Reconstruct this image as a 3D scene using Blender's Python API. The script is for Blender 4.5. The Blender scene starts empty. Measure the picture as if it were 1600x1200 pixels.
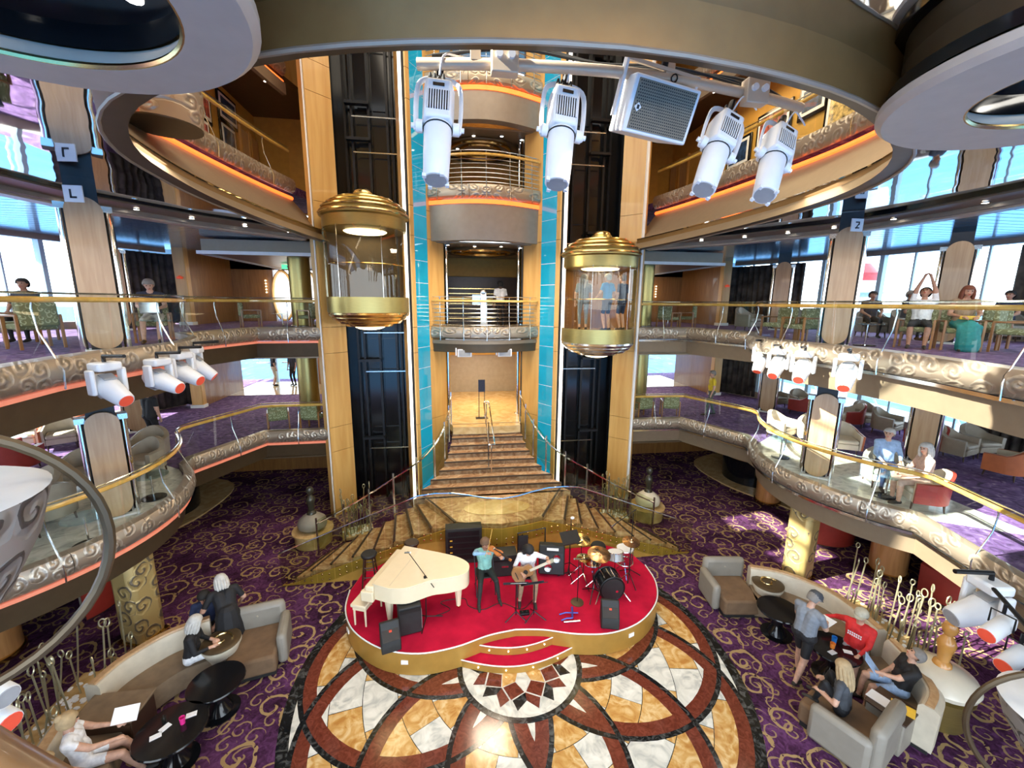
import bpy, bmesh, math, random
from mathutils import Vector, Matrix, noise as mnoise
R = math.radians; PI = math.pi
random.seed(7)
SC = bpy.context.scene; COL = SC.collection

# ------------------------------------------------------------------ camera
PITCH, ROLL, YAW = R(10.86), R(0.5), R(8.4)
fw = Vector((0, math.cos(PITCH), -math.sin(PITCH))); rt = Vector((1, 0, 0)); up = rt.cross(fw)
r2 = rt*math.cos(ROLL)+up*math.sin(ROLL); u2 = up*math.cos(ROLL)-rt*math.sin(ROLL)
YM = Matrix.Rotation(-YAW, 3, 'Z')
fw, r2, u2 = YM @ fw, YM @ r2, YM @ u2
cam = bpy.data.objects.new('camera', bpy.data.cameras.new('camera')); COL.objects.link(cam)
cam.matrix_world = Matrix(((r2.x, u2.x, -fw.x, -1.2), (r2.y, u2.y, -fw.y, 0), (r2.z, u2.z, -fw.z, 6.93), (0, 0, 0, 1)))
cam.data.sensor_width = 36; cam.data.lens = 36*662/1600; cam.data.clip_start = .05; cam.data.clip_end = 3000
SC.camera = cam

# ------------------------------------------------------------------ world, sun, exposure
W = bpy.data.worlds.new('sky'); SC.world = W; W.use_nodes = True
nt = W.node_tree; bg = nt.nodes['Background']
tc = nt.nodes.new('ShaderNodeTexCoord'); sp = nt.nodes.new('ShaderNodeSeparateXYZ'); rp = nt.nodes.new('ShaderNodeValToRGB')
nt.links.new(tc.outputs['Generated'], sp.inputs[0]); nt.links.new(sp.outputs['Z'], rp.inputs[0]); nt.links.new(rp.outputs[0], bg.inputs[0])
rp.color_ramp.elements[0].color = (.86, .94, 1, 1); rp.color_ramp.elements[1].color = (.55, .75, 1, 1)
bg.inputs[1].default_value = 6
SUN_DIR = Vector((-1, -.14, .75)).normalized()
sl = bpy.data.lights.new('sun', 'SUN'); sl.energy = 32; sl.angle = R(.6); sl.color = (1, .93, .8)
so = bpy.data.objects.new('sun', sl); COL.objects.link(so); so.rotation_euler = SUN_DIR.to_track_quat('Z', 'Y').to_euler()
SC.view_settings.view_transform = 'Standard'; SC.view_settings.look = 'None'
SC.view_settings.exposure = 0.0; SC.view_settings.gamma = 1.0; SC.view_settings.use_curve_mapping = False

def area(name, loc, size, power, col=(1, .85, .62), to=(0, 0, -1), sy=None):
    l = bpy.data.lights.new(name, 'AREA'); l.energy = power; l.color = col; l.size = size
    if sy: l.shape = 'RECTANGLE'; l.size_y = sy
    o = bpy.data.objects.new(name, l); COL.objects.link(o); o.location = loc
    o.rotation_euler = Vector(to).to_track_quat('-Z', 'Y').to_euler(); return o
def spot(name, loc, to, power, ang=40, col=(1, .9, .75), blend=.5, rad=.06):
    l = bpy.data.lights.new(name, 'SPOT'); l.energy = power; l.color = col; l.spot_size = R(ang); l.spot_blend = blend; l.shadow_soft_size = rad
    o = bpy.data.objects.new(name, l); COL.objects.link(o); o.location = loc
    o.rotation_euler = (Vector(to)-Vector(loc)).to_track_quat('-Z', 'Y').to_euler(); return o
# ceiling lighting of the decks, with added fill lamps for the well
area('added_atrium_fill', (0, 9, 17.2), 8, 1000, (1, .88, .7))  # unseen fill lamp added overhead to brighten the well and tower tops
for s in (-1, 1):
    area('upper_corridor_light', (s*6.8, 10.5, 12.7), .6, 110, (1, .75, .42), sy=5)
    area('lounge_ceiling_light', (s*11.5, 9, 8.7), 3, 90, (1, .9, .75), sy=8)
    area('lounge_ceiling_light', (s*10.5, 9, 5.2), 3, 60, (1, .88, .7), sy=8)
    area('passage_ceiling_light', (s*8.2, 18, 8.6), 2, 120, (1, .72, .38), sy=5)
    area('passage_ceiling_light', (s*8.2, 17.5, 5.2), 2, 150, (1, .8, .5), sy=5)
    area('lower_bar_light', (s*9, 15.5, 2.3), 1, 18, (1, .6, .25), sy=4)
    area('well_edge_light', (s*6.6, 7, 8.55), .8, 90, (1, .84, .6), to=(-s*.25, 0, -1), sy=6)
area('lobby_light', (0, 16.5, 5.2), 2, 260, (1, .78, .45), sy=3)
area('lobby_light', (0, 16.5, 8.9), 2, 90, (1, .75, .4), sy=3)
area('lobby_light', (0, 16.5, 12.8), 2, 70, (1, .72, .4), sy=3)
area('added_stair_fill', (0, 12.6, 8.6), 1.2, 170, (1, .82, .6))  # fill lamp added to lighten the stairs and landing
area('added_beam_fill', (0, 1.2, 8.8), 3, 45, (1, .72, .4), to=(0, 1, -.4), sy=.6)  # lamp added to warm the face of the near ring beam

# ------------------------------------------------------------------ materials
MT = {}
def N(nt, t, **k):
    n = nt.nodes.new('ShaderNode'+t)
    for a, b in k.items():
        if a.startswith('i_'): n.inputs[a[2:].replace('_', ' ')].default_value = b
        else: setattr(n, a, b)
    return n
def L(nt, a, b): nt.links.new(a, b)
def ramp(nt, stops, interp='LINEAR'):
    r = nt.nodes.new('ShaderNodeValToRGB'); cr = r.color_ramp; cr.interpolation = interp
    while len(cr.elements) < len(stops): cr.elements.new(.5)
    for e, (p, c) in zip(cr.elements, stops): e.position = p; e.color = (*c, 1)
    return r
def mathn(nt, op, a=None, b=None, clamp=False):
    m = nt.nodes.new('ShaderNodeMath'); m.operation = op; m.use_clamp = clamp
    for i, x in enumerate((a, b)):
        if x is None: continue
        if isinstance(x, (int, float)): m.inputs[i].default_value = x
        else: nt.links.new(x, m.inputs[i])
    return m.outputs[0]
def base(name):
    m = bpy.data.materials.new(name); m.use_nodes = True; MT[name] = m
    return m, m.node_tree, m.node_tree.nodes['Principled BSDF']
def mat(name, col, rough=.5, metal=0, var=.12, sc=6, bump=0, emit=None, es=0, coat=0, spec=.5, stretch=None):
    m, nt, b = base(name)
    t = N(nt, 'TexCoord'); n = N(nt, 'TexNoise'); n.inputs['Scale'].default_value = sc; n.inputs['Detail'].default_value = 5
    src = t.outputs['Object']
    if stretch:
        mp = N(nt, 'Mapping'); mp.inputs['Scale'].default_value = stretch; L(nt, src, mp.inputs[0]); src = mp.outputs[0]
    L(nt, src, n.inputs['Vector'])
    r = ramp(nt, [(.3, tuple(c*(1-var) for c in col)), (.7, tuple(min(1, c*(1+var)) for c in col))])
    L(nt, n.outputs[0], r.inputs[0]); L(nt, r.outputs[0], b.inputs['Base Color'])
    b.inputs['Roughness'].default_value = rough; b.inputs['Metallic'].default_value = metal
    b.inputs['Coat Weight'].default_value = coat; b.inputs['Specular IOR Level'].default_value = spec
    if bump:
        bp = N(nt, 'Bump'); bp.inputs['Strength'].default_value = bump; bp.inputs['Distance'].default_value = .02
        L(nt, n.outputs[0], bp.inputs['Height']); L(nt, bp.outputs[0], b.inputs['Normal'])
    if emit: b.inputs['Emission Color'].default_value = (*emit, 1); b.inputs['Emission Strength'].default_value = es
    return m
def glass(name, tint=(.9, .97, .96), refl=.9, rough=.02, refk=.8):
    m = bpy.data.materials.new(name); m.use_nodes = True; MT[name] = m; nt = m.node_tree
    nt.nodes.remove(nt.nodes['Principled BSDF']); o = nt.nodes['Material Output']
    tr = N(nt, 'BsdfTransparent'); tr.inputs[0].default_value = (*tint, 1)
    gl = N(nt, 'BsdfGlossy'); gl.inputs['Roughness'].default_value = rough; gl.inputs[0].default_value = (refl, refl, refl, 1)
    ge = N(nt, 'NewGeometry'); dt = N(nt, 'VectorMath', operation='DOT_PRODUCT'); L(nt, ge.outputs['Normal'], dt.inputs[0]); L(nt, ge.outputs['Incoming'], dt.inputs[1]); mx = N(nt, 'MixShader')
    fk = mathn(nt, 'ADD', mathn(nt, 'MULTIPLY', mathn(nt, 'POWER', mathn(nt, 'SUBTRACT', 1.0, mathn(nt, 'ABSOLUTE', dt.outputs['Value'])), 5.0), .9), .05)
    L(nt, mathn(nt, 'MULTIPLY', fk, refk), mx.inputs[0]); L(nt, tr.outputs[0], mx.inputs[1]); L(nt, gl.outputs[0], mx.inputs[2]); L(nt, mx.outputs[0], o.inputs[0])
    return m
def scroll_nodes(nt, src, scale, turns=1.6, width=.34, seed_rand=.75, mode='xy'):
    """spiral scrolls, one to each cell of a Voronoi field; returns a 0..1 line mask"""
    if mode != 'xy':     # unroll the surface: distance along it and height
        sx = N(nt, 'SeparateXYZ'); L(nt, src, sx.inputs[0]); X, Y, Z = sx.outputs
        if mode == 'band': u = mathn(nt, 'SUBTRACT', Y, mathn(nt, 'ABSOLUTE', X))
        elif mode == 'cyl': u = mathn(nt, 'MULTIPLY', mathn(nt, 'ARCTAN2', Y, X), .55)
        else: u = mathn(nt, 'ADD', X, Y)
        cx = N(nt, 'CombineXYZ'); L(nt, u, cx.inputs[0]); L(nt, Z, cx.inputs[1]); src = cx.outputs[0]
    mp = N(nt, 'Mapping'); mp.inputs['Scale'].default_value = (scale,)*3; L(nt, src, mp.inputs[0])
    v = N(nt, 'TexVoronoi', voronoi_dimensions='2D'); v.inputs['Scale'].default_value = 1; v.inputs['Randomness'].default_value = seed_rand
    L(nt, mp.outputs[0], v.inputs['Vector'])
    d = N(nt, 'VectorMath', operation='SUBTRACT'); L(nt, mp.outputs[0], d.inputs[0]); L(nt, v.outputs['Position'], d.inputs[1])
    s = N(nt, 'SeparateXYZ'); L(nt, d.outputs[0], s.inputs[0])
    ang = mathn(nt, 'ARCTAN2', s.outputs[1], s.outputs[0])
    wob = N(nt, 'TexNoise'); wob.inputs['Scale'].default_value = 2.2; L(nt, mp.outputs[0], wob.inputs['Vector'])
    rad = mathn(nt, 'ADD', v.outputs['Distance'], mathn(nt, 'MULTIPLY', mathn(nt, 'SUBTRACT', wob.outputs[0], .5), .28))
    ph = mathn(nt, 'ADD', mathn(nt, 'MULTIPLY', rad, turns*2*PI*2.2), ang)
    w = mathn(nt, 'SINE', ph)
    m1 = mathn(nt, 'GREATER_THAN', w, 1-2*width)
    m2 = mathn(nt, 'LESS_THAN', rad, .47); m3 = mathn(nt, 'GREATER_THAN', rad, .05)
    out = mathn(nt, 'MULTIPLY', mathn(nt, 'MULTIPLY', m1, m2), m3)
    return out, v, w, rad
def m_carpet():
    m, nt, b = base('carpet'); t = N(nt, 'TexCoord'); o = t.outputs['Object']
    a, v, w, rad = scroll_nodes(nt, o, 1.45, 1.35, .13)
    a2, v2, w2, rad2 = scroll_nodes(nt, o, 2.9, 1.1, .12, 1)
    n = N(nt, 'TexNoise'); n.inputs['Scale'].default_value = 1.1; n.inputs['Detail'].default_value = 3; L(nt, o, n.inputs['Vector'])
    n2 = N(nt, 'TexNoise'); n2.inputs['Scale'].default_value = 9; n2.inputs['Detail'].default_value = 3; n2.inputs['Distortion'].default_value = 1.5; L(nt, o, n2.inputs['Vector'])
    bg = ramp(nt, [(.36, (.022, .007, .017)), (.5, (.068, .021, .064)), (.66, (.14, .050, .14))])
    L(nt, mathn(nt, 'MULTIPLY', mathn(nt, 'ADD', n.outputs[0], n2.outputs[0]), .5), bg.inputs[0])
    k = mathn(nt, 'MULTIPLY', a2, mathn(nt, 'GREATER_THAN', n.outputs[0], .43))
    mk = mathn(nt, 'MAXIMUM', mathn(nt, 'MULTIPLY', a, mathn(nt, 'GREATER_THAN', n2.outputs[0], .36)), mathn(nt, 'MULTIPLY', k, .75))
    mx = N(nt, 'Mix', data_type='RGBA'); L(nt, mk, mx.inputs['Factor']); L(nt, bg.outputs[0], mx.inputs['A']); mx.inputs['B'].default_value = (.36, .24, .11, 1)
    L(nt, mx.outputs['Result'], b.inputs['Base Color']); b.inputs['Roughness'].default_value = .95; b.inputs['Specular IOR Level'].default_value = .1
    bp = N(nt, 'Bump'); bp.inputs['Strength'].default_value = .25; bp.inputs['Distance'].default_value = .01
    f = N(nt, 'TexNoise'); f.inputs['Scale'].default_value = 180; L(nt, o, f.inputs['Vector']); L(nt, f.outputs[0], bp.inputs['Height']); L(nt, bp.outputs[0], b.inputs['Normal'])
def m_carpet_upper():
    m, nt, b = base('carpet_upper'); t = N(nt, 'TexCoord'); o = t.outputs['Object']
    n2 = N(nt, 'TexNoise'); n2.inputs['Scale'].default_value = 3.5; n2.inputs['Detail'].default_value = 6; n2.inputs['Distortion'].default_value = 2; L(nt, o, n2.inputs['Vector'])
    bg = ramp(nt, [(.3, (.03, .01, .05)), (.5, (.11, .05, .17)), (.62, (.16, .09, .22)), (.75, (.34, .25, .32))])
    L(nt, n2.outputs[0], bg.inputs[0]); L(nt, bg.outputs[0], b.inputs['Base Color']); b.inputs['Roughness'].default_value = .95
def m_scroll(name, c1, c2, scale, rough=.35, metal=.8, height=.5, width=.3, turns=1.2, mode='col'):
    m, nt, b = base(name); t = N(nt, 'TexCoord'); o = t.outputs['Object']
    a, v, w, rad = scroll_nodes(nt, o, scale, turns, width, .75, mode)
    mx = N(nt, 'Mix', data_type='RGBA'); L(nt, a, mx.inputs['Factor']); mx.inputs['A'].default_value = (*c1, 1); mx.inputs['B'].default_value = (*c2, 1)
    L(nt, mx.outputs['Result'], b.inputs['Base Color']); b.inputs['Roughness'].default_value = rough; b.inputs['Metallic'].default_value = metal
    bp = N(nt, 'Bump'); bp.inputs['Strength'].default_value = height; bp.inputs['Distance'].default_value = .03
    L(nt, mathn(nt, 'MULTIPLY', w, mathn(nt, 'LESS_THAN', rad, .47)), bp.inputs['Height']); L(nt, bp.outputs[0], b.inputs['Normal'])
def m_marble(name, c1, c2, c3, sc=3, rough=.12):
    m, nt, b = base(name); t = N(nt, 'TexCoord')
    n = N(nt, 'TexNoise'); n.inputs['Scale'].default_value = sc; n.inputs['Detail'].default_value = 9; n.inputs['Distortion'].default_value = 2.2; L(nt, t.outputs['Object'], n.inputs['Vector'])
    r = ramp(nt, [(.32, c1), (.5, c2), (.68, c3)]); L(nt, n.outputs[0], r.inputs[0]); L(nt, r.outputs[0], b.inputs['Base Color']); b.inputs['Roughness'].default_value = rough
def m_wood(name, c1, c2, rough=.35, axis=(1, 1, .08), sc=14, coat=.2):
    m, nt, b = base(name); t = N(nt, 'TexCoord'); mp = N(nt, 'Mapping'); mp.inputs['Scale'].default_value = axis; L(nt, t.outputs['Object'], mp.inputs[0])
    n = N(nt, 'TexNoise'); n.inputs['Scale'].default_value = sc; n.inputs['Detail'].default_value = 6; n.inputs['Distortion'].default_value = .6; L(nt, mp.outputs[0], n.inputs['Vector'])
    r = ramp(nt, [(.3, c1), (.72, c2)]); L(nt, n.outputs[0], r.inputs[0]); L(nt, r.outputs[0], b.inputs['Base Color'])
    b.inputs['Roughness'].default_value = rough; b.inputs['Coat Weight'].default_value = coat
def m_mirror():
    m, nt, b = base('mirror'); t = N(nt, 'TexCoord'); mp = N(nt, 'Mapping'); mp.inputs['Scale'].default_value = (.9, .5, 1); L(nt, t.outputs['Object'], mp.inputs[0])
    n = N(nt, 'TexNoise'); n.inputs['Scale'].default_value = 1.6; n.inputs['Detail'].default_value = 1; L(nt, mp.outputs[0], n.inputs['Vector'])
    bp = N(nt, 'Bump'); bp.inputs['Strength'].default_value = .1; bp.inputs['Distance'].default_value = .1; L(nt, n.outputs[0], bp.inputs['Height']); L(nt, bp.outputs[0], b.inputs['Normal'])
    b.inputs['Base Color'].default_value = (.72, .74, .76, 1); b.inputs['Metallic'].default_value = 1; b.inputs['Roughness'].default_value = .03
def m_sea():
    m, nt, b = base('sea'); t = N(nt, 'TexCoord'); mp = N(nt, 'Mapping'); mp.inputs['Scale'].default_value = (.5, .12, 1); L(nt, t.outputs['Object'], mp.inputs[0])
    n = N(nt, 'TexNoise'); n.inputs['Scale'].default_value = 1; n.inputs['Detail'].default_value = 6; L(nt, mp.outputs[0], n.inputs['Vector'])
    r = ramp(nt, [(.35, (.008, .06, .17)), (.6, (.02, .14, .30)), (.72, (.10, .30, .42))]); L(nt, n.outputs[0], r.inputs[0]); L(nt, r.outputs[0], b.inputs['Base Color'])
    b.inputs['Roughness'].default_value = .5; b.inputs['Specular IOR Level'].default_value = .15
    bp = N(nt, 'Bump'); bp.inputs['Strength'].default_value = .6; L(nt, n.outputs[0], bp.inputs['Height']); L(nt, bp.outputs[0], b.inputs['Normal'])
def m_curtain():
    m, nt, b = base('curtain'); t = N(nt, 'TexCoord'); n = N(nt, 'TexNoise'); n.inputs['Scale'].default_value = 3; L(nt, t.outputs['Object'], n.inputs['Vector'])
    r = ramp(nt, [(.3, (.02, .016, .014)), (.7, (.10, .085, .07))]); L(nt, n.outputs[0], r.inputs[0]); L(nt, r.outputs[0], b.inputs['Base Color']); b.inputs['Roughness'].default_value = .8
m_carpet(); m_carpet_upper(); m_mirror(); m_sea(); m_curtain()
m_scroll('scroll_silver', (.40, .33, .25), (.50, .43, .34), 3.6, .36, .65, .35, .3, 1.2, 'band')
m_scroll('scroll_column', (.50, .36, .14), (.17, .135, .09), 2.6, .4, .3, .4, .22, 1.3, 'col')
m_scroll('scroll_drum', (.36, .33, .29), (.10, .09, .08), 3.2, .4, .4, .4, .2, 1.2, 'cyl')
m_scroll('scroll_seat', (.20, .20, .09), (.42, .43, .26), 9, .8, 0, .2, .3, .8)
m_marble('marble_white', (.42, .42, .38), (.66, .64, .56), (.78, .76, .68), 2.6)
m_marble('marble_gold', (.44, .20, .045), (.58, .33, .10), (.72, .52, .26), 3.4)
m_marble('marble_red', (.10, .022, .012), (.15, .034, .018), (.20, .05, .028), 7)
m_marble('marble_black', (.006, .006, .006), (.014, .014, .013), (.09, .09, .085), 5)
m_marble('marble_brown', (.30, .15, .07), (.46, .27, .14), (.62, .44, .27), 3.2, .2)
m_marble('marble_tan', (.50, .32, .13), (.60, .41, .19), (.68, .50, .27), 2, .15)
m_wood('gold_panel', (.54, .29, .075), (.68, .42, .14), .38, (1, 1, .1), 5, .15)
m_wood('wood_wall', (.20, .085, .022), (.30, .14, .04))
m_wood('wood_panel', (.42, .25, .12), (.54, .36, .2))
m_wood('wood_orange', (.40, .18, .06), (.54, .27, .10), .3)
m_wood('wood_rail', (.62, .33, .06), (.80, .48, .12), .22, (1, 1, 1), 5, .5)
m_wood('wood_chair', (.25, .10, .03), (.38, .17, .05), .3)
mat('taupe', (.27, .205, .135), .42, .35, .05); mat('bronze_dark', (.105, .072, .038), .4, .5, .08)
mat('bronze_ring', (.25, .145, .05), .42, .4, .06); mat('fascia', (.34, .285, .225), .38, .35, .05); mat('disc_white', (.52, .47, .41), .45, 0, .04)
mat('black_gloss', (.006, .007, .009), .12, 0, .2, spec=.5); mat('black_matt', (.012, .012, .012), .6, 0, .3); mat('black_metal', (.02, .02, .022), .35, .6)
mat('steel', (.62, .62, .6), .18, 1, .05); mat('chrome', (.82, .82, .82), .07, 1, .03); mat('brass', (.72, .52, .22), .2, 1, .06)
mat('gold_metal', (.42, .33, .12), .33, .9, .06, stretch=(1, 1, 12)); mat('white_trim', (.8, .8, .78), .4, 0, .03); mat('white_plastic', (.78, .79, .8), .38, 0, .03)
mat('grey_plastic', (.35, .35, .35), .5); mat('beige_metal', (.60, .47, .34), .4, .2, .05)
mat('neon', (1, .25, .05), .5, emit=(1, .13, .02), es=2.6); mat('strip_light', (1, 1, 1), .5, emit=(1, .96, .88), es=2.6); mat('warm_lamp', (1, .9, .6), .5, emit=(1, .76, .42), es=7)
mat('cool_lamp', (1, 1, 1), .5, emit=(1, .95, .85), es=18); mat('copper_glow', (.5, .2, .12), .4, emit=(1, .25, .15), es=.5)
mat('cyan_glass', (.01, .20, .28), .06, 0, .2, 1.5, emit=(.01, .42, .68), es=.46, coat=.6)
mat('plank_metal', (.42, .60, .74), .16, .85, .05); mat('window_frame', (.45, .62, .72), .4, .2, .03)
mat('red_carpet', (.44, .008, .035), .95, 0, .2, 3, .05, spec=.1); mat('stage_gold', (.42, .23, .045), .4, .35, .06); mat('ochre_wall', (.50, .28, .045), .6, 0, .08)
mat('leather_cream', (.55, .49, .38), .42, 0, .08); mat('leather_taupe', (.34, .29, .22), .42, 0, .08); mat('leather_red', (.30, .03, .02), .4, 0, .1); mat('leather_rust', (.40, .11, .035), .42, 0, .1)
mat('velvet_brown', (.16, .095, .05), .9, 0, .15); mat('fabric_brown', (.20, .14, .085), .85, 0, .15); mat('leather_grey', (.25, .225, .185), .5, 0, .06)
mat('piano_white', (.78, .66, .45), .25, 0, .02, coat=.4); mat('onion_white', (.66, .60, .48), .3, 0, .04, coat=.4); mat('onion_dark', (.05, .045, .03), .25, .3)
mat('amber_turned', (.55, .26, .06), .25, 0, .06, coat=.4); mat('hoop_metal', (.46, .42, .27), .3, .7, .1); mat('violin_wood', (.40, .13, .03), .25, 0, .15, coat=.4); mat('guitar_wood', (.34, .16, .05), .3, 0, .1, coat=.3)
mat('cymbal', (.72, .42, .2), .22, 1, .1); mat('pearl', (.5, .5, .48), .25, .5); mat('paper', (.85, .86, .88), .6, 0, .02); mat('blue_metal', (.05, .07, .35), .35, .4)
mat('dark_wood', (.05, .025, .014), .35, 0, .15); mat('pink', (.8, .03, .25), .4); mat('blue', (.02, .2, .6), .4); mat('yellow', (.8, .5, .05), .5); mat('orange', (.9, .25, .03), .5); mat('ship_white', (.8, .82, .85), .5); mat('ship_red', (.5, .05, .05), .5)
mat('speaker_mesh', (.22, .19, .14), .7, .2); mat('screen_glow', (.3, .5, .8), .3, emit=(.35, .6, 1), es=1.2); mat('green_sign', (.05, .5, .15), .4, emit=(.1, .9, .35), es=1.5); mat('door_light', (.9, .95, 1), .5)
mat('red_lens', (.5, .06, .04), .3, emit=(1, .12, .04), es=.35); mat('grey_cream', (.55, .52, .46), .6); mat('art_blue', (.02, .05, .12), .4, 0, .9, 8); mat('art_red', (.35, .08, .06), .4, 0, .9, 9); mat('art_warm', (.5, .35, .12), .4, 0, .9, 10)
for k, c in dict(skin=(.56, .32, .22), skin_tan=(.42, .21, .13), skin_dark=(.09, .045, .03), hair_grey=(.22, .20, .18), hair_white=(.52, .50, .46), hair_brown=(.13, .07, .035), hair_black=(.012, .010, .009), hair_auburn=(.16, .045, .02), hair_blond=(.42, .30, .16),
                 shirt_blue=(.22, .38, .55), vest_green=(.22, .48, .42), trouser_dark=(.012, .016, .014), cloth_black=(.010, .010, .012), cloth_grey=(.20, .22, .25), cloth_navy=(.015, .025, .07), cloth_white=(.75, .75, .76), cloth_red=(.6, .02, .02), cloth_yellow=(.68, .48, .02),
                 cloth_teal=(.01, .22, .22), cloth_azure=(.03, .28, .62), cloth_lightblue=(.32, .46, .68), cloth_brown=(.30, .20, .12), cloth_shadow=(.03, .035, .06), cloth_floral=(.55, .38, .30), cloth_olive=(.10, .11, .085), cap_grey=(.055, .06, .07), cap_camo=(.45, .42, .33), sole=(.03, .025, .02)).items():
    mat(k, c, .75 if not k.startswith('skin') else .5, 0, .14, 18, .1)
glass('glass_rail', (.90, .96, .95)); glass('glass_window', (.93, .98, 1)); glass('glass_cab', (.90, .91, .80), 1); glass('glass_stair', (.70, .74, .58)); glass('glass_clear', (.8, .92, .92))

# ------------------------------------------------------------------ mesh building
class M:
    def __init__(s): s.v = []; s.f = []; s.mi = []; s.k = 0
    def add(s, vs, fs):
        o = len(s.v); s.v += [tuple(p) for p in vs]
        for f in fs: s.f.append([i+o for i in f]); s.mi.append(s.k)
        return s
    def box(s, x0, x1, y0, y1, z0, z1, T=None):
        vs = [Vector((x, y, z)) for z in (z0, z1) for y in (y0, y1) for x in (x0, x1)]
        if T: vs = [T @ v for v in vs]
        return s.add(vs, [(0, 2, 3, 1), (4, 5, 7, 6), (0, 1, 5, 4), (1, 3, 7, 5), (3, 2, 6, 7), (2, 0, 4, 6)])
    def cb(s, c, d, rz=0, rx=0, ry=0):
        T = Matrix.Translation(c) @ Matrix.Rotation(rz, 4, 'Z') @ Matrix.Rotation(ry, 4, 'Y') @ Matrix.Rotation(rx, 4, 'X')
        return s.box(-d[0]/2, d[0]/2, -d[1]/2, d[1]/2, -d[2]/2, d[2]/2, T)
    def prism(s, poly, z0, z1, T=None):
        n = len(poly); vs = [Vector((p[0], p[1], z0)) for p in poly]+[Vector((p[0], p[1], z1)) for p in poly]
        if T: vs = [T @ v for v in vs]
        return s.add(vs, [list(range(n))[::-1], list(range(n, 2*n))]+[(i, (i+1) % n, n+(i+1) % n, n+i) for i in range(n)])
    def lathe(s, prof, c=(0, 0, 0), n=20, a0=0, a1=2*PI, T=None, sx=1, sy=1, cap=True):
        full = abs(a1-a0-2*PI) < 1e-6; m = n if full else n+1; k = len(prof); vs = []
        for i in range(m):
            a = a0+(a1-a0)*i/n
            for r, z in prof: vs.append(Vector((c[0]+sx*r*math.cos(a), c[1]+sy*r*math.sin(a), c[2]+z)))
        if T: vs = [T @ v for v in vs]
        fs = [(i*k+j, ((i+1) % m)*k+j, ((i+1) % m)*k+j+1, i*k+j+1) for i in range(n) for j in range(k-1)]
        if full and cap:
            if prof[0][0] > 1e-5: fs.append([i*k for i in range(m)][::-1])
            if prof[-1][0] > 1e-5: fs.append([i*k+k-1 for i in range(m)])
        return s.add(vs, fs)
    def tube(s, pts, r, n=8, closed=False, sq=None):
        pts = [Vector(p) for p in pts]; m = len(pts); rs = r if isinstance(r, (list, tuple)) else [r]*m
        T = []
        for i in range(m):
            a = pts[i-1] if (i > 0 or closed) else pts[i]; b = pts[(i+1) % m] if (i < m-1 or closed) else pts[i]
            t = (b-a); T.append(t.normalized() if t.length > 1e-9 else Vector((0, 0, 1)))
        u = T[0].orthogonal().normalized(); 
        if abs(T[0].z) < .9: u = (Vector((0, 0, 1))-T[0]*T[0].z).normalized()
        vs = []
        for i in range(m):
            u = (u-T[i]*u.dot(T[i])); u = u.normalized() if u.length > 1e-6 else T[i].orthogonal().normalized()
            w = T[i].cross(u)
            for j in range(n):
                a = 2*PI*(j+.5)/n; ca, sa = math.cos(a), math.sin(a)
                if sq: ca *= sq[0]; sa *= sq[1]
                vs.append(pts[i]+(u*ca+w*sa)*rs[i])
        e = m if closed else m-1
        fs = [(i*n+j, i*n+(j+1) % n, ((i+1) % m)*n+(j+1) % n, ((i+1) % m)*n+j) for i in range(e) for j in range(n)]
        if not closed: fs += [list(range(n))[::-1], [(m-1)*n+j for j in range(n)]]
        return s.add(vs, fs)
    def sweep(s, path, prof, closed=False, pc=True):
        """path: 2D points; prof: (offset to the left of the path, z), closed profile when pc"""
        P = [Vector((p[0], p[1])) for p in path]; m = len(P); k = len(prof); vs = []
        for i in range(m):
            a = P[i-1] if (i > 0 or closed) else None; b = P[(i+1) % m] if (i < m-1 or closed) else None
            d1 = (P[i]-a).normalized() if a is not None else None; d2 = (b-P[i]).normalized() if b is not None else None
            d1 = d1 if d1 is not None else d2; d2 = d2 if d2 is not None else d1
            n1 = Vector((-d1.y, d1.x)); n2 = Vector((-d2.y, d2.x)); nn = (n1+n2); nn = nn.normalized() if nn.length > 1e-6 else n1
            sc = 1/max(.35, nn.dot(n1))
            for o, z in prof: vs.append((P[i].x+nn.x*o*sc, P[i].y+nn.y*o*sc, z))
        e = m if closed else m-1; kk = k if pc else k-1
        fs = [(i*k+j, ((i+1) % m)*k+j, ((i+1) % m)*k+(j+1) % k, i*k+(j+1) % k) for i in range(e) for j in range(kk)]
        if not closed and pc: fs += [list(range(k)), [(m-1)*k+j for j in range(k)][::-1]]
        return s.add(vs, fs)
    def ball(s, c, r, n=12, m=8, T=None):
        r = r if isinstance(r, (tuple, list)) else (r,)*3
        vs = []; 
        for i in range(m+1):
            t = PI*i/m
            for j in range(n):
                a = 2*PI*j/n; vs.append(Vector((r[0]*math.sin(t)*math.cos(a), r[1]*math.sin(t)*math.sin(a), r[2]*math.cos(t))))
        if T: vs = [T @ v for v in vs]
        vs = [v+Vector(c) for v in vs]
        return s.add(vs, [(i*n+j, (i+1)*n+j, (i+1)*n+(j+1) % n, i*n+(j+1) % n) for i in range(m) for j in range(n)])
    def mesh(s, name, mats, smooth=True):
        me = bpy.data.meshes.new(name); me.from_pydata(s.v, [], s.f)
        for x in (mats if isinstance(mats, (list, tuple)) else [mats]): me.materials.append(MT[x])
        if max(s.mi, default=0) > 0: me.polygons.foreach_set('material_index', s.mi)
        bm = bmesh.new(); bm.from_mesh(me); bmesh.ops.remove_doubles(bm, verts=bm.verts, dist=1e-5); bmesh.ops.recalc_face_normals(bm, faces=bm.faces); bm.to_mesh(me); bm.free()
        if smooth: me.polygons.foreach_set('use_smooth', [True]*len(me.polygons)); me.set_sharp_from_angle(angle=R(38))
        return me
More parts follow.
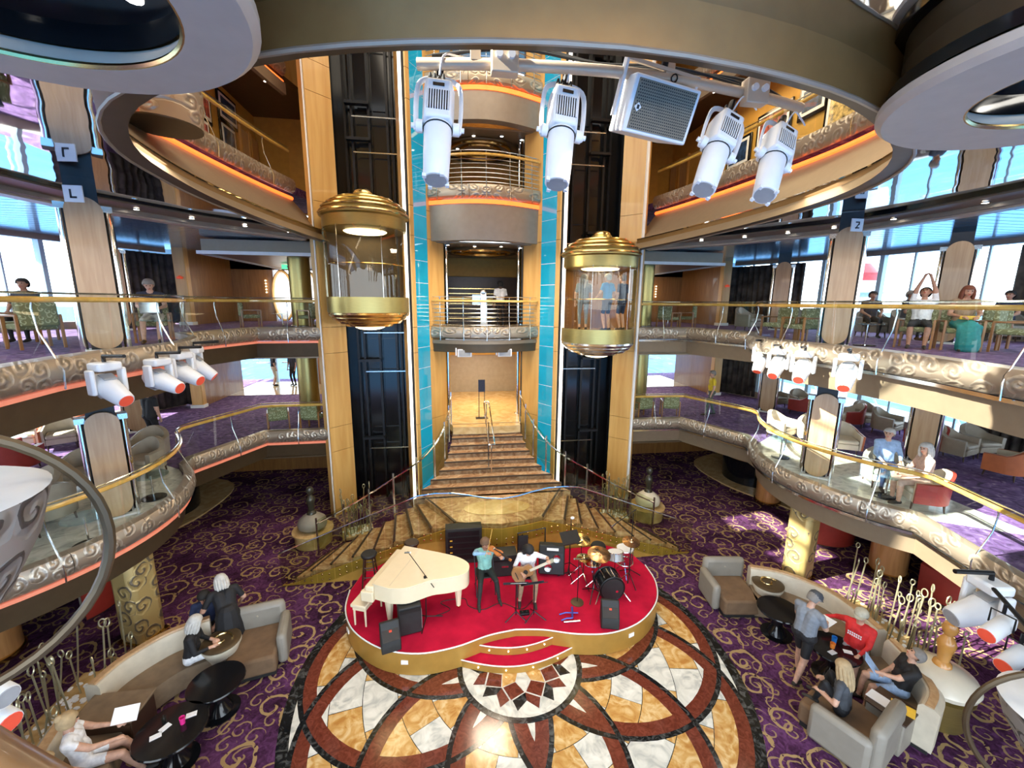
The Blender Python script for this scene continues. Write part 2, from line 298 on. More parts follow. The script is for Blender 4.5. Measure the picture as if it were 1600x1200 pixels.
    def build(s, name, mats, parent=None, world=False, smooth=True, bevel=0, loc=None, label=None):
        if world and parent: 
            p = parent.location
            if parent.parent: p = p+parent.parent.location
            s.v = [(x-p.x, y-p.y, z-p.z) for x, y, z in s.v]
        if loc: s.v = [(x-loc[0], y-loc[1], z-loc[2]) for x, y, z in s.v]
        o = bpy.data.objects.new(name, s.mesh(name, mats, smooth)); COL.objects.link(o)
        if loc: o.location = loc
        if parent: o.parent = parent
        if label: o['label'] = label
        if bevel:
            b = o.modifiers.new('bevel', 'BEVEL'); b.width = bevel; b.segments = 2; b.limit_method = 'ANGLE'; b.angle_limit = R(40)
        return o
def tag(o, label, cat=None, group=None, kind=None):
    o['label'] = label
    if cat: o['category'] = cat
    if group: o['group'] = group
    if kind: o['kind'] = kind
    return o
def thing(name, label, cat, loc=(0, 0, 0), rz=0, group=None, kind=None):
    o = bpy.data.objects.new(name, None); COL.objects.link(o); o.location = loc; o.rotation_euler = (0, 0, rz); o.empty_display_size = .1
    return tag(o, label, cat, group, kind)
def part(me, name, parent, loc=(0, 0, 0), rot=(0, 0, 0), label=None):
    o = bpy.data.objects.new(name, me); COL.objects.link(o); o.parent = parent; o.location = loc; o.rotation_euler = rot
    if label: o['label'] = label
    return o
KIDS = {}
def copy_tree(o, loc=None, rz=None, label=None, group=None, parent=None):
    c = o.copy(); COL.objects.link(c); c.parent = parent
    if loc is not None: c.location = loc
    if rz is not None: c.rotation_euler = (0, 0, rz)
    if label: c['label'] = label
    if group: c['group'] = group
    for ch in o.children: copy_tree(ch, parent=c)
    return c
def lerp(a, b, t): return a+(b-a)*t
def arc(c, r, a0, a1, n, ry=None):
    return [(c[0]+r*math.cos(R(lerp(a0, a1, i/n))), c[1]+(ry or r)*math.sin(R(lerp(a0, a1, i/n)))) for i in range(n+1)]
def cr(pts, n=6, closed=False):
    """Catmull-Rom through points of any dimension"""
    P = [Vector(p) for p in pts]; m = len(P); out = []
    for i in range(m if closed else m-1):
        g = lambda k: P[(i+k) % m] if closed else P[max(0, min(m-1, i+k))]
        p0, p1, p2, p3 = g(-1), g(0), g(1), g(2)
        for j in range(n):
            t = j/n; out.append(.5*((2*p1)+(p2-p0)*t+(2*p0-5*p1+4*p2-p3)*t*t+(3*p1-p0-3*p2+p3)*t**3))
    if not closed: out.append(P[-1])
    return out
def resample(path, step):
    P = [Vector(p) for p in path]; d = [0]
    for a, b in zip(P, P[1:]): d.append(d[-1]+(b-a).length)
    n = max(1, round(d[-1]/step)); out = []; j = 0
    for i in range(n+1):
        t = d[-1]*i/n
        while j < len(P)-2 and d[j+1] < t: j += 1
        k = (t-d[j])/max(1e-9, d[j+1]-d[j]); out.append(P[j].lerp(P[j+1], min(1, max(0, k))))
    return out
def flip(path, s): return [(s*p[0], p[1]) for p in path]
def side(s): return 'left' if s < 0 else 'right'
DLM = None
def downlights(pts, label, group):
    global DLM
    if DLM is None:
        q = M().lathe([(0, 0), (.05, 0), (.05, .02), (0, .02)], n=10); DLM = (q.mesh('downlight_lens', 'cool_lamp'), M().lathe([(.05, 0), (.075, 0), (.075, .025), (.05, .025)], n=12, cap=False).mesh('downlight_rim', 'steel'))
    for i, p in enumerate(pts):
        t = thing('downlight', label+', %s of its row' % ('first', 'second', 'third', 'fourth', 'fifth', 'sixth', 'seventh', 'eighth')[i], 'downlight', p, 0, group); part(DLM[0], 'lens', t); part(DLM[1], 'rim', t)
# ================================================================== SETTING
ZB, ZCC, ZD, ZE = 2.8, 6.0, 10.35, 13.5
def struct(o, label): return tag(o, label, None, None, 'structure')
# sea and hull surroundings
m = M(); m.add([(-1500, -1500, -16), (1500, -1500, -16), (1500, 1500, -16), (-1500, 1500, -16)], [(0, 1, 2, 3)])
tag(m.build('sea', 'sea'), 'blue rippled sea far below the ship windows', None, None, 'stuff')
m = M().box(-15, 15, -4, 24.5, -.2, 0); struct(m.build('floor', 'carpet'), 'purple carpet with gold scrolls on the lowest deck')

# ---- marble medallion in the floor
C0 = (.03, 7.0)
med = thing('floor_medallion', 'round inlaid marble floor with interlaced brown rings before the stage', None, (*C0, 0), kind='structure')
M().lathe([(0, .001), (4.2, .001), (4.2, .004), (0, .004)], n=72).build('marble_bed', 'marble_black', med)
rings = [1.15, 1.75, 2.3, 2.9, 3.45, 4.02]
for i, (a, b) in enumerate(zip(rings, rings[1:])):
    ms = []
    for mt in ('marble_gold', 'marble_white'):
        q = M(); k = 8; g = .006; z = .009
        pts = [((a+g)*math.cos(t), (a+g)*math.sin(t)) for t in [R(lerp(.15, 19.85, j/k)) for j in range(k+1)]]+[((b-g)*math.cos(t), (b-g)*math.sin(t)) for t in [R(lerp(19.85, .15, j/k)) for j in range(k+1)]]
        q.prism(pts, .003, z); ms.append(q.mesh('marble_tile', mt, False))
    for j in range(18): part(ms[(i+j) % 2], 'marble_tile', med, rot=(0, 0, R(20*j+(10 if i % 2 else 0))))
q = M().sweep(arc((0, 0), 4.10, 0, 360, 72)[:-1], [(-.07, .004), (.07, .004), (.07, .0105), (-.07, .0105)], True); q.build('border_ring', 'marble_black', med)
ringr = M().sweep(arc((0, 0), 1.93, 0, 360, 56)[:-1], [(-.12, .006), (.12, .006), (.12, .0100), (-.12, .0100)], True).mesh('inlay_band', 'marble_red')
ringb = M().sweep(arc((0, 0), 2.08, 0, 360, 56)[:-1], [(-.042, .006), (.042, .006), (.042, .0112), (-.042, .0112)], True).mesh('inlay_line', 'marble_black')
for k in range(9):
    a = R(10+40*k); part(ringr, 'inlay_band', med, (2*math.cos(a), 2*math.sin(a), k*.00002)); part(ringb, 'inlay_line', med, (2*math.cos(a), 2*math.sin(a), k*.00002))
M().lathe([(0, .006), (1.14, .006), (1.14, .0125), (0, .0125)], n=48).build('star_bed', 'marble_white', med)
M().sweep(arc((0, 0), 1.16, 0, 360, 56)[:-1], [(-.05, .006), (.05, .006), (.05, .0145), (-.05, .0145)], True).build('border_ring', 'marble_black', med)
def pol(r, a): return (r*math.cos(R(a)), r*math.sin(R(a)))
st = {n: M().prism([pol(*p) for p in pp], .008, .0142).mesh('star_tile', mt, False) for n, pp, mt in [
    ('k', [(0.02, 20), (.42, 0), (.62, 20), (.42, 40)], 'marble_gold'), ('w', [(0.02, 20), (.42, 0), (.62, 20), (.42, 40)], 'marble_white'),
    ('r', [(.43, 0), (.63, 18.6), (.80, 0), (.62, -18)], 'marble_red'), ('b', [(.64, 20), (.81, 2), (.99, 9), (.80, 20)], 'marble_black'), ('t', [(.82, 2), (1.07, 0), (1.0, 8)], 'marble_red'), ('u', [(.64, 20), (.81, 38), (.99, 31), (.80, 20)], 'marble_red')]}
for k in range(9):
    for n in ('k' if k % 2 else 'w', 'r', 'b', 'u'): part(st[n], 'star_tile', med, (0, 0, 0), (0, 0, R(40*k+10)))

# ---- decks: outlines of the well at the two lounge levels (right side, mirrored for the left)
EB = [(4.9, 13.75), (6.95, 13.7), (7.95, 11.5)]+arc((10.3, 8.75), 3.35, 137, 223, 18)+[(7.35, 4.6), (6.9, 2.5), (6.9, -3)]
EC = [(4.9, 13.75), (6.9, 13.65), (7.75, 11.4)]+arc((9.85, 8.6), 3.45, 133, 188, 14)+[(6.55, 7.4), (6.62, 6.6), (6.5, 5.6), (6.2, 4.5), (5.95, 3), (5.9, -3)]
def outer_poly(edge, s): return flip(edge+[(14.6, -3), (14.6, 24), (4.9, 24)], s)
decks = {}
for s in (-1, 1):
    for nm, edge, z, lab in (('middle', EB, ZB, 'first gallery deck'), ('upper', EC, ZCC, 'second gallery deck')):
        o = M().prism(outer_poly(edge, s), z-.25, z).build('floor_%s_%s' % (nm, side(s)), 'carpet_upper', smooth=False)
        struct(o, 'purple carpeted %s around the well, %s side' % (lab, side(s)))
    # pale stone strip along the curved balcony of the first gallery
    o = M().prism(flip(arc((10.3, 8.75), 3.28, 137, 223, 18)+[(9.4, 5.6), (9.6, 8.75), (9.4, 12)], s), ZB, ZB+.012).build('floor_stone_%s' % side(s), 'marble_white')
    struct(o, 'pale stone floor along the curved first gallery balcony, %s side' % side(s))
    o = M().prism(flip(cr([(9.5, 16.6), (9.3, 14.2), (10.2, 12.2), (10.9, 11.4), (14.4, 11.6), (14.4, 17.4), (12, 17.6)], 5, True), s), 0, .05).build('floor_tan_%s' % side(s), 'marble_tan')
    struct(o, 'curved tan stone platform under the first gallery, %s side' % side(s))
def band(path, s, prof): return M().sweep(path, [(-s*o, z) for o, z in prof])
def bandc(z, big=.16):
    return [(-.05, z-.24), (.04, z-.26), (.12, z-.2), (big, z-.08), (big-.01, z+.04), (.10, z+.13), (.0, z+.16), (-.05, z+.15)]
NB = 0
for s in (-1, 1):
    for edge, z, nm in ((EB, ZB, 'first gallery'), (EC, ZCC, 'second gallery')):
        p = flip(edge, s); t = thing('balcony_front', 'embossed silver scroll balcony front of the %s, %s side' % (nm, side(s)), 'balcony front', (p[0][0], p[0][1], z-.9))
        # cut the embossed tube in lengths with joints, as the photo shows
        segs = resample(p[:3], 2.2)[:-1]; body = [Vector(q) for q in p]
        cuts = [0, 1, 2]+list(range(6, len(p)-4, 4))+[len(p)-4, len(p)-3, len(p)-2, len(p)-1]; cuts = sorted(set(cuts))
        for a, b in zip(cuts, cuts[1:]):
            band([p[i] for i in range(a, b+1)], s, bandc(z)).build('embossed_panel', 'scroll_silver', t, True)
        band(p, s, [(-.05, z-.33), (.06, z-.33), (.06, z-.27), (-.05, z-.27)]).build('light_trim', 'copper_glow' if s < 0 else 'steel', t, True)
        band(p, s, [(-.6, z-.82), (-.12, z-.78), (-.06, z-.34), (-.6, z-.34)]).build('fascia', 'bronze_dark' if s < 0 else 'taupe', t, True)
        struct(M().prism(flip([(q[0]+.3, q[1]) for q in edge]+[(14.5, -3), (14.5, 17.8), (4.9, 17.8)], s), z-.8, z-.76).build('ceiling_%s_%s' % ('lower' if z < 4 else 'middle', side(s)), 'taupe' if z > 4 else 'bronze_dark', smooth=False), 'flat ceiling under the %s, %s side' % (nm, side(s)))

# ---- railings of glass with a wooden hand rail
def railing(path, z, s, label, step=1.05, h=.92, lean=.10, name='glass_railing'):
    t = thing(name, label, 'railing', (path[0][0], path[0][1], z))
    P = resample([(x, y, 0) for x, y in path], step)
    for i, (a, b) in enumerate(zip(P, P[1:])):
        d = (b-a).normalized(); n = Vector((-d.y, d.x, 0))*(-s); g = .015
        a2, b2 = a+d*g, b-d*g
        q = M().add([a2+Vector((0, 0, z+.12)), b2+Vector((0, 0, z+.12)), b2+n*.05+Vector((0, 0, z+1.03)), a2+n*.05+Vector((0, 0, z+1.03))], [(0, 1, 2, 3)])
        q.build('glass_panel', 'glass_rail', t, True, False)
    for i, a in enumerate(P[1:-1]):
        b = P[i+2]; d = (b-P[i]).normalized(); n = Vector((-d.y, d.x, 0))*(-s)
        if i % 2 == 0:
            q = M().tube([a+n*f+Vector((0, 0, z+h1)) for f, h1 in ((.17, -.3), (.19, -.05), (.10, .2), (-.02, .5), (-.05, .8), (-.02, .92))], .013, 6)
            q.build('bracket_post', 'steel', t, True)
    wp = [(p.x, p.y, z+h) for p in resample([(x, y, 0) for x, y in path], .35)]
    M().tube(wp, .042, 8).build('hand_rail', 'wood_rail', t, True)
    M().tube([(x, y, zz+.085) for x, y, zz in wp], .016, 6).build('top_rail', 'steel', t, True)
    return t
for s in (-1, 1):
    railing(flip([(x+.03, y) for x, y in EB], s), ZB, s, 'glass railing with gold wooden rail on the first gallery, %s side' % side(s))
    railing(flip([(x+.03, y) for x, y in EC], s), ZCC, s, 'glass railing with gold wooden rail on the second gallery, %s side' % side(s))

# ---- outer walls, windows, curtains
WW = [(14.5, -3), (14.5, -.6), (14.5, 1.8), (14.5, 4.0), (14.5, 6.0), (14.5, 7.9), (14.4, 9.7), (14.2, 11.5), (13.85, 13.3), (13.3, 15.1), (12.5, 16.9), (11.8, 18.3)]
wn = 0
for s in (-1, 1):
    for z, sill, head, ceil in ((0, 2.0, 2.0, 2.0), (ZB, .28, 2.35, 2.5), (ZCC, .22, 2.66, 2.95)):
        nm = {0: 'lower', ZB: 'middle', ZCC: 'upper'}[z]
        if z == 0: M_ = M().sweep(flip(WW, s), [(-.1, 0), (.1, 0), (.1, 2.05), (-.1, 2.05)]); struct(M_.build('wall_lower_%s' % side(s), 'wood_wall'), 'dark wooden outer wall of the lowest deck, %s side' % side(s)); continue
        q = M().sweep(flip(WW, s), [(-.12, z), (.12, z), (.12, z+sill), (-.12, z+sill)]); q.sweep(flip(WW, s), [(-.12, z+head), (.12, z+head), (.12, z+ceil+.1), (-.12, z+ceil+.1)])
        struct(q.build('wall_%s_%s' % (nm, side(s)), 'fascia'), 'pale sill and lintel of the window wall on the %s gallery, %s side' % ('first' if z == ZB else 'second', side(s)))
        for i, (a, b) in enumerate(zip(WW[1:], WW[2:])):
            wn += 1; a, b = (s*a[0], a[1]), (s*b[0], b[1]); t = thing('window_%d' % wn, 'tall sea window of the %s gallery, %s side, bay %d from the near end' % ('first' if z == ZB else 'second', side(s), i+1), None, (a[0], a[1], z+sill), kind='structure')
            M().add([(a[0], a[1], z+sill), (b[0], b[1], z+sill), (b[0], b[1], z+head), (a[0], a[1], z+head)], [(0, 1, 2, 3)]).build('pane', 'glass_window', t, True, False)
            M().cb((a[0], a[1], z+(sill+head)/2), (.16, .16, head-sill)).build('mullion', 'window_frame', t, True)
            c = ((a[0]+b[0])/2, (a[1]+b[1])/2); M().cb((c[0], c[1], z+(sill+head)/2), (.06, .06, head-sill)).build('glazing_bar', 'window_frame', t, True)
    # outside promenade rail
    t = thing('promenade_rail', 'thin white deck rail outside the windows, %s side' % side(s), 'rail', (s*16.6, 0, ZB))
    for zz in (ZB+.3, ZB+.75, ZB+1.2, ZCC+.95): M().tube([(s*16.6, y, zz) for y in (-4, 24)], .035, 6).build('rail_bar', 'ship_white', t, True)
    for y in range(-3, 24, 3): M().tube([(s*16.6, y, ZB), (s*16.6, y+.8, ZB+1.2), (s*16.6, y+.8, ZCC+.95)], .04, 6).build('stay', 'ship_white', t, True)
    struct(M().box(min(s*14.7, s*17), max(s*14.7, s*17), -4, 24, ZB-.3, ZB-.05).build('floor_promenade_%s' % side(s), 'ship_white'), 'white outside promenade deck beyond the windows, %s side' % side(s))
def curtain(pts, z0, z1, label):
    P = resample([(x, y, 0) for x, y in pts], .035); q = []
    for i, p in enumerate(P):
        d = (P[min(i+1, len(P)-1)]-P[max(i-1, 0)]).normalized(); n = Vector((-d.y, d.x, 0)); q.append(p+n*.045*math.sin(i*.95)*(1+.4*math.sin(i*.13)))
    m = M(); n = len(q); m.add([(p.x, p.y, z0) for p in q]+[(p.x, p.y, z1) for p in q], [(i, i+1, n+i+1, n+i) for i in range(n-1)])
    o = m.build('curtain', 'curtain', loc=(q[0].x, q[0].y, z0)); sd = o.modifiers.new('s', 'SOLIDIFY'); sd.thickness = .01; tag(o, label, 'curtain', 'dark pleated window curtains'); return o
for s in (-1, 1):
    curtain(flip([(12.9, 15.6), (11.7, 18.1), (11.0, 18.1)], s), ZCC+.05, ZCC+2.6, 'dark brown striped curtain at the far window end of the second gallery, %s side' % side(s))
    curtain(flip([(12.35, 16.9), (11.6, 18.1), (11.0, 18.1)], s), ZB+.05, ZB+2.35, 'dark striped curtain at the far window end of the first gallery, %s side' % side(s))
    curtain(flip([(14.25, 8.8), (14.15, 10.2)], s), ZB+.05, ZB+2.35, 'dark striped curtain between near sea windows of the first gallery, %s side' % side(s))
    curtain(flip([(14.3, 7.3), (14.3, 8.35)], s), ZB+.05, ZB+2.35, 'nearest dark striped curtain behind the column on the first gallery, %s side' % side(s))
    curtain(flip([(14.3, 8.6), (14.25, 9.9)], s), ZCC+.05, ZCC+2.6, 'dark striped curtain behind the second column of the second gallery, %s side' % side(s))
# far walls of each side
for s in (-1, 1):
    for z, h, nm in ((0, 2.0, 'lower'), (ZB, 2.5, 'middle'), (ZCC, 2.95, 'upper')):
        q = M()
        if z: q.box(*sorted((s*10.85, s*11.05)), 17.9, 21.2, z, z+h)
        else: q.box(*sorted((s*4.9, s*14.6)), 17.9, 18.1, 0, h)
        struct(q.build('wall_%s_wood_%s' % (nm, side(s)), 'wood_wall'), 'brown wood panelled wall beside the far passage of the %s deck, %s side' % ({0: 'lowest', ZB: 'first gallery', ZCC: 'second gallery'}[z], side(s)))
        if not z: continue
        t = thing('pilaster', 'tan pilaster at the end of the wood wall, %s gallery, %s side' % ('first' if z == ZB else 'second', side(s)), 'pilaster', (s*10.95, 17.75, z))
        M().box(-.2, .2, -.12, .15, 0, h).build('shaft', 'gold_panel', t, bevel=.02); M().box(-.24, .24, -.16, .15, 0, .12).build('plinth', 'white_trim', t)
        if z == ZCC: M().lathe([(0, -.06), (.09, -.06), (.1, 0), (0, .06)], (0, -.18, 1.75), 12).build('alarm_lamp', 'red_lens', t)
        t = thing('round_pillar', 'olive gold round pillar beside the lift tower on the %s gallery, %s side' % ('first' if z == ZB else 'second', side(s)), 'pillar', (s*6.2, 15.7, z))
        M().lathe([(.34, 0), (.34, h)], n=24).build('shaft', 'gold_metal', t); M().lathe([(.38, 0), (.38, .1), (.34, .12)], n=24).build('foot_ring', 'steel', t); M().lathe([(.36, h-.1), (.42, h-.05), (.42, h)], n=24).build('capital', 'gold_panel', t)
        # wall behind the lift tower
        struct(M().box(*sorted((s*4.9, s*5.1)), 16.4, 24, z, z+h).build('wall_%s_core_%s' % (nm, side(s)), 'wood_wall'), 'wooden wall of the lift core on the %s gallery, %s side' % ('first' if z == ZB else 'second', side(s)))
    # first gallery: glazed entrance with doors to the open deck
    z = ZB; t = thing('door_%d' % (1 if s < 0 else 2), 'bright glazed deck doors at the end of the first gallery passage, %s side' % side(s), None, (s*8, 23, z), kind='structure')
    for x in (5.2, 6.4, 7.6, 8.8, 10.0):
        M().add([(s*x, 23, z+.05), (s*(x+1.1), 23, z+.05), (s*(x+1.1), 23, z+2.2), (s*x, 23, z+2.2)], [(0, 1, 2, 3)]).build('pane', 'glass_window', t, True, False)
        M().box(*sorted((s*x-s*.07, s*x+s*.07)), 22.9, 23.05, z, z+2.4).build('door_frame', 'window_frame', t, True)
        M().box(*sorted((s*(x+.2), s*(x+.9))), 22.9, 22.94, z+1.0, z+1.05).build('push_bar', 'steel', t, True)
    M().box(*sorted((s*7.5, s*8.1)), 22.3, 22.85, z, z+2.5).build('pier', 'wood_orange', t, True)
    struct(M().box(*sorted((s*5, s*11)), 19.8, 23.0, z, z+.012).build('floor_entrance_%s' % side(s), 'marble_tan'), 'tan stone entrance floor before the glazed doors, %s side' % side(s))
    # second gallery: wood wall with oval openings
    z = ZCC; t = thing('wall_end_%s' % side(s), 'brown wooden wall with two oval lit openings at the end of the second gallery, %s side' % side(s), None, (s*8, 21.4, z), kind='structure')
    q = M().box(*sorted((s*5, s*7.2)), 21.2, 21.4, z, z+2.95); q.box(*sorted((s*8.0, s*8.3)), 21.2, 21.4, z, z+2.95); q.box(*sorted((s*9.1, s*11)), 21.2, 21.4, z, z+2.95); q.box(*sorted((s*5, s*11)), 21.2, 21.4, z+2.3, z+2.95); q.build('panelling', 'wood_wall', t, True)
    for x in (7.6, 8.7):
        M().add([(s*x+.42*math.cos(a)*1.0, 21.15, z+1.15+1.1*math.sin(a)) for a in [2*PI*i/24 for i in range(24)]], [list(range(24))]).build('opening_light', 'door_light', t, True, False)
        M().tube([(s*x+.44*math.cos(a), 21.13, z+1.15+1.12*math.sin(a)) for a in [2*PI*i/24 for i in range(24)]], .06, 6, True).build('oval_frame', 'gold_panel', t, True)
    for x in (7.0, 8.15, 9.4):
        for k in range(5): M().ball((s*x, 21.12, z+1.3+k*.13), .035, 8, 5).build('wall_lamp', 'warm_lamp', t, True)
    area('oval_light', (s*8.1, 20.6, z+1.2), 1.2, 40, (1, .95, .9), (0, 1, 0))
    # exit sign
    t = thing('exit_sign', 'small green running man exit sign under the passage ceiling, %s side' % side(s), 'sign', (s*7.4, 18.2, ZCC+2.15)); M().box(-.22, .22, -.03, .03, 0, .16).build('sign_box', 'green_sign', t); M().tube([(0, 0, .16), (0, 0, .7)], .012, 6).build('hanger', 'steel', t)
    q = M(); q.box(-.03, .03, -.036, -.031, .05, .11); q.ball((.03, -.034, .125), .016, 6, 4); q.box(.06, .14, -.036, -.031, .03, .13); q.build('pictogram', 'white_trim', t)
    # dropped soffit boxes above the passage
    q = M().box(*sorted((s*5, s*8.6)), 14.6, 21, ZCC+2.35, ZCC+2.75); struct(q.build('ceiling_passage_%s' % side(s), 'taupe'), 'dropped taupe soffit over the second gallery passage, %s side' % side(s))
    q = M().sweep([(s*5, 14.55), (s*8.65, 14.55), (s*8.65, 21)], [(-.03, ZCC+2.3), (.05, ZCC+2.3), (.05, ZCC+2.4), (-.03, ZCC+2.4)]); struct(q.build('trim_soffit_%s' % side(s), 'white_trim'), 'white trim along the dropped soffit, %s side' % side(s))
# wall behind everything
for z0, z1, nm in ((0, 2.0, 'lower'), (ZB, ZB+2.5, 'middle'), (ZCC, ZCC+2.95, 'upper')):
    struct(M().box(-4.9, 4.9, 22, 22.2, z0, z1).build('wall_back_%s' % nm, 'wood_wall'), 'wooden back wall of the lift lobby, %s deck' % {'lower': 'lowest', 'middle': 'first gallery', 'upper': 'second gallery'}[nm])
# ================================================================== LIFT TOWERS, LIFTS, CENTRAL BAY
def vquad(p, q, z0, z1, t=.05, off=0):
    d = Vector((q[0]-p[0], q[1]-p[1])).normalized(); n = Vector((d.y, -d.x))
    a, b = Vector(p)+n*off, Vector(q)+n*off; g = .004
    return M().prism([tuple(a+d*g), tuple(b-d*g), tuple(b-d*g-n*t), tuple(a+d*g-n*t)], z0, z1)
CUT = [0, 2.2, 3.0, 5.35, 6.15, 8.9, 9.75, 12.6, 13.4, 16.2, 17.5]
for s in (-1, 1):
    T = thing('lift_tower', 'gold panelled lift tower with black shaft and cyan glass strip, %s of the stairs' % side(s), 'tower', (s*3.6, 14, 0))
    P = [(4.98, 13.5), (4.42, 14.05), (2.65, 14.05), (2.5, 13.6), (2.3, 13.6), (2.2, 13.72), (1.85, 14.3), (1.35, 14.85)]
    P = flip(P, s)
    def pan(a, b, z0, z1, t=.05):
        return vquad(b, a, z0, z1, t) if s > 0 else vquad(a, b, z0, z1, t)
    for z0, z1 in zip(CUT, CUT[1:]):
        pan(P[0], P[1], z0+.006, z1-.006).build('gold_panel', 'gold_panel', T, True, False)
        pan(P[2], P[3], z0+.006, z1-.006).build('gold_panel', 'gold_panel', T, True, False)
        pan(P[6], P[7], z0+.006, z1-.006).build('flank_panel', 'gold_panel', T, True, False)
        pan(P[4], P[5], z0+.006, z1-.006).build('edge_panel', 'gold_panel', T, True, False)
    q = M().prism([P[0], (s*5.2, 13.7), (s*5.2, 16.5), (s*4.9, 16.5), (s*4.9, 13.8)], 0, 17.5); q.build('outer_side', 'gold_panel', T, True, False)
    M().prism(flip([(1.35, 14.95), (1.85, 14.4), (2.15, 13.85), (2.35, 13.75), (2.5, 13.75), (2.6, 14.1), (2.6, 15.2), (1.35, 15.2)], s), 0, 17.5).build('core', 'black_matt', T, True, False)
    q = M().box(*sorted((s*2.6, s*4.95)), 14.95, 15.1, 0, 17.5); q.box(*sorted((s*4.45, s*4.9)), 14.2, 15.1, 0, 17.5); q.build('shaft_wall', 'black_gloss', T, True, False)
    M().box(*sorted((P[0][0]-.02, P[0][0]+.05*s)), 13.44, 13.52, 0, 17.5).build('corner_trim', 'white_trim', T, True)
    M().box(*sorted((P[3][0]+.0*s, P[3][0]-.09*s)), 13.55, 13.62, 0, 17.5).build('light_strip', 'strip_light', T, True)
    for x in (4.2, 4.0, 3.5, 2.95, 2.8):
        M().box(*sorted((s*x, s*(x+.07))), 14.75, 14.95, 0, 17.5).build('guide_rail', 'black_metal', T, True)
    for z in (1.9, 4.6, 5.9, 8.9, 11.4, 12.4, 14.4, 15.0):
        M().box(*sorted((s*2.7, s*4.0)), 14.6, 14.64, z, z+.03).build('shaft_bar', 'steel', T, True)
        M().box(*sorted((s*3.5, s*4.2)), 14.55, 14.75, z+.35, z+.43).build('bracket', 'black_metal', T, True)
    for x in (3.0, 3.45):
        for z0, z1 in ((.3, 2.6), (3.1, 5.7), (6.3, 8.6), (9.6, 12.2), (12.7, 15.4)):
            M().box(*sorted((s*x, s*(x+.42))), 14.9, 14.96, z0, z1).build('shaft_door', 'black_gloss', T, True)
    # cyan glass, pane by pane
    pan((P[5][0], P[5][1]+.02), (P[6][0], P[6][1]+.02), 0, 17.5, .02).build('pane_backing', 'paper', T, True, False); z = .1
    while z < 17:
        pan(P[5], P[6], z, z+.655, .012).build('cyan_pane', 'cyan_glass', T, True, False); z += .675
    q = pan((P[4][0]-.0*s, 13.62), P[5], 0, 17.5, .02); q.build('black_strip', 'black_gloss', T, True)
# lifts
def lift(s, dz, label):
    x = s*3.55; T = thing('glass_lift', label, 'lift', (x, 13.3, 6.1+dz)); r = 1.15
    _d = M().lathe([(0, 3.84), (.3, 3.8), (.36, 3.7), (.75, 3.66), (.8, 3.58), (.95, 3.56), (1.0, 3.46), (1.1, 3.43), (1.14, 3.32), (1.22, 3.28), (1.22, 3.16), (1.15, 3.12)], n=40, cap=False); dr = _d.build('dome_roof', 'gold_metal', T)
    for rr, zz in ((.8, 3.62), (1.0, 3.5), (1.14, 3.38), (1.22, 3.22)): M().tube([(rr*math.cos(a), rr*math.sin(a), zz) for a in [2*PI*i/40 for i in range(40)]], .035, 6, True).build('roof_ring', 'brass', dr)
    M().ball((0, 0, 3.82), (.28, .28, .14), 16, 8).build('roof_cap', 'brass', dr)
    M().lathe([(1.13, 3.14), (1.15, 3.14), (1.15, 2.82), (1.13, 2.82)], n=40, cap=False).build('upper_band', 'gold_metal', T)
    for k in range(3):
        a0 = 180+k*60
        q = M().add([(r*math.cos(R(a)), r*math.sin(R(a)), z) for z in (.92, 2.84) for a in (a0+.3, a0+12, a0+24, a0+36, a0+48, a0+59.7)], [(i, i+1, i+7, i+6) for i in range(5)]); q.build('curved_pane', 'glass_cab', T)
        M().tube([(r*math.cos(R(a0)), r*math.sin(R(a0)), z) for z in (.92, 2.84)], .008, 6).build('pane_joint', 'steel', T)
    M().lathe([(1.1, .95), (1.16, .95), (1.16, .52), (1.1, .52)], n=40, cap=False).build('lower_band', 'gold_metal', T)
    M().lathe([(0, .86), (1.1, .86), (1.1, .9), (0, .9)], n=32).build('cab_floor', 'marble_tan', T)
    cc = M().lathe([(0, 2.80), (1.12, 2.80), (1.12, 2.9), (0, 2.9)], n=32).build('cab_ceiling', 'gold_metal', T)
    M().lathe([(0, 2.77), (.55, 2.77), (.6, 2.8)], n=24).build('ceiling_lamp', 'warm_lamp', cc)
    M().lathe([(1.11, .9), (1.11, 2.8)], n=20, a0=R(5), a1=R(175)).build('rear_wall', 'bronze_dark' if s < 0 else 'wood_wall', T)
    M().tube([(1.05*math.cos(R(a)), 1.05*math.sin(R(a)), 1.85) for a in range(185, 356, 10)], .022, 6).build('hand_rail', 'brass', T)
    for rr, zz in ((1.16, .46), (1.08, .36), (.95, .26), (.7, .17)):
        M().lathe([(rr-.3, zz-.05), (rr-.04, zz-.06), (rr, zz), (rr-.02, zz+.07), (rr-.3, zz+.08)], n=40, cap=False).build('base_ring', 'brass' if s < 0 else 'steel', T)
    M().ball((0, 0, .12), (.45, .45, .13), 20, 8).build('base_lamp', 'warm_lamp', T)
    return T
lift(-1, 0, 'gold and glass lift cab stopped high in the left tower')
lift(1, -.9, 'gold and glass lift cab with passengers in the right tower')

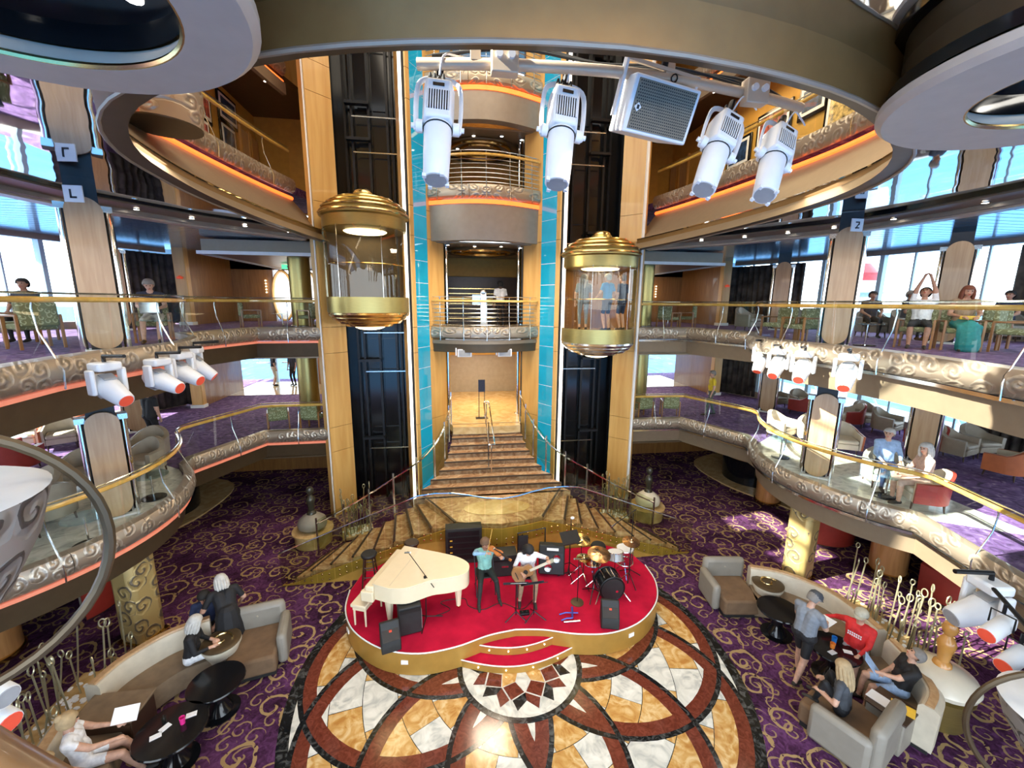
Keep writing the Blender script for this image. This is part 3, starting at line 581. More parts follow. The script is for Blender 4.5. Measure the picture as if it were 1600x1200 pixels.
# ---- central bay: three balconies between the towers
BAY = lambda off=0: [(x, y-off) for x, y in [(-1.75, 14.45)]+[(-1.75+3.5*i/14, 14.45-.55*math.sin(PI*i/14)) for i in range(1, 14)]+[(1.75, 14.45)]]
for z, nm, low in ((ZCC, 'second', .7), (ZD, 'third', 1.5), (ZE, 'fourth', 1.2)):
    p = BAY(); q = M().prism(p+[(1.9, 19.6), (-1.9, 19.6)], z-.2, z); struct(q.build('floor_lobby_%s' % nm, 'marble_tan', smooth=False), 'tan marble lobby floor on the %s gallery between the lift towers' % nm)
    t = thing('bay_balcony', 'curved embossed bay balcony with steel rails on the %s gallery between the towers' % nm, 'balcony', (0, 14.45, z-low))
    sw = lambda prof, pp=None: M().sweep(pp or p, [(-o, zz) for o, zz in prof])
    for k in (0, 5, 10): sw(bandc(z, .14), p[k:min(15, k+5)+1]).build('embossed_panel', 'scroll_silver', t, True)
    sw([(-.05, z-.42), (.07, z-.42), (.07, z-.3), (-.05, z-.3)]).build('neon_strip' if z > 7 else 'light_trim', 'neon' if z > 7 else 'taupe', t, True)
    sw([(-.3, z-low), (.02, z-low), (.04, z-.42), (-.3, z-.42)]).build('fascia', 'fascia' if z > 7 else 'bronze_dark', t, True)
    for i in range(6): M().tube([(x, y, z+.2+.13*i) for x, y in BAY(.06)], .012, 6).build('steel_rail', 'steel', t, True)
    M().tube([(x, y, z+.97) for x, y in BAY(.1)], .04, 8).build('hand_rail', 'wood_rail', t, True); M().tube([(x, y, z+1.1) for x, y in BAY(.02)], .014, 6).build('steel_rail', 'steel', t, True)
    for k in (1, 4, 7, 10, 13): M().tube([(p[k][0], p[k][1]-o, z+h) for o, h in ((.16, -.3), (.17, 0), (.03, .4), (0, .8), (.03, 1.1))], .014, 6).build('baluster', 'steel', t, True)
    struct(M().box(-1.95, 1.95, 14.6, 19.6, z-low-.02, z-low+.03).build('ceiling_lobby_%s' % nm, 'taupe'), 'brown lobby ceiling with downlights under the %s gallery bay' % nm)
    downlights([(x, y, z-low-.045) for x, y in ((-1.2, 15), (-.3, 15.1), (.6, 15), (1.3, 15.2), (-.8, 16.4), (.7, 16.6))], 'small downlight in the lobby ceiling below the %s bay' % nm, 'downlights below the %s bay' % nm)
    t = thing('ceiling_ring', 'dark oval ring recess on the lobby ceiling below the %s gallery bay' % nm, 'ceiling ring', (0, 16.3, z-low-.1))
    for rr in (1.35, 1.05, .7): M().tube([(rr*math.cos(a), rr*.9*math.sin(a), 0) for a in [2*PI*i/32 for i in range(32)]], .05, 6, True).build('ring', 'brass' if rr < 1.3 else 'bronze_dark', t)
for z, h, nm in ((ZB, 2.45, 'first'), (ZCC, 2.85, 'second'), (ZD, 1.9, 'third')):
    for s in (-1, 1):
        struct(M().box(*sorted((s*1.95, s*2.1)), 14.9, 19.6, z, z+h).build('wall_lobby_%s_%s' % (nm, side(s)), 'ochre_wall'), 'ochre side wall of the %s gallery lobby, %s' % (nm, side(s)))
        t = thing('chrome_column', 'slim chrome column in the %s gallery lobby, %s one' % (nm, side(s)), 'column', (s*1.28, 15.4, z)); M().lathe([(.07, 0), (.07, h)], n=14).build('shaft', 'chrome', t); M().lathe([(.12, 0), (.12, .03), (.07, .05)], n=14).build('base', 'steel', t)
    t = thing('wall_lobby_end_%s' % nm, 'dark wood end wall with bottle shelves in the %s gallery lobby' % nm, None, (0, 19.6, z), kind='structure')
    M().box(-1.95, 1.95, 19.6, 19.8, z, z+h).build('panelling', {'first': 'leather_taupe', 'second': 'dark_wood', 'third': 'wood_wall'}[nm], t, True)
    M().box(-1.95, 1.95, 19.4, 19.6, z+h*.72, z+h).build('lintel', 'ochre_wall', t, True)
    for k in range(7 if nm != 'first' else 0): M().box(-1.25, 1.25, 19.5, 19.6, z+.2+k*.22, z+.23+k*.22).build('shelf', 'brass' if nm == 'second' else 'dark_wood', t, True)
# first gallery lobby floor and landing
struct(M().prism([(-1.35, 14.9)]+[(-1.15, 14.0)]+[(-1.15+2.3*i/8, 13.85-.05*math.sin(PI*i/8)) for i in range(9)]+[(1.15, 14.0), (1.35, 14.9), (1.95, 15), (1.95, 19.6), (-1.95, 19.6), (-1.95, 15)], ZB-.25, ZB).build('floor_landing', 'marble_tan', smooth=False), 'polished tan marble landing at the top of the stairs')
t = thing('sign_stand', 'black sign stand with two posts on the marble landing at the stair head', 'sign stand', (-.1, 14.9, ZB))
M().box(-.22, .22, -.12, .12, 0, .02).build('base_plate', 'black_metal', t); M().box(-.12, .12, -.02, .02, .98, 1.42).build('sign_panel', 'cloth_shadow', t)
for x in (-.1, .1): M().box(x-.012, x+.012, -.012, .012, 0, .98).build('post', 'black_metal', t)
for k, x in enumerate((-.72, .62)):
    t = thing('wall_speaker', 'white wedge loudspeaker hung under the bay balcony, %s one' % ('left' if k == 0 else 'right'), 'speaker', (x, 14.0, 5.15))
    M().prism([(-.24, 0), (.24, 0), (.17, .26), (-.17, .26)], 0, .26).build('cabinet', 'white_plastic', t, bevel=.015); M().box(-.19, .19, -.012, 0, .03, .23).build('grille', 'grey_plastic', t); M().tube([(0, .13, .26), (0, .13, .6)], .02, 6).build('bracket', 'white_plastic', t)
    M().box(-.3, -.26, .02, .2, .05, .3).build('yoke', 'white_plastic', t)
t = thing('menu_kiosk', 'slim lit information kiosk on the second gallery lobby floor', 'kiosk', (.05, 15.9, ZCC)); M().box(-.12, .12, -.05, .05, 0, 1.3).build('post', 'steel', t, bevel=.02); M().box(-.4, -.1, -.03, .03, .85, 1.2).build('screen', 'screen_glow', t); M().box(-.22, .22, -.2, .2, 0, .03).build('base', 'steel', t); M().ball((0, -.02, 1.3), (.13, .05, .12), 12, 6).build('head', 'steel', t)
# ================================================================== STAIRS
RS = 1.4/9
stair = thing('grand_staircase', 'brown marble double staircase descending from the landing to the stage', 'staircase', (0, 11, 0))
HW = [1.16, 1.17, 1.2, 1.25, 1.33, 1.44, 1.6, 1.85, 2.1, 2.3]
def cn(k): # nosing line of the central flight
    y = 14.2-.3*k; w = HW[k]; return [(-w+2*w*i/8, y+.06*math.sin(PI*i/8)*(k/9)) for i in range(9)]
for k in range(9):
    a, b = cn(k), cn(k+1); z = ZB-RS*k
    if k < 9:
        M().prism(b+[(p[0], p[1]+.02) for p in cn(k)[::-1]], z-RS*2, z-RS).build('stair_tread', 'marble_brown', stair, True, False)
        M().sweep(a, [(-.02, z-.035), (.025, z-.035), (.025, z+.004), (-.02, z+.004)]).build('nosing', 'dark_wood', stair, True)
    M().sweep(a, [(0, z-RS-.01), (.012, z-RS-.01), (.012, z-.03), (0, z-.03)]).build('riser', 'marble_brown', stair, True)
ZL = 1.4
land = cn(9)+[(2.05, 11.5), (2.05, 11.6), (1.14, 10.11), (.6, 9.95), (0, 9.85), (-.6, 9.95), (-1.14, 10.11), (-2.05, 11.6)]
M().prism(land, ZL-.3, ZL).build('half_landing', 'marble_brown', stair, True, False)
M().prism([(.35*math.cos(a)*2.6, 10.75+.42*math.sin(a)) for a in [2*PI*i/28 for i in range(28)]], ZL, ZL+.008).build('landing_inlay', 'marble_tan', stair, True)
RE = [(2.05, 11.75), (2.28, 11.66), (2.53, 11.6), (2.82, 11.55), (3.13, 11.5), (3.47, 11.46), (3.85, 11.4), (4.2, 11.33), (4.52, 11.27), (4.85, 11.2)]
FR = [(1.14, 10.11), (1.75, 10.14), (2.23, 10.16), (2.7, 10.15), (3.2, 10.15), (3.72, 10.12), (4.25, 10.12), (4.74, 10.15), (5.12, 10.14), (5.4, 10.12)]
for s in (-1, 1):
    for k in range(9):
        z = ZL-RS*(k+1)
        if z > .01: M().prism(flip([RE[k], RE[k+1], FR[k+1], FR[k]], s), 0, z).build('stair_tread', 'marble_brown', stair, True, False)
        q = M(); zz = ZL-RS*k; a, b = Vector(RE[k]), Vector(FR[k]); d = (b-a).normalized(); n = Vector((-d.y, d.x))*(1)
        q.prism(flip([tuple(a-n*.03), tuple(b-n*.03), tuple(b+n*.03), tuple(a+n*.03)], s), zz-.03, zz+.005); q.build('nosing', 'dark_wood', stair, True, False)
    # stringer wall of the front side
    xs = [p[0] for p in FR]; q = M(); n = len(FR)
    q.add([(s*x, 10.06, 0) for x in xs]+[(s*x, 10.06, max(.02, ZL-RS*i-.12)) for i, x in enumerate(xs)], [(i, i+1, n+i+1, n+i) for i in range(n-1)])
    o = q.build('stringer_wall', 'ochre_wall', stair, True, False); o.modifiers.new('s', 'SOLIDIFY').thickness = .03
q = M(); pp = [(1.14, 10.06), (.6, 9.9), (0, 9.8), (-.6, 9.9), (-1.14, 10.06)]
q.sweep(pp, [(0, 0), (.03, 0), (.03, 1.3), (0, 1.3)]); q.build('stage_back_wall', 'ochre_wall', stair, True)
# central double hand rail
M().tube([(-.09, 12.25, 1.95), (-.09, 12.3, 2.75), (-.09, 14.1, 3.55), (-.04, 14.15, 3.6), (.04, 14.15, 3.6), (.09, 14.1, 3.55), (.09, 12.3, 2.75), (.09, 12.2, 2.7), (-.09, 12.2, 2.7)], .022, 6).build('centre_rail', 'chrome', stair, True)
for y, z in ((12.3, 1.85), (13.2, 2.3), (14.1, 2.75)): M().tube([(0, y, z-.05), (0, y, z+.85)], .018, 6).build('rail_post', 'chrome', stair, True)
# front balustrade of glass, panel by panel
def stair_top(x):
    x = abs(x); return .9+(2.26-.9)*min(1, max(0, (5.4-x)/3.45))-(.10*math.cos(x/1.1*PI/2) if x < 1.1 else 0)
FG = cr([(-5.4, 10.0, 0), (-3.9, 10.03, 0), (-2.3, 9.98, 0), (-1.1, 9.92, 0), (0, 9.68, 0), (1.1, 9.92, 0), (2.3, 9.98, 0), (3.9, 10.03, 0), (5.4, 10.0, 0)], 8)
P = resample(FG, .42)
bal = thing('stair_balustrade', 'wavy bolted glass balustrade with steel top edge along the front of the stairs', 'balustrade', (0, 9.9, 0))
for a, b in zip(P, P[1:]):
    d = (b-a)*.015; a2, b2 = a+d, b-d
    M().add([(a2.x, a2.y, max(.0, stair_top(a.x)-1.3)), (b2.x, b2.y, max(.0, stair_top(b.x)-1.3)), (b2.x, b2.y, stair_top(b.x)), (a2.x, a2.y, stair_top(a.x))], [(0, 1, 2, 3)]).build('glass_panel', 'glass_stair', bal, True, False)
    for f in (.3, .7):
        p = a.lerp(b, f)
        for h in (.08, .22): 
            zz = max(.05, stair_top(p.x)-1.3)+h; M().lathe([(0, 0), (.022, 0), (.022, .03), (0, .04)], n=8, T=Matrix.Translation((p.x, p.y, zz)) @ Matrix.Rotation(PI/2, 4, 'X')).build('bolt', 'brass', bal, True)
M().tube([(p.x, p.y, stair_top(p.x)+.01) for p in P], .016, 6).build('top_edge', 'chrome', bal, True)
for s in (-1, 1):
    t = thing('stair_railing', 'steel stair railing with glass rising beside the %s lift tower' % side(s), 'railing', (s*3.4, 11.6, 0))
    path = [(1.2, 14.3, ZB), (1.32, 13.3, 2.35), (1.55, 12.6, 1.95), (1.9, 12.1, 1.6), (2.3, 11.85, 1.35), (3.0, 11.68, .95), (3.9, 11.52, .45), (4.9, 11.3, 0)]
    path = [(s*x, y, z) for x, y, z in path]; C = cr(path, 5); Q = resample(C, .75)
    M().tube([(p.x, p.y, p.z+.95) for p in C], .024, 6).build('hand_rail', 'chrome', t, True)
    for p in Q: M().box(p.x-.02, p.x+.02, p.y-.02, p.y+.02, p.z-.1, p.z+1.12).build('post', 'steel', t, True)
    for a, b in zip(Q, Q[1:]): M().add([(a.x, a.y, a.z+.08), (b.x, b.y, b.z+.08), (b.x, b.y, b.z+1.05), (a.x, a.y, a.z+1.05)], [(0, 1, 2, 3)]).build('glass_panel', 'glass_stair', t, True, False)

# ================================================================== STAGE
SF = [(3.55, 9.0), (3.5, 8.35), (3.2, 7.72), (2.6, 7.2), (1.9, 6.98), (1.2, 7.04), (.55, 7.24), (0, 7.32)]
front = [(x, y) for x, y in cr(SF, 6)]; full = [(x, y) for x, y in front]+[(-x, y) for x, y in front[::-1][1:]]
outline = full+[(-3.4, 9.6), (-2.9, 9.97), (-1.2, 9.95), (0, 9.75), (1.2, 9.95), (2.9, 9.97), (3.4, 9.6)]
stage = thing('stage', 'kidney shaped red carpeted stage with gold skirting before the stairs', 'stage', (0, 8.5, 0))
M().prism(outline, .02, .47).build('stage_body', 'stage_gold', stage, True)
M().prism([(x*.993, (y-8.5)*.993+8.5) for x, y in outline], .46, .5).build('stage_carpet', 'red_carpet', stage, True)
M().tube([(x, y, .495) for x, y in full], .014, 6).build('edge_trim', 'white_trim', stage, True)
for z0, z1, w, yf in ((0.0, .17, 1.3, 6.78), (.17, .34, .92, 7.04)):
    fr = [(-w+2*w*i/20, 7.16-(7.16-yf)*math.sin(PI*i/20)+(0 if z0 == 0 else .1*(1-math.sin(PI*i/20)))) for i in range(21)]; bk = [(w, 7.5), (-w, 7.5)]
    M().prism(fr+bk, z0+.005, z1-.02).build('step_riser', 'stage_gold', stage, True); M().prism(fr+bk, z1-.025, z1).build('step_carpet', 'red_carpet', stage, True); M().tube([(x, y, z1) for x, y in fr], .012, 6).build('edge_trim', 'white_trim', stage, True)
    for i in (4, 8, 12, 16): M().ball((fr[i][0], fr[i][1]-.005, z0+.09), .012, 6, 4).build('step_light', 'cool_lamp', stage, True)
for x, y, a in ((-2.15, 7.02, -8), (-3.38, 7.98, -62), (2.35, 7.08, 20), (3.52, 8.3, 80)):
    q = M().cb((x, y, .3), (.13, .02, .08), R(a)); q.build('outlet_plate', 'white_trim', stage, True)
# rack and door openings in the wall behind the stage
t = thing('amp_rack', 'black amplifier rack standing in the ochre wall behind the piano', 'rack', (-.95, 9.75, .5))
M().box(-.45, .45, -.1, .2, 0, .95).build('rack_case', 'black_matt', t, bevel=.01)
for k in range(5): M().box(-.38, .38, -.115, -.1, .12+k*.16, .24+k*.16).build('rack_unit', 'black_metal', t)
for k in range(4): M().box(-.34, -.28, -.12, -.11, .15+k*.16, .18+k*.16).build('indicator', 'yellow', t)
# ================================================================== RING OF THE THIRD GALLERY, CEILINGS
def ringpt(a_, bn, bf, yc, n=64, y1=13.5):
    """open oval from the left tower round the near side to the right tower"""
    out = []; t1 = math.asin(min(1, (y1-yc)/bf))
    for i in range(n+1):
        t = lerp(PI-t1, 2*PI+t1, i/n) if True else 0
        out.append((a_*math.cos(t), yc+(bf if math.sin(t) > 0 else bn)*math.sin(t)))
    return out
def offs(path, w):
    out = []
    for i, p in enumerate(path):
        a = Vector(path[max(0, i-1)]); b = Vector(path[min(len(path)-1, i+1)]); d = (b-a).normalized(); n = Vector((d.y, -d.x)); ww = w(p[0]) if callable(w) else w
        out.append((p[0]+n.x*ww, p[1]+n.y*ww))
    return out
def wid(x): return .10+.12*min(1, max(0, (abs(x)-2.2)/2.4))
_h = [(0, 3.08), (1.4, 3.24), (2.6, 3.62), (3.75, 4.25), (4.5, 5.0), (4.98, 5.95), (5.2, 7.0), (5.32, 8.2), (5.3, 9.6), (5.17, 11.2), (4.98, 12.6), (4.8, 13.5)]
RO = [(p.x, p.y) for p in cr([(-x, y, 0) for x, y in _h[::-1]]+[(x, y, 0) for x, y in _h[1:]], 3)]
RI = offs(RO, lambda x: -wid(x))
RU = [(x*1.27, 9.2+(y-9.2)*(1.22 if y > 9.2 else 1.0)) for x, y in RI]; ZR, ZM = 8.62, 8.95
ring = thing('gallery_ring', 'large oval taupe ring edge of the third gallery open above the stage', 'gallery ring', (0, 9.2, ZR))
def loft(a, za, b, zb, name, mt, par, sol=.02):
    n = len(a); q = M().add([(x, y, za) for x, y in a]+[(x, y, zb) for x, y in b], [(i, i+1, n+i+1, n+i) for i in range(n-1)]); o = q.build(name, mt, par, True)
    return o
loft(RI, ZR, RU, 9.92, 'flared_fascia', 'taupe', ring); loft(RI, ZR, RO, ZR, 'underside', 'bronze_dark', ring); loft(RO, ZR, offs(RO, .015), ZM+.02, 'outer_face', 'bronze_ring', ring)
M().tube([(x, y, ZR) for x, y in RO], .02, 6).build('lip', 'fascia', ring, True)
# third gallery edge: neon, embossed band, glass, rail
ED = [p for p in RU]; 
def eband(path, z, name_lab, up=False):
    t = thing('balcony_front', name_lab, 'balcony front', (path[0][0], path[0][1], z))
    sw = lambda pr, pp=None: M().sweep(pp or path, [(o, zz) for o, zz in pr])
    M().tube([(x, y, z-.40) for x, y in path], .055, 8).build('neon_strip', 'neon', t, True)
    n = len(path)
    for k in range(0, n-1, 6): sw([(o, zz) for o, zz in bandc(z)], path[k:min(n, k+7)]).build('embossed_panel', 'scroll_silver', t, True)
    return t
n = len(ED); halves = (('left', ED[:n//2-9]), ('right', ED[n//2+10:]))
for nm, pth in halves:
    eband(pth, ZD, 'embossed silver balcony front with orange neon line on the third gallery, %s side' % nm)
    sg = 1
    railing([(x*1.0, y) for x, y in pth], ZD, -1, 'glass railing with gold wooden rail on the third gallery, %s side' % nm, 1.2)
    q = M().prism([tuple(p) for p in pth]+([(-9.6, pth[-1][1]), (-9.6, 17.5), (-5.0, 17.5)] if nm == 'left' else [(5.0, 17.5), (9.6, 17.5), (9.6, pth[0][1])]), ZD-.25, ZD-.02); struct(q.build('floor_third_%s' % nm, 'carpet_upper', smooth=False), 'carpeted third gallery floor, %s side' % nm)
    s = -1 if nm == 'left' else 1
    struct(M().box(*sorted((s*7.75, s*7.9)), 9.6 if s < 0 else 5.5, 17.5, ZD, ZE-.3).build('wall_third_%s' % nm, 'ochre_wall'), 'ochre picture wall of the third gallery, %s side' % nm)
    struct(M().box(*sorted((s*5, s*7.9)), 17.2, 17.4, ZD, ZE-.3).build('wall_third_end_%s' % nm, 'ochre_wall'), 'ochre end wall of the third gallery, %s side' % nm)
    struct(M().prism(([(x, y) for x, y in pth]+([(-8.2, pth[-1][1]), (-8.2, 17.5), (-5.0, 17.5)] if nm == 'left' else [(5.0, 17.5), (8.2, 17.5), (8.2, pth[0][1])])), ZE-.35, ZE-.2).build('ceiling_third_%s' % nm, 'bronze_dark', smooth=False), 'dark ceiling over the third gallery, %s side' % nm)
    downlights([(s*x, y, ZE-.38) for x, y in ((6.9, 8), (7.0, 9.6), (7.0, 11.2), (6.7, 13), (6.3, 14.5))], 'small downlight in the third gallery ceiling on the %s' % nm, 'third gallery downlights %s' % nm)
    t = eband(pth, ZE, 'embossed silver balcony front with orange neon line on the fourth gallery, %s side' % nm)
    M().sweep(pth, [(-.02, ZE-.75), (.1, ZE-.75), (.1, ZE-.45), (-.02, ZE-.45)]).build('fascia', 'taupe', t, True)
    railing(pth, ZE, -1, 'glass railing with gold wooden rail on the fourth gallery, %s side' % nm, 2.4)
    struct(M().box(*sorted((s*7.75, s*7.9)), 9.6 if s < 0 else 5.5, 17.5, ZE-.2, 17.5).build('wall_fourth_%s' % nm, 'gold_panel'), 'gold wall of the fourth gallery, %s side' % nm)
    # framed pictures
    PIC = [(15.2, 12.55, .95, .62), (15.1, 11.72, .75, .62), (13.75, 12.1, .7, .55), (13.5, 11.4, .8, .6)] if s < 0 else [(11.6, 11.75, 1.1, .75), (9.2, 11.3, 1.2, .8), (13.0, 11.5, .9, .65), (10.3, 11.9, .7, .6), (14.6, 11.7, .6, .8)]
    for k, (y, z, w, h) in enumerate(PIC):
        t = thing('framed_picture', 'framed picture on the third gallery wall, %s side, %s' % (nm, ['upper far one with blue landscape', 'lower far one with dark scene', 'upper near one', 'lower near one with red figures'][k] if s < 0 else ['upper middle one', 'nearest one with bright colours', 'far one with blue landscape', 'small one above', 'tall one farthest'][k]), 'picture', (s*7.74, y, z), R(90)*s*-1)
        t.rotation_euler = (0, 0, R(90) if s < 0 else R(-90))
        M().box(-w/2-.1, w/2+.1, -.05, 0, -h/2-.1, h/2+.1).build('frame', 'black_gloss', t, bevel=.015); M().box(-w/2-.02, w/2+.02, -.06, -.05, -h/2-.02, h/2+.02).build('mount', 'white_trim', t); M().box(-w/2+.06, w/2-.06, -.068, -.06, -h/2+.06, h/2-.06).build('print', ['art_blue', 'art_blue', 'art_red', 'art_red'][k] if s < 0 else ['art_red', 'art_warm', 'art_blue', 'art_blue', 'art_warm'][k], t)
        t.location.x = s*7.74
    for k, y in enumerate((16.2, 16.95)):
        t = thing('cabin_door', 'narrow wooden door frame on the third gallery wall, %s side, %s one' % (nm, ('nearer', 'farther')[k]), 'door', (s*7.72, y, ZD)); M().box(-.03, .03, -.25, .25, 0, 2.0).build('leaf', 'wood_panel', t); M().box(-.05, .05, -.32, -.25, 0, 2.07).build('jamb', 'gold_panel', t); M().box(-.05, .05, .25, .32, 0, 2.07).build('jamb', 'gold_panel', t)
struct(M().box(-9, 9, 3, 22, 17.5, 17.7).build('ceiling', 'taupe'), 'high taupe ceiling over the atrium well')
_q = M().box(-9, -1.9, 17.5, 17.7, ZD-.3, 17.5); _q.box(1.9, 9, 17.5, 17.7, ZD-.3, 17.5); _q.box(-1.9, 1.9, 17.5, 17.7, ZD-.3, 13.6); _q.box(-1.9, 1.9, 17.5, 17.7, 16.6, 17.5); struct(_q.build('wall_back_high', 'gold_panel'), 'gold back wall behind the towers on the upper galleries')
for s in (-1, 1): struct(M().box(*sorted((s*8.2, s*8.4)), 9.7 if s < 0 else 2.5, 17.6, 9.2, 17.5).build('wall_high_%s' % side(s), 'gold_panel'), 'outer wall enclosing the upper galleries, %s side' % side(s))
struct(M().box(-8.4, 8.4, 2.4, 2.6, 9.2, 17.5).build('wall_high_near', 'gold_panel'), 'near wall enclosing the upper galleries above the ring')
# window strip behind the bay on the fourth gallery
t = thing('skylight_window', 'bright upright window high behind the bay between the towers', 'window', (0, 17.55, 13.6)); M().box(-1.9, 1.9, 17.58, 17.6, 13.6, 16.6).build('pane', 'glass_window', t, True)
for x in (-1.9, -.95, 0, .95, 1.9): M().box(x-.05, x+.05, 17.45, 17.55, 13.6, 16.6).build('mullion', 'gold_panel', t, True)

# ---- mirror ceiling outside the ring and plank ceiling over the lounges
SO = [(4.95, 13.6), (6.9, 11.6), (8.05, 9.7), (8.35, 8.0), (8.4, 4), (8.4, -3)]
for s in (-1, 1):
    h = [p for p in RO if p[0]*s >= -1e-6]; h = sorted(h, key=lambda p: -p[1]) if False else (h if s > 0 else h[::-1])
    # h runs from the near middle to the tower for the right side
    poly = [(0, -3)]+[(p[0]*1.0, p[1]) for p in h]+flip(SO, s)
    q = M().add([(x, y, ZM) for x, y in poly], [list(range(len(poly)))]); o = q.build('ceiling_mirror_%s' % side(s), 'mirror', smooth=False); struct(o, 'polished mirror ceiling around the oval ring, %s side' % side(s)); o.modifiers.new('s', 'SOLIDIFY').thickness = .02
    t = thing('trim_mirror_%s' % side(s), 'stepped soffit edge with black line between mirror and plank ceiling, %s side' % side(s), None, (s*5, 13.6, 8.8), kind='structure')
    p = flip(SO, s); f = lambda pr: M().sweep(p, [(s*o, z) for o, z in pr])
    f([(-.02, ZM-.05), (.06, ZM-.05), (.06, ZM+.02), (-.02, ZM+.02)]).build('black_edge', 'black_gloss', t, True); f([(.06, ZM-.08), (.5, ZM-.12), (.5, ZM), (.06, ZM)]).build('soffit', 'taupe', t, True); f([(.5, ZM-.2), (.62, ZM-.2), (.62, ZM), (.5, ZM)]).build('cove', 'fascia', t, True); f([(.62, ZM-.24), (.9, ZM-.24), (.9, ZM-.1), (.62, ZM-.1)]).build('lower_step', 'beige_metal', t, True)
    downlights([(s*x, y, ZM-.13) for x, y in ((5.6, 13.25), (6.4, 12.45), (7.2, 11.6), (7.8, 10.7), (8.3, 9.8), (8.6, 8.6), (8.68, 7), (8.7, 5))], 'small lit downlight in the stepped soffit on the %s' % side(s), 'second gallery soffit downlights %s' % side(s))
    # metal planks, one by one
    t = thing('ceiling_planks_%s' % side(s), 'shiny blue grey metal plank ceiling over the second gallery, %s side' % side(s), None, (s*11, 8, 8.9), kind='structure')
    y = -2.6
    pl = {}
    def xin(y):
        P = [(x+.85, yy) for x, yy in SO]
        for (x0, y0), (x1, y1) in zip(P, P[1:]):
            if y1 <= y <= y0: return lerp(x1, x0, (y-y1)/max(1e-6, y0-y1))
        return 5.8
    while y < 18.2:
        x0 = xin(y); x1 = 14.5 if y < 9 else 14.5-(y-9)*.02 if y < 11.5 else 14.2-(y-11.5)*.36
        if x1 > x0: M().box(*sorted((s*x0, s*x1)), y, y+.27, 8.80, 8.84).build('plank', 'plank_metal', t, True, False)
        y += .30
    struct(M().box(*sorted((s*4.95, s*14.6)), -3, 24, 8.97, 9.1).build('ceiling_upper_%s' % side(s), 'black_matt'), 'dark ceiling void above the planks, %s side' % side(s)) if False else None
    q = M().prism(flip([(x+.3, y) for x, y in SO]+[(14.6, -3), (14.6, 24), (4.95, 24)], s), 8.96, 9.06); struct(q.build('ceiling_upper_%s' % side(s), 'bronze_dark', smooth=False), 'dark ceiling above the planks of the second gallery, %s side' % side(s))
for k, (y0, y1) in enumerate(((2.6, 4.95), (4.95, 7.3), (7.3, 9.65))):  # unseen windows added so the sun reaches the right balcony and sofa
    wn += 1; t = thing('window_%d' % wn, 'added tall window letting sun into the upper galleries on the left, bay %d' % (k+1), None, (-8.3, y0, 9.2), kind='structure'); M().add([(-8.3, y0, 9.2), (-8.3, y1, 9.2), (-8.3, y1, 17.4), (-8.3, y0, 17.4)], [(0, 1, 2, 3)]).build('pane', 'glass_window', t, True, False); M().box(-8.36, -8.24, y0-.05, y0+.05, 9.2, 17.4).build('mullion', 'window_frame', t, True)
# ---- two big white ceiling discs with dark round openings
for s in (-1, 1):
    t = thing('ceiling_disc', 'large white ring disc with dark round opening under the ceiling, %s side' % side(s), 'ceiling disc', (s*3.62, 2.72, 8.5))
    ri = .98 if s < 0 else .80
    M().lathe([(ri, 0), (1.33, 0), (1.38, .04), (1.38, .1), (1.30, .14), (ri+.05, .14), (ri, .05), (ri, 0)], n=64, cap=False).build('disc', 'disc_white', t)
    M().lathe([(1.25, .12), (1.25, .5)], n=48, cap=False).build('drum', 'bronze_dark', t); M().lathe([(1.33, .14), (1.33, .24), (1.25, .26)], n=48, cap=False).build('black_groove', 'black_gloss', t)
    M().lathe([(ri+.03, .141), (ri+.04, .3), (ri-.25, .42), (0, .42)], n=48, cap=False).build('dark_recess', 'black_gloss', t)
    M().tube([(ri*math.cos(a), ri*math.sin(a), .02) for a in [2*PI*i/64 for i in range(64)]], .022, 6, True).build('rim', 'brass', t)
    for a in (60, 130, 250): M().lathe([(0, 0), (.05, 0), (.05, .02), (0, .02)], ((ri-.1)*math.cos(R(a)), (ri-.1)*math.sin(R(a)), .33), 10).build('lamp', 'cool_lamp', t)
    # straight fin joining disc and ring
    M().cb((s*.9-s*.0, .75, .30), (.10, 1.6, .5), R(-38*s)).build('fin', 'taupe', t) if False else None
# ---- scroll drum hanging at the left third gallery edge
t = thing('scroll_drum', 'hanging silver drum with cut scroll pattern beside the left third gallery neon', 'drum lamp', (-5.85, 8.5, 9.75)); M().lathe([(0, 0), (.55, 0), (.56, .02)], n=32).build('base_plate', 'bronze_dark', t); M().lathe([(.56, .02), (.6, .62), (.56, .62), (.52, .02)], n=32).build('drum_wall', 'scroll_silver', t)
# ================================================================== LIGHTING RIG
rigp = [(-1.42, 3.95, 8.83), (-.7, 3.86, 8.84), (.2, 3.84, 8.85), (1.0, 3.92, 8.86), (1.85, 4.08, 8.86), (2.3, 4.2, 8.86)]
t = thing('rig_pipe', 'grey steel lighting pipe slung under the ring beam', 'pipe', (.4, 3.9, 8.85))
M().tube(cr(rigp, 4), .045, 10).build('pipe', 'beige_metal', t, True)
for x, y in ((-.95, 3.88), (.72, 3.88), (1.75, 4.05)): M().box(x-.04, x+.04, y-.04, y+.04, 8.85, 9.25).build('hanger', 'beige_metal', t, True)
for dx in (0, .03, .06): M().tube(cr([(-1.3, 3.98+dx, 8.92), (-.6, 3.9+dx, 8.98+dx), (.1, 3.92, 8.94), (.8, 3.93+dx, 8.97), (1.6, 4.05, 8.92+dx), (2.2, 4.22, 8.9)], 5), .012, 6).build('cable', 'black_matt', t, True)
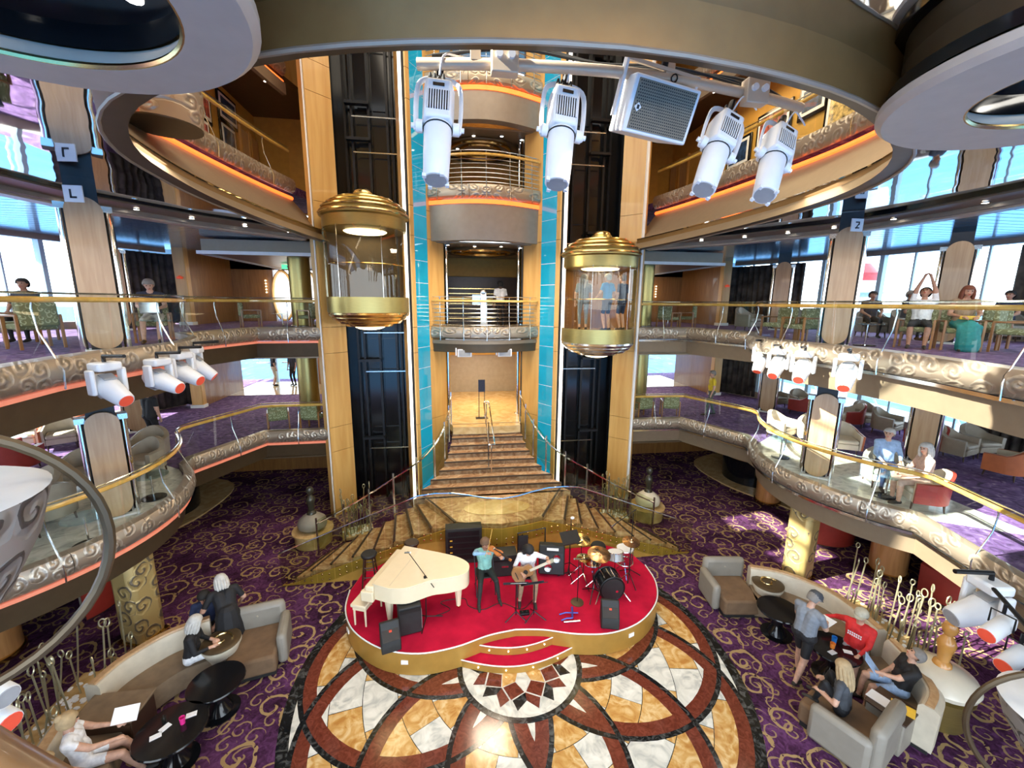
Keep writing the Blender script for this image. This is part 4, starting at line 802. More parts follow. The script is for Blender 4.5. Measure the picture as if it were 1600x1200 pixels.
for x, y in ((-.72, 3.82), (1.62, 3.97)):
    M().box(x-.11, x+.11, y-.06, y+.05, 8.74, 8.95).build('junction_box', 'beige_metal', t, True, bevel=.01)
    for k in (-.05, .05): M().lathe([(0, 0), (.03, 0), (.03, .03), (0, .03)], n=10, T=Matrix.Translation((x+k, y-.06, 8.86)) @ Matrix.Rotation(PI/2, 4, 'X')).build('socket', 'white_plastic', t, True)
def profile_light(top, bot, label):
    a, b = Vector(top), Vector(bot); ax = (a-b).normalized(); c = a.lerp(b, .45)
    t = thing('profile_spotlight', label, 'spotlight', c); yv = Vector((0, -1, .15)); x = yv.cross(ax).normalized(); y = ax.cross(x)
    t.rotation_euler = Matrix((x, y, ax)).transposed().to_euler(); hs = None     # local z towards the rear, local y towards the viewer
    M().lathe([(0, -.44), (.095, -.44), (.1, -.43), (.108, -.2), (.112, .02), (.1, .03)], n=24).build('lens_tube', 'white_plastic', t)
    M().lathe([(0, -.445), (.085, -.445), (.085, -.44)], n=20).build('lens', 'grey_plastic', t)
    for k in range(4): M().cb((.1*math.cos(k*PI/2+.5), .1*math.sin(k*PI/2+.5), -.44), (.03, .03, .03)).build('gel_clip', 'white_plastic', t)
    M().tube([(.114*math.cos(2*PI*i/24), .114*math.sin(2*PI*i/24), -.0) for i in range(24)], .006, 5, True).build('black_band', 'black_matt', t)
    hs = M().prism([(-.12, -.1), (.12, -.1), (.125, .02), (.10, .13), (-.10, .13), (-.125, .02)], .02, .36).build('housing', 'white_plastic', t, bevel=.02)
    M().box(-.085, .085, .12, .134, .08, .25).build('vent', 'black_matt', hs)
    for k in range(9): M().box(-.082+k*.0195, -.074+k*.0195, .128, .142, .08, .25).build('vent_slat', 'white_plastic', hs)
    M().box(-.045, .045, .128, .136, .285, .312).build('display', 'black_gloss', hs); M().box(-.1, .1, -.08, .11, .36, .375).build('rear_plate', 'beige_metal', t, bevel=.01)
    for x_ in (-.03, .04, .075): M().lathe([(0, .37), (.016, .37), (.016, .43), (.01, .46), (0, .46)], (x_, .06, 0), 8).build('plug', 'black_matt', hs)
    M().tube(cr([(-.17, 0, -.02), (-.18, 0, .25), (-.15, 0, .43), (0, 0, .47), (.15, 0, .43), (.18, 0, .25), (.17, 0, -.02)], 4), .022, 8, sq=(.5, 1)).build('yoke', 'white_plastic', t)
    for s in (-1, 1): M().lathe([(0, 0), (.05, 0), (.05, .05), (.02, .06), (.02, .09), (0, .09)], n=12, T=Matrix.Translation((s*.12, 0, .02)) @ Matrix.Rotation(s*PI/2, 4, 'Y')).build('tilt_knob', 'white_plastic', t)
    M().tube([(0, 0, .46), (0, 0, .62)], .03, 8).build('clamp', 'black_metal', t); M().tube(cr([(.0, .06, .45), (-.03, .1, .6), (-.15, .05, .66), (-.25, 0, .7)], 5), .008, 6).build('cable', 'white_plastic', t)
    return t
profile_light((-1.245, 3.9, 8.63), (-1.285, 3.62, 7.86), 'white profile spotlight hanging at the left end of the pipe')
profile_light((-.20, 3.88, 8.66), (-.31, 3.62, 7.86), 'white profile spotlight hanging between the two towers, left of the speaker')
profile_light((1.38, 3.98, 8.62), (.99, 3.65, 7.86), 'white profile spotlight hanging right beside the speaker, tilted')
profile_light((2.03, 4.1, 8.6), (1.62, 3.7, 7.84), 'rightmost white profile spotlight on the pipe, tilted most')
t = thing('hung_speaker', 'white square loudspeaker with brown mesh grille hung on the pipe', 'speaker', (.62, 3.95, 8.62), 0)
t.rotation_euler = (R(20), R(4), R(10))
M().prism([(-.33, -.17), (.33, -.17), (.27, .2), (-.27, .2)], -.21, .21).build('cabinet', 'white_plastic', t, bevel=.015); gr_ = M().box(-.29, .29, -.182, -.17, -.18, .18).build('grille', 'speaker_mesh', t)
hm = M().lathe([(0, 0), (.006, 0), (.006, .003), (0, .003)], n=5, T=Matrix.Rotation(PI/2, 4, 'X'))
q = M()
for i in range(28):
    for j in range(17): 
        x, z = -.275+i*.0203+(j % 2)*.01, -.165+j*.0205; q.add([(x-.006, -.1835, z-.005), (x+.006, -.1835, z-.005), (x+.006, -.1835, z+.005), (x-.006, -.1835, z+.005)], [(0, 1, 2, 3)])
o = q.build('grille_holes', 'black_matt', gr_, smooth=False); o['kind'] = 'stuff'
M().cb((-.25, -.188, -.02), (.045, .008, .045), 0, 0, PI/4).build('badge', 'white_plastic', gr_); M().cb((-.25, -.193, -.02), (.022, .006, .03)).build('badge_centre', 'black_matt', gr_)
for s in (-1, 1): M().box(s*.36-.012, s*.36+.012, -.03, .03, -.1, .32).build('bracket', 'white_plastic', t)
M().box(-.36, .36, -.03, .03, .3, .325).build('bracket_bar', 'beige_metal', t); M().tube([(.0, 0, .325), (0, 0, .42)], .03, 8).build('clamp', 'black_metal', t); M().tube([(.1+.03*math.cos(a), -.05, .26+.03*math.sin(a)) for a in [PI*i/4 for i in range(8)]], .006, 5, True).build('safety_ring', 'black_metal', t)
# moving heads
def moving_head(loc, rz, tilt, label, sc=1.0, lens='red_lens', group=None):
    t = thing('moving_head_light', label, 'stage light', loc, rz, group); t.scale = (sc,)*3
    M().box(-.15, .15, -.12, .12, .24, .36).build('base', 'white_plastic', t, bevel=.03)
    for s in (-1, 1): M().box(s*.185-.03, s*.185+.03, -.07, .07, -.08, .27).build('yoke_arm', 'white_plastic', t, bevel=.025)
    T = Matrix.Rotation(tilt, 4, 'X')
    hd = M().lathe([(0, -.36), (.10, -.36), (.115, -.33), (.155, -.02), (.155, .14), (.11, .22), (0, .24)], n=16, T=T, sx=1, sy=.92).build('head', 'white_plastic', t)
    M().lathe([(0, -.367), (.085, -.367), (.09, -.355)], n=16, T=T).build('lens', lens, hd)
    for y in (-1, 1): M().box(-.08, .08, y*.15-.01, y*.15+.01, -.02, .12, T=T).build('vent_panel', 'grey_plastic', hd, bevel=.005)
    M().tube([(0, 0, .36), (0, 0, .44), (0, .42, .46)], .025, 8).build('clamp', 'black_metal', t)
    return t
ML = [((-6.15, 6.86, 5.66), R(-115), R(62)), ((-6.1, 7.9, 5.58), R(-105), R(70)), ((-6.15, 8.62, 5.6), R(-105), R(66)), ((-6.3, 9.35, 5.62), R(-80), R(50)), ((6.55, 9.55, 5.6), R(120), R(35)), ((6.2, 8.6, 5.58), R(125), R(55)), ((6.1, 7.8, 5.62), R(128), R(58)), ((6.1, 6.8, 5.68), R(130), R(52))]
lab = ['nearest white moving head light under the left second gallery', 'second white moving head light under the left second gallery', 'third white moving head light under the left second gallery', 'farthest white moving head light under the left second gallery', 'farthest white moving head light under the right second gallery', 'second farthest white moving head light under the right second gallery', 'third white moving head light under the right second gallery', 'separate nearest white moving head light under the right second gallery']
for (l, rz, ti), lb in zip(ML, lab): moving_head(l, rz, ti, lb, 1.05, 'red_lens', 'moving heads under the second gallery')
moving_head((6.62, 4.5, 2.5), R(82), R(72), 'sunlit white moving head light under the right first gallery', 1.35, 'grey_plastic')
def par_can(loc, rz, label, lens):
    t = thing('par_can', label, 'stage light', loc, rz); T = Matrix.Rotation(R(78), 4, 'X')
    M().lathe([(0, -.3), (.1, -.3), (.105, -.28), (.105, .12), (.06, .26), (0, .28)], n=18, T=T).build('can', 'white_plastic', t); M().lathe([(0, -.307), (.09, -.307), (.095, -.3)], n=16, T=T).build('lens', lens, t)
    M().tube([(-.12, 0, 0), (-.12, 0, .2), (.12, 0, .2), (.12, 0, 0)], .012, 6).build('yoke', 'black_metal', t); M().tube([(0, 0, .2), (0, 0, .34)], .02, 6).build('clamp', 'black_metal', t)
par_can((6.1, 4.0, 2.68), R(100), 'upper pale blue can light with glowing lens at the right edge', 'red_lens')
par_can((6.05, 3.75, 2.45), R(100), 'lower pale blue can light with pink lens at the right edge', 'red_lens')
par_can((5.85, 3.35, 2.25), R(100), 'lowest pale blue can light at the right edge above the carpet', 'grey_plastic')
par_can((-5.55, 4.0, 3.40), R(-110), 'upper pale can light at the left edge above the hoops', 'grey_plastic')
par_can((-5.58, 4.0, 3.12), R(-110), 'lower can light with orange glowing lens at the left edge', 'red_lens')
for s, z in ((1, 2.95), (-1, 3.75)):
    t = thing('light_bar', 'dark pipe carrying the can lights at the %s edge' % side(s), 'pipe', (s*6.0, 4, z)); M().tube([(s*6.75, 4.75, z), (s*5.4, 2.9, z)], .03, 8).build('pipe', 'black_metal', t, True); M().tube([(s*6.0, 3.72, z), (s*6.0, 3.72, z+.6 if s < 0 else z+2.2)], .02, 6).build('hanger', 'black_metal', t, True)
# hanging kettle sculptures with hoop
def kettle(c, label, r, z1, z0, tilt, hoop):
    t = thing('kettle_sculpture', label, 'sculpture', (c[0], c[1], z0))
    h = z1-z0; M().lathe([(r*.35, 0), (r*.62, h*.25), (r*.86, h*.62), (r, h)], n=40).build('bowl', 'scroll_drum', t); M().lathe([(0, h+.03), (r*.9, h+.03), (r*1.0, h), (r*.98, h-.03)], n=40).build('lid', 'white_trim', t); M().lathe([(r*.36, -.02), (r*.38, .03), (r*.3, .03)], n=30).build('foot_glow', 'copper_glow', t)
    T = Matrix.Translation((0, 0, h*.5)) @ Matrix.Rotation(tilt, 4, 'Z') @ Matrix.Rotation(R(90), 4, 'X')
    M().tube([T @ Vector((hoop*math.cos(a), hoop*math.sin(a), 0)) for a in [2*PI*i/48 for i in range(48)]], .032, 8, True).build('hoop', 'bronze_dark', t)
    M().tube([(0, 0, h), (0, 0, 8.9-z0)], .012, 6).build('hanging_rod', 'steel', t); return t
kettle((-4.12, 2.45), 'hanging silver scroll kettle with bronze hoop at the left edge', .62, 5.85, 5.05, R(35), .82)
kettle((5.42, 2.85), 'hanging taupe bowl with dark hoop at the bottom right corner', .62, 2.6, 1.9, R(-35), .85)
t = thing('near_railing', 'orange wooden rail of the viewing deck at the bottom left corner', 'railing', (-1.9, .4, 5.4)); M().tube([(-2.6, .95, 6.375), (-1.75, .50, 6.375), (-1.3, .27, 6.375)], .028, 10).build('hand_rail', 'wood_orange', t, True)
for x, y in ((-2.5, .91), (-1.45, .34)): M().tube([(x, y, 5.3), (x, y, 6.36)], .015, 6).build('post', 'steel', t, True)
# ================================================================== COLUMNS AND FURNITURE
def deck_column(x, y, z, h, rz, label, mt='wood_panel'):
    t = thing('panelled_column', label, 'column', (x, y, z), rz)
    M().box(-.2, .2, -.1, .2, 0, h).build('core', 'black_metal', t)
    def board(y0, w, z0, z1, nm, mt):
        pts = [(w*math.cos(a), z1-w+w*math.sin(a)) for a in [PI*i/14 for i in range(15)]]+[(w*math.cos(a), z0+w+w*math.sin(a)) for a in [PI+PI*i/14 for i in range(15)]]
        M().prism(pts, y0, y0+.06, T=Matrix.Rotation(PI/2, 4, 'X')).build(nm, mt, t)
    board(.16, .24, .06, h-.32, 'front_board', mt); board(-.34, .24, .06, h-.32, 'rear_board', 'wood_orange')
    for s in (-1, 1):
        M().lathe([(.055, .02), (.055, h-.5)], (s*.29, 0, 0), 12).build('chrome_tube', 'chrome', t); M().lathe([(.04, .02), (.04, h-.6)], (s*.29, .13, 0), 12).build('chrome_tube', 'chrome', t); M().box(s*.29-.07, s*.29+.07, -.07, .19, h-.52, h-.42).build('tube_cap', 'steel', t)
    M().box(-.26, .26, -.2, .26, 0, .05).build('foot_plate', 'white_trim', t)
    return t
for s in (-1, 1):
    sd = side(s)
    for x, y, z, h, rz, lb, mt in [(7.6, 8.65, ZCC, 2.93, -30, 'tall light wood panelled column by the second gallery railing, %s side' % sd, 'wood_panel'), (11.2, 9.1, ZCC, 2.8, -42, 'light wood panelled column near the windows of the second gallery, %s side' % sd, 'wood_panel'), (11.1, 14.6, ZCC, 2.8, -30, 'darker wood panelled column before the far curtain of the second gallery, %s side' % sd, 'wood_orange'),
                             (7.65, 8.65, ZB, 2.42, -30, 'wood panelled column standing on the curved first gallery balcony, %s side' % sd, 'wood_panel'), (11.2, 9.1, ZB, 2.42, -42, 'wood panelled column among the armchairs of the first gallery, %s side' % sd, 'wood_panel'), (11.1, 14.6, ZB, 2.42, -30, 'narrow wood panelled column at the far end of the first gallery lounge, %s side' % sd, 'wood_panel')]:
        xx = s*x if not (s < 0 and y == 8.65 and z == ZCC) else -7.35; deck_column(xx, y, z, h, math.atan2(-1.2-xx, y), lb, mt)
    t = thing('scroll_column', 'tan column with dark scroll inlay carrying the curved balcony, %s side' % sd, 'column', (s*7.65, 8.75, 0)); M().box(-.28, .28, -.28, .28, 0, 2.0).build('shaft', 'scroll_column', t, bevel=.12); M().box(-.3, .3, -.3, .3, 0, .06).build('foot', 'brass', t); M().box(-.32, .32, -.32, .32, 1.92, 2.03).build('capital', 'gold_panel', t)
    t.rotation_euler = (0, 0, R(20)*s)
    t = thing('round_wood_column', 'plain round wooden column under the first gallery, %s side' % sd, 'column', (s*10.2, 8.6, 0)); M().lathe([(.4, 0), (.4, 2.02)], n=24).build('shaft', 'wood_orange', t); M().lathe([(.44, 0), (.44, .08), (.4, .1)], n=24).build('foot_ring', 'brass', t)
    t = thing('round_wood_column', 'round wooden column on the tan platform under the first gallery, %s side' % sd, 'column', (s*9.9, 12.6, .05)); M().lathe([(.38, 0), (.38, 1.96)], n=24).build('shaft', 'wood_orange', t); M().lathe([(.42, 0), (.42, .08), (.38, .1)], n=24).build('foot_ring', 'brass', t)
# sign plates on the near columns
for s, tx in ((-1, 'L'), (1, '2')):
    t = thing('column_plate', 'small white plate marked %s high on the near second gallery column, %s side' % (tx, side(s)), 'sign', ((-7.25 if s < 0 else 7.45), 8.36, 8.62)); M().box(-.14, .14, -.01, .01, -.13, .13).build('plate', 'white_trim', t)
    q = M()
    if tx == 'L': q.box(-.05, -.02, -.014, -.011, -.07, .07); q.box(-.05, .05, -.014, -.011, -.07, -.04)
    else: q.box(-.05, .05, -.014, -.011, .045, .07); q.box(.025, .05, -.014, -.011, 0, .07); q.cb((0, -.0125, -.02), (.025, .003, .13), 0, 0, R(35)); q.box(-.05, .05, -.014, -.011, -.07, -.045)
    q.build('mark', 'black_matt', t)

def tub_proto(shell, lining, seat):
    t = thing('tub_armchair', 'x', 'armchair')
    n = 16; q1 = M(); q2 = M(); o = []; 
    for i in range(n+1):
        u = i/n; a = PI*u; x = -.36*math.cos(a); yb = -.30*math.sin(a)
        if u < .001 or u > .999: x = -.36 if u < .5 else .36
        y = .30 if i in (0, n) else (-.02-.33*math.sin(a))
        h = .56+.27*math.sin(a)**1.6+.02*math.cos(a)**2; o.append((x, y, h))
    def wall(q, off0, off1, mt=None):
        k = len(o); vs = []
        for x, y, h in o:
            r = math.hypot(x, y+.0) or 1; nx, ny = (x/.36*.9, (y+.05)/.36 if y < .1 else 0); ln = math.hypot(nx, ny) or 1; nx, ny = nx/ln, ny/ln
            vs += [(x+nx*off0, y+ny*off0, .17), (x+nx*off1, y+ny*off1, .17), (x+nx*(off1+.02), y+ny*(off1+.02), h), (x+nx*(off0+.01), y+ny*(off0+.01), h+.015)]
        q.add(vs, [(i*4+j, (i+1)*4+j, (i+1)*4+(j+1) % 4, i*4+(j+1) % 4) for i in range(k-1) for j in range(4)]+[(0, 1, 2, 3), (4*k-4, 4*k-1, 4*k-2, 4*k-3)])
    wall(q1, .0, .045); wall(q2, -.05, .0)
    q1.build('shell', shell, t); q2.build('lining', lining, t)
    M().box(-.30, .30, -.26, .33, .17, .33).build('seat_base', lining, t, bevel=.02); M().box(-.30, .30, -.24, .34, .33, .45).build('seat_cushion', seat, t, bevel=.045)
    for x in (-.27, .27):
        for y in (-.24, .26): M().tube([(x, y, .18), (x*1.05, y*1.08, 0)], [.024, .014], 8).build('leg', 'dark_wood', t)
    return t
protos = {}
def put(kind, maker, loc, rz, label, group):
    if kind not in protos: o = maker(); protos[kind] = o; o.location = loc; o.rotation_euler = (0, 0, rz); o['label'] = label; o['group'] = group; return o
    return copy_tree(protos[kind], loc, rz, label, group)
TK = {'cream': ('leather_cream', 'leather_cream', 'leather_cream'), 'rust': ('leather_rust', 'leather_cream', 'leather_cream'), 'red': ('leather_red', 'leather_cream', 'leather_cream'), 'taupe': ('leather_taupe', 'leather_taupe', 'leather_taupe'), 'grey': ('leather_grey', 'leather_grey', 'leather_grey')}
TUB = [ # x, y, facing degrees (0 = away from camera), kind, label
 (9.1, 11.5, 200, 'cream', 'cream tub armchair nearest the bend of the right first gallery railing'), (9.75, 11.0, 150, 'cream', 'cream tub armchair behind the railing, beside the one at the bend, right'), (12.2, 14.1, 20, 'red', 'dark red backed tub armchair beyond the near right column'), (12.0, 15.3, 190, 'taupe', 'farthest taupe tub armchair by the right windows'), (12.6, 14.6, 170, 'taupe', 'second farthest taupe tub armchair by the right windows'),
 (12.5, 12.4, 70, 'red', 'dark red tub armchair turned sideways in the middle of the right lounge'), (12.95, 11.5, 200, 'taupe', 'taupe tub armchair facing the well left of the second right column'), (13.2, 12.4, 170, 'taupe', 'taupe tub armchair behind the one left of the second right column'), (9.85, 10.1, 150, 'rust', 'rust tub armchair half hidden by the near right balcony column'), (12.3, 9.8, 80, 'red', 'dark red tub armchair right of the second right column'), (12.65, 9.3, 195, 'taupe', 'taupe tub armchair under the right windows, left of a pair'), (13.5, 9.4, 175, 'taupe', 'taupe tub armchair under the right windows, right of a pair'), (12.3, 8.0, 15, 'rust', 'rust backed tub armchair at the right edge of the first gallery'),
 (-11.6, 11.3, 20, 'red', 'red backed tub armchair at the left edge of the first gallery'), (-12.1, 13.2, 215, 'rust', 'cream lined tub armchair with rust side in the left window light'), (-13.0, 13.3, 190, 'rust', 'tub armchair behind the sunny cream one by the left windows'), (-12.3, 14.6, 40, 'rust', 'rust backed tub armchair near the left window columns'), (-9.3, 10.1, 200, 'taupe', 'taupe tub armchair left of the left balcony column'), (-9.3, 9.0, 160, 'taupe', 'taupe tub armchair nearest the bronze hoop, facing right'), (-8.7, 8.5, 60, 'taupe', 'taupe tub armchair turned away beside the left railing'), (-9.0, 11.8, 190, 'taupe', 'taupe tub armchair right of the left balcony column, rear'), (-8.5, 10.8, 170, 'taupe', 'taupe tub armchair right of the left balcony column, front'), (-8.6, 7.6, 190, 'taupe', 'taupe tub armchair half hidden by the hanging kettle'), (-12.6, 11.9, 15, 'red', 'second red backed tub armchair at the left edge')]
for x, y, a, k, lb in TUB: put('tub'+k, lambda: tub_proto(*TK[k]), (x, y, ZB), R(a), lb, 'tub armchairs of the first gallery')
# man and woman's chairs on the right balcony
put('tubcream', None, (8.75, 7.95, ZB+.012), R(150), 'cream tub armchair with the grey haired man on the right balcony', 'tub armchairs of the first gallery'); put('tubred', lambda: tub_proto(*TK['red']), (8.55, 6.95, ZB+.012), R(60), 'red and cream tub armchair with the white haired woman on the right balcony', 'tub armchairs of the first gallery')
def gallery_chair():
    t = thing('gallery_chair', 'x', 'chair'); M().box(-.27, .27, -.25, .27, .36, .47).build('seat', 'scroll_seat', t, bevel=.03); M().box(-.27, .27, -.32, -.23, .42, .86).build('backrest', 'scroll_seat', t, bevel=.03)
    for s in (-1, 1):
        M().box(s*.3-.02, s*.3+.02, -.3, .27, .6, .64).build('arm', 'wood_chair', t, bevel=.01)
        for y in (-.28, .25): M().box(s*.3-.022, s*.3+.022, y-.022, y+.022, 0, .62).build('leg', 'wood_chair', t, bevel=.005)
    return t
GC = [(-6.75, 14.25, ZB, 20, 'patterned chair with its back to the left first gallery railing, farther from the tower'), (-5.65, 14.2, ZB, -10, 'patterned chair with its back to the left first gallery railing, nearest the tower'), (6.85, 14.3, ZB, -20, 'patterned chair by the right first gallery railing bend'), (5.75, 14.35, ZB, 10, 'patterned chair by the right first gallery railing next to the tower'),
 (-7.7, 15.3, ZCC, -60, 'patterned chair turned sideways on the left second gallery passage'), (-5.75, 15.0, ZCC, 60, 'patterned chair next to the left tower on the second gallery'), (6.75, 14.7, ZCC, -60, 'patterned chair next to the right tower on the second gallery'), (7.8, 15.3, ZCC, 50, 'patterned chair at the bend of the right second gallery'),
 (7.45, 10.2, ZCC, 100, 'patterned wooden armed chair at the curved right railing, farthest of three'), (7.35, 9.35, ZCC, 95, 'patterned wooden armed chair at the curved right railing, middle of three'), (7.75, 9.75, ZCC, 250, 'patterned wooden armed chair at the curved right railing, facing the well'), (9.3, 8.25, ZCC, 120, 'patterned wooden armed chair with the stretching man'), (9.75, 7.75, ZCC, 140, 'patterned wooden armed chair with the woman in teal'), (10.4, 7.2, ZCC, 200, 'dark patterned chair right of the woman in teal'), (10.9, 7.7, ZCC, 160, 'dark patterned chair behind the woman in teal'),
 (-7.74, 10.60, ZCC, 205, 'patterned chair with the man and laptop at the left railing'), (-9.0, 9.3, ZCC, 60, 'patterned chair at the left edge of the second gallery'), (-9.9, 9.9, ZCC, 160, 'patterned chair beside the left second gallery windows'), (-10.4, 10.9, ZCC, 180, 'patterned chair under the person silhouetted by the left window')]
for x, y, z, a, lb in GC: put('gch', gallery_chair, (x, y, z), R(a), lb, 'patterned gallery chairs')
put('tubgrey', lambda: tub_proto(*TK['grey']), (9.4, 14.0, ZCC), R(200), 'grey tub armchair by the far right curtain on the second gallery', 'tub armchairs of the second gallery')
put('tubgrey', None, (10.6, 13.2, ZCC), R(150), 'grey tub armchair beside the far right column on the second gallery', 'tub armchairs of the second gallery')
put('tubgrey', None, (11.4, 11.2, ZCC), R(150), 'grey tub armchair of the first silhouetted person, right windows', 'tub armchairs of the second gallery'); put('tubgrey', None, (11.6, 10.3, ZCC), R(190), 'grey tub armchair of the second silhouetted person, right windows', 'tub armchairs of the second gallery'); put('tubgrey', None, (13.6, 9.4, ZCC), R(140), 'grey tub armchair of the person at the far right window', 'tub armchairs of the second gallery')
def side_table():
    t = thing('glass_side_table', 'x', 'table'); M().lathe([(0, .5), (.3, .5), (.3, .52), (0, .52)], n=24).build('glass_top', 'glass_clear', t); M().lathe([(.02, .02), (.02, .5)], n=10).build('stem', 'chrome', t); M().lathe([(0, 0), (.22, 0), (.22, .02), (0, .025)], n=24).build('base', 'black_gloss', t); return t
for x, y, z, lb in [(-7.45, 9.35, ZB+.012, 'small glass table with black foot behind the left column'), (-7.35, 7.55, ZB+.012, 'small glass table with black foot near the bronze hoop'), (7.75, 9.9, ZB+.012, 'small glass table with black foot on the right balcony'), (8.2, 7.4, ZB+.012, 'small glass table between the couple on the right balcony'), (-6.7, 15.2, ZCC, 'small glass table between chairs of the left passage'), (7.0, 15.2, ZCC, 'small glass table between chairs of the right passage'), (13.3, 13.1, ZB, 'small glass table by the right windows'), (8.5, 8.7, ZCC, 'small glass table before the stretching man'), (-7.1, 9.75, ZCC, 'small glass table before the man with the laptop'), (13.1, 10.1, ZB, 'small glass table under the right windows'), (-12.7, 12.6, ZB, 'small glass table in the left window light')]: put('stb', side_table, (x, y, z), 0, lb, 'small glass tables')

# ---------------- lowest deck seating groups
def chaise(loc, rz, label, s=1):
    t = thing('chaise', label, 'chaise', loc, rz); M().box(-.42, .42, -.45, .5, .08, .44).build('seat', 'velvet_brown', t, bevel=.05); bk = M().box(-.5, .5, -.62, -.42, .05, .88).build('backrest', 'leather_grey', t, bevel=.09); M().box(s*.5-.09, s*.5+.09, -.5, .3, .05, .66).build('arm', 'leather_grey', t, bevel=.07)
    M().ball((0, -.415, .68), (.025, .015, .025), 8, 5).build('button', 'leather_taupe', bk); M().box(-.4, .4, -.5, .45, 0, .09).build('plinth', 'black_matt', t); return t
chaise((-5.05, 7.75, 0), R(193), 'brown velvet chaise with grey back beside the left curved sofa', -1)
chaise((5.25, 8.0, 0), R(-188), 'brown velvet chaise with grey back left of the sunlit sofa', 1)
chaise((5.05, 4.92, 0), R(25), 'grey backed chaise with the long haired woman, bottom right', -1)
def curved_sofa(path, label, h=.82, inner=1):
    """path of the back; seat lies on the left of the path when inner = 1"""
    t = thing('curved_sofa', label, 'sofa', (path[0][0], path[0][1], 0)); p = [(q.x, q.y) for q in cr([(x, y, 0) for x, y in path], 6)]
    f = lambda pr: M().sweep(p, [(inner*o, z) for o, z in pr])
    f([(-.12, .06), (.12, .06), (.13, h-.06), (.09, h), (-.05, h+.01), (-.13, h-.05)]).build('backrest', 'leather_cream', t, True); f([(-.05, h+.0), (.06, h), (.05, h+.03), (-.05, h+.03)]).build('top_edge', 'wood_panel', t, True)
    f([(.12, .06), (.72, .06), (.74, .36), (.70, .44), (.12, .44)]).build('seat', 'fabric_brown', t, True); f([(-.08, 0), (.64, 0), (.64, .07), (-.08, .07)]).build('plinth', 'black_matt', t, True); return t
curved_sofa([(-5.95, 8.05), (-6.5, 7.75), (-6.9, 7.2), (-7.02, 6.7)], 'cream curved sofa with brown seat, farther of two at the lower left', inner=1)
curved_sofa([(-6.98, 6.1), (-6.85, 5.6), (-6.6, 5.1)], 'cream curved sofa with brown seat, nearer of two at the lower left', inner=1)
curved_sofa([(5.75, 8.15), (6.35, 7.85), (6.85, 7.2), (6.95, 6.6), (6.9, 6.0)], 'sunlit cream curved sofa at the lower right', inner=-1)
curved_sofa([(6.85, 5.75), (6.72, 5.3), (6.45, 4.75), (6.05, 4.5)], 'cream curved sofa with the man in black at the lower right', inner=-1)
t = thing('divider_cabinet', 'dark brown low cabinet between the two left curved sofas', 'cabinet', (-6.55, 6.42, 0), R(0)); M().box(-.42, .42, -.26, .26, .05, .6).build('body', 'dark_wood', t, bevel=.01); M().box(-.45, .45, -.29, .29, .6, .64).build('top', 'fabric_brown', t, bevel=.01); M().box(-.4, .4, -.27, -.26, .1, .55).build('door', 'dark_wood', t)
t = thing('divider_cabinet', 'taupe low end cabinet with papers before the man in black', 'cabinet', (5.75, 4.78, 0), R(20)); M().box(-.25, .25, -.25, .25, .0, .58).build('body', 'leather_grey', t, bevel=.02); M().box(-.27, .27, -.27, .27, .58, .61).build('top', 'dark_wood', t, bevel=.01)
for nm, mt, dx, dy, a in (('menu_sheet', 'paper', -.1, .12, 20), ('menu_folder', 'yellow', .1, -.08, 35)):
    o = M().box(-.11, .11, -.15, .15, 0, .008).build(nm, mt); o.location = (5.75+dx, 4.78+dy, .612); o.rotation_euler = (0, 0, R(a)); tag(o, ('white menu sheet' if mt == 'paper' else 'yellow menu folder')+' on the end cabinet before the man in black', 'menu')
def drum_table(loc, label):
    t = thing('drum_table', label, 'table', loc); M().lathe([(0, 0), (.26, 0), (.27, .04), (.22, .22), (.24, .4), (.33, .6), (.33, .64), (0, .64)], n=28).build('body', 'leather_cream', t); M().lathe([(.31, .62), (.33, .66), (.26, .69), (.1, .67), (0, .66)], n=28).build('top_dish', 'bronze_dark', t); M().tube([(.2*math.cos(a)*(1-a/9), .2*math.sin(a)*(1-a/9), .69) for a in [i*.35 for i in range(18)]], .02, 6).build('swirl_relief', 'brass', t)
drum_table((5.93, 7.75, 0), 'white hourglass side table with bronze dish top beside the sunlit sofa'); drum_table((-5.55, 7.6, 0), 'white hourglass side table beside the left chaise')
def pedestal(loc, label, r=.42):
    t = thing('black_table', label, 'table', loc); M().lathe([(0, .56), (r, .56), (r+.01, .58), (r, .6), (0, .6)], n=32).build('top', 'black_gloss', t); M().lathe([(.2, .02), (.1, .2), (.08, .35), (.16, .56)], n=20).build('stem', 'black_gloss', t); M().lathe([(0, 0), (.3, 0), (.3, .02), (.2, .03)], n=28).build('base', 'black_gloss', t)
pedestal((5.62, 7.02, 0), 'round black pedestal table behind the standing man'); pedestal((5.87, 5.95, 0), 'round black table with drinks before the man in red'); pedestal((-5.22, 6.75, 0), 'round black table before the woman in white trousers'); pedestal((-5.45, 5.95, 0), 'round black table with papers and pink cup at the lower left', .46)
def small(nm, q, mt, loc, rz, label, cat, **k):
    o = q.build(nm, mt, **k); o.location = loc; o.rotation_euler = (0, 0, rz); return tag(o, label, cat)
cup = lambda r=.04, h=.11: M().lathe([(0, 0), (r*.8, 0), (r, h), (r*.9, h), (r*.72, .01), (0, .01)], n=14)
small('cup', cup(), 'pink', (-5.33, 6.02, .6), 0, 'pink cup on the lower left black table', 'cup'); small('cup', cup(.045, .13), 'blue', (5.95, 6.05, .6), 0, 'blue cup on the table before the man in red', 'cup'); small('cup', cup(.045, .1), 'orange', (5.82, 5.95, .6), 0, 'orange drink on the table before the man in red', 'cup'); small('cup', cup(.035, .1), 'glass_clear', (-5.62, 6.08, .6), 0, 'clear glass on the lower left black table', 'glass')
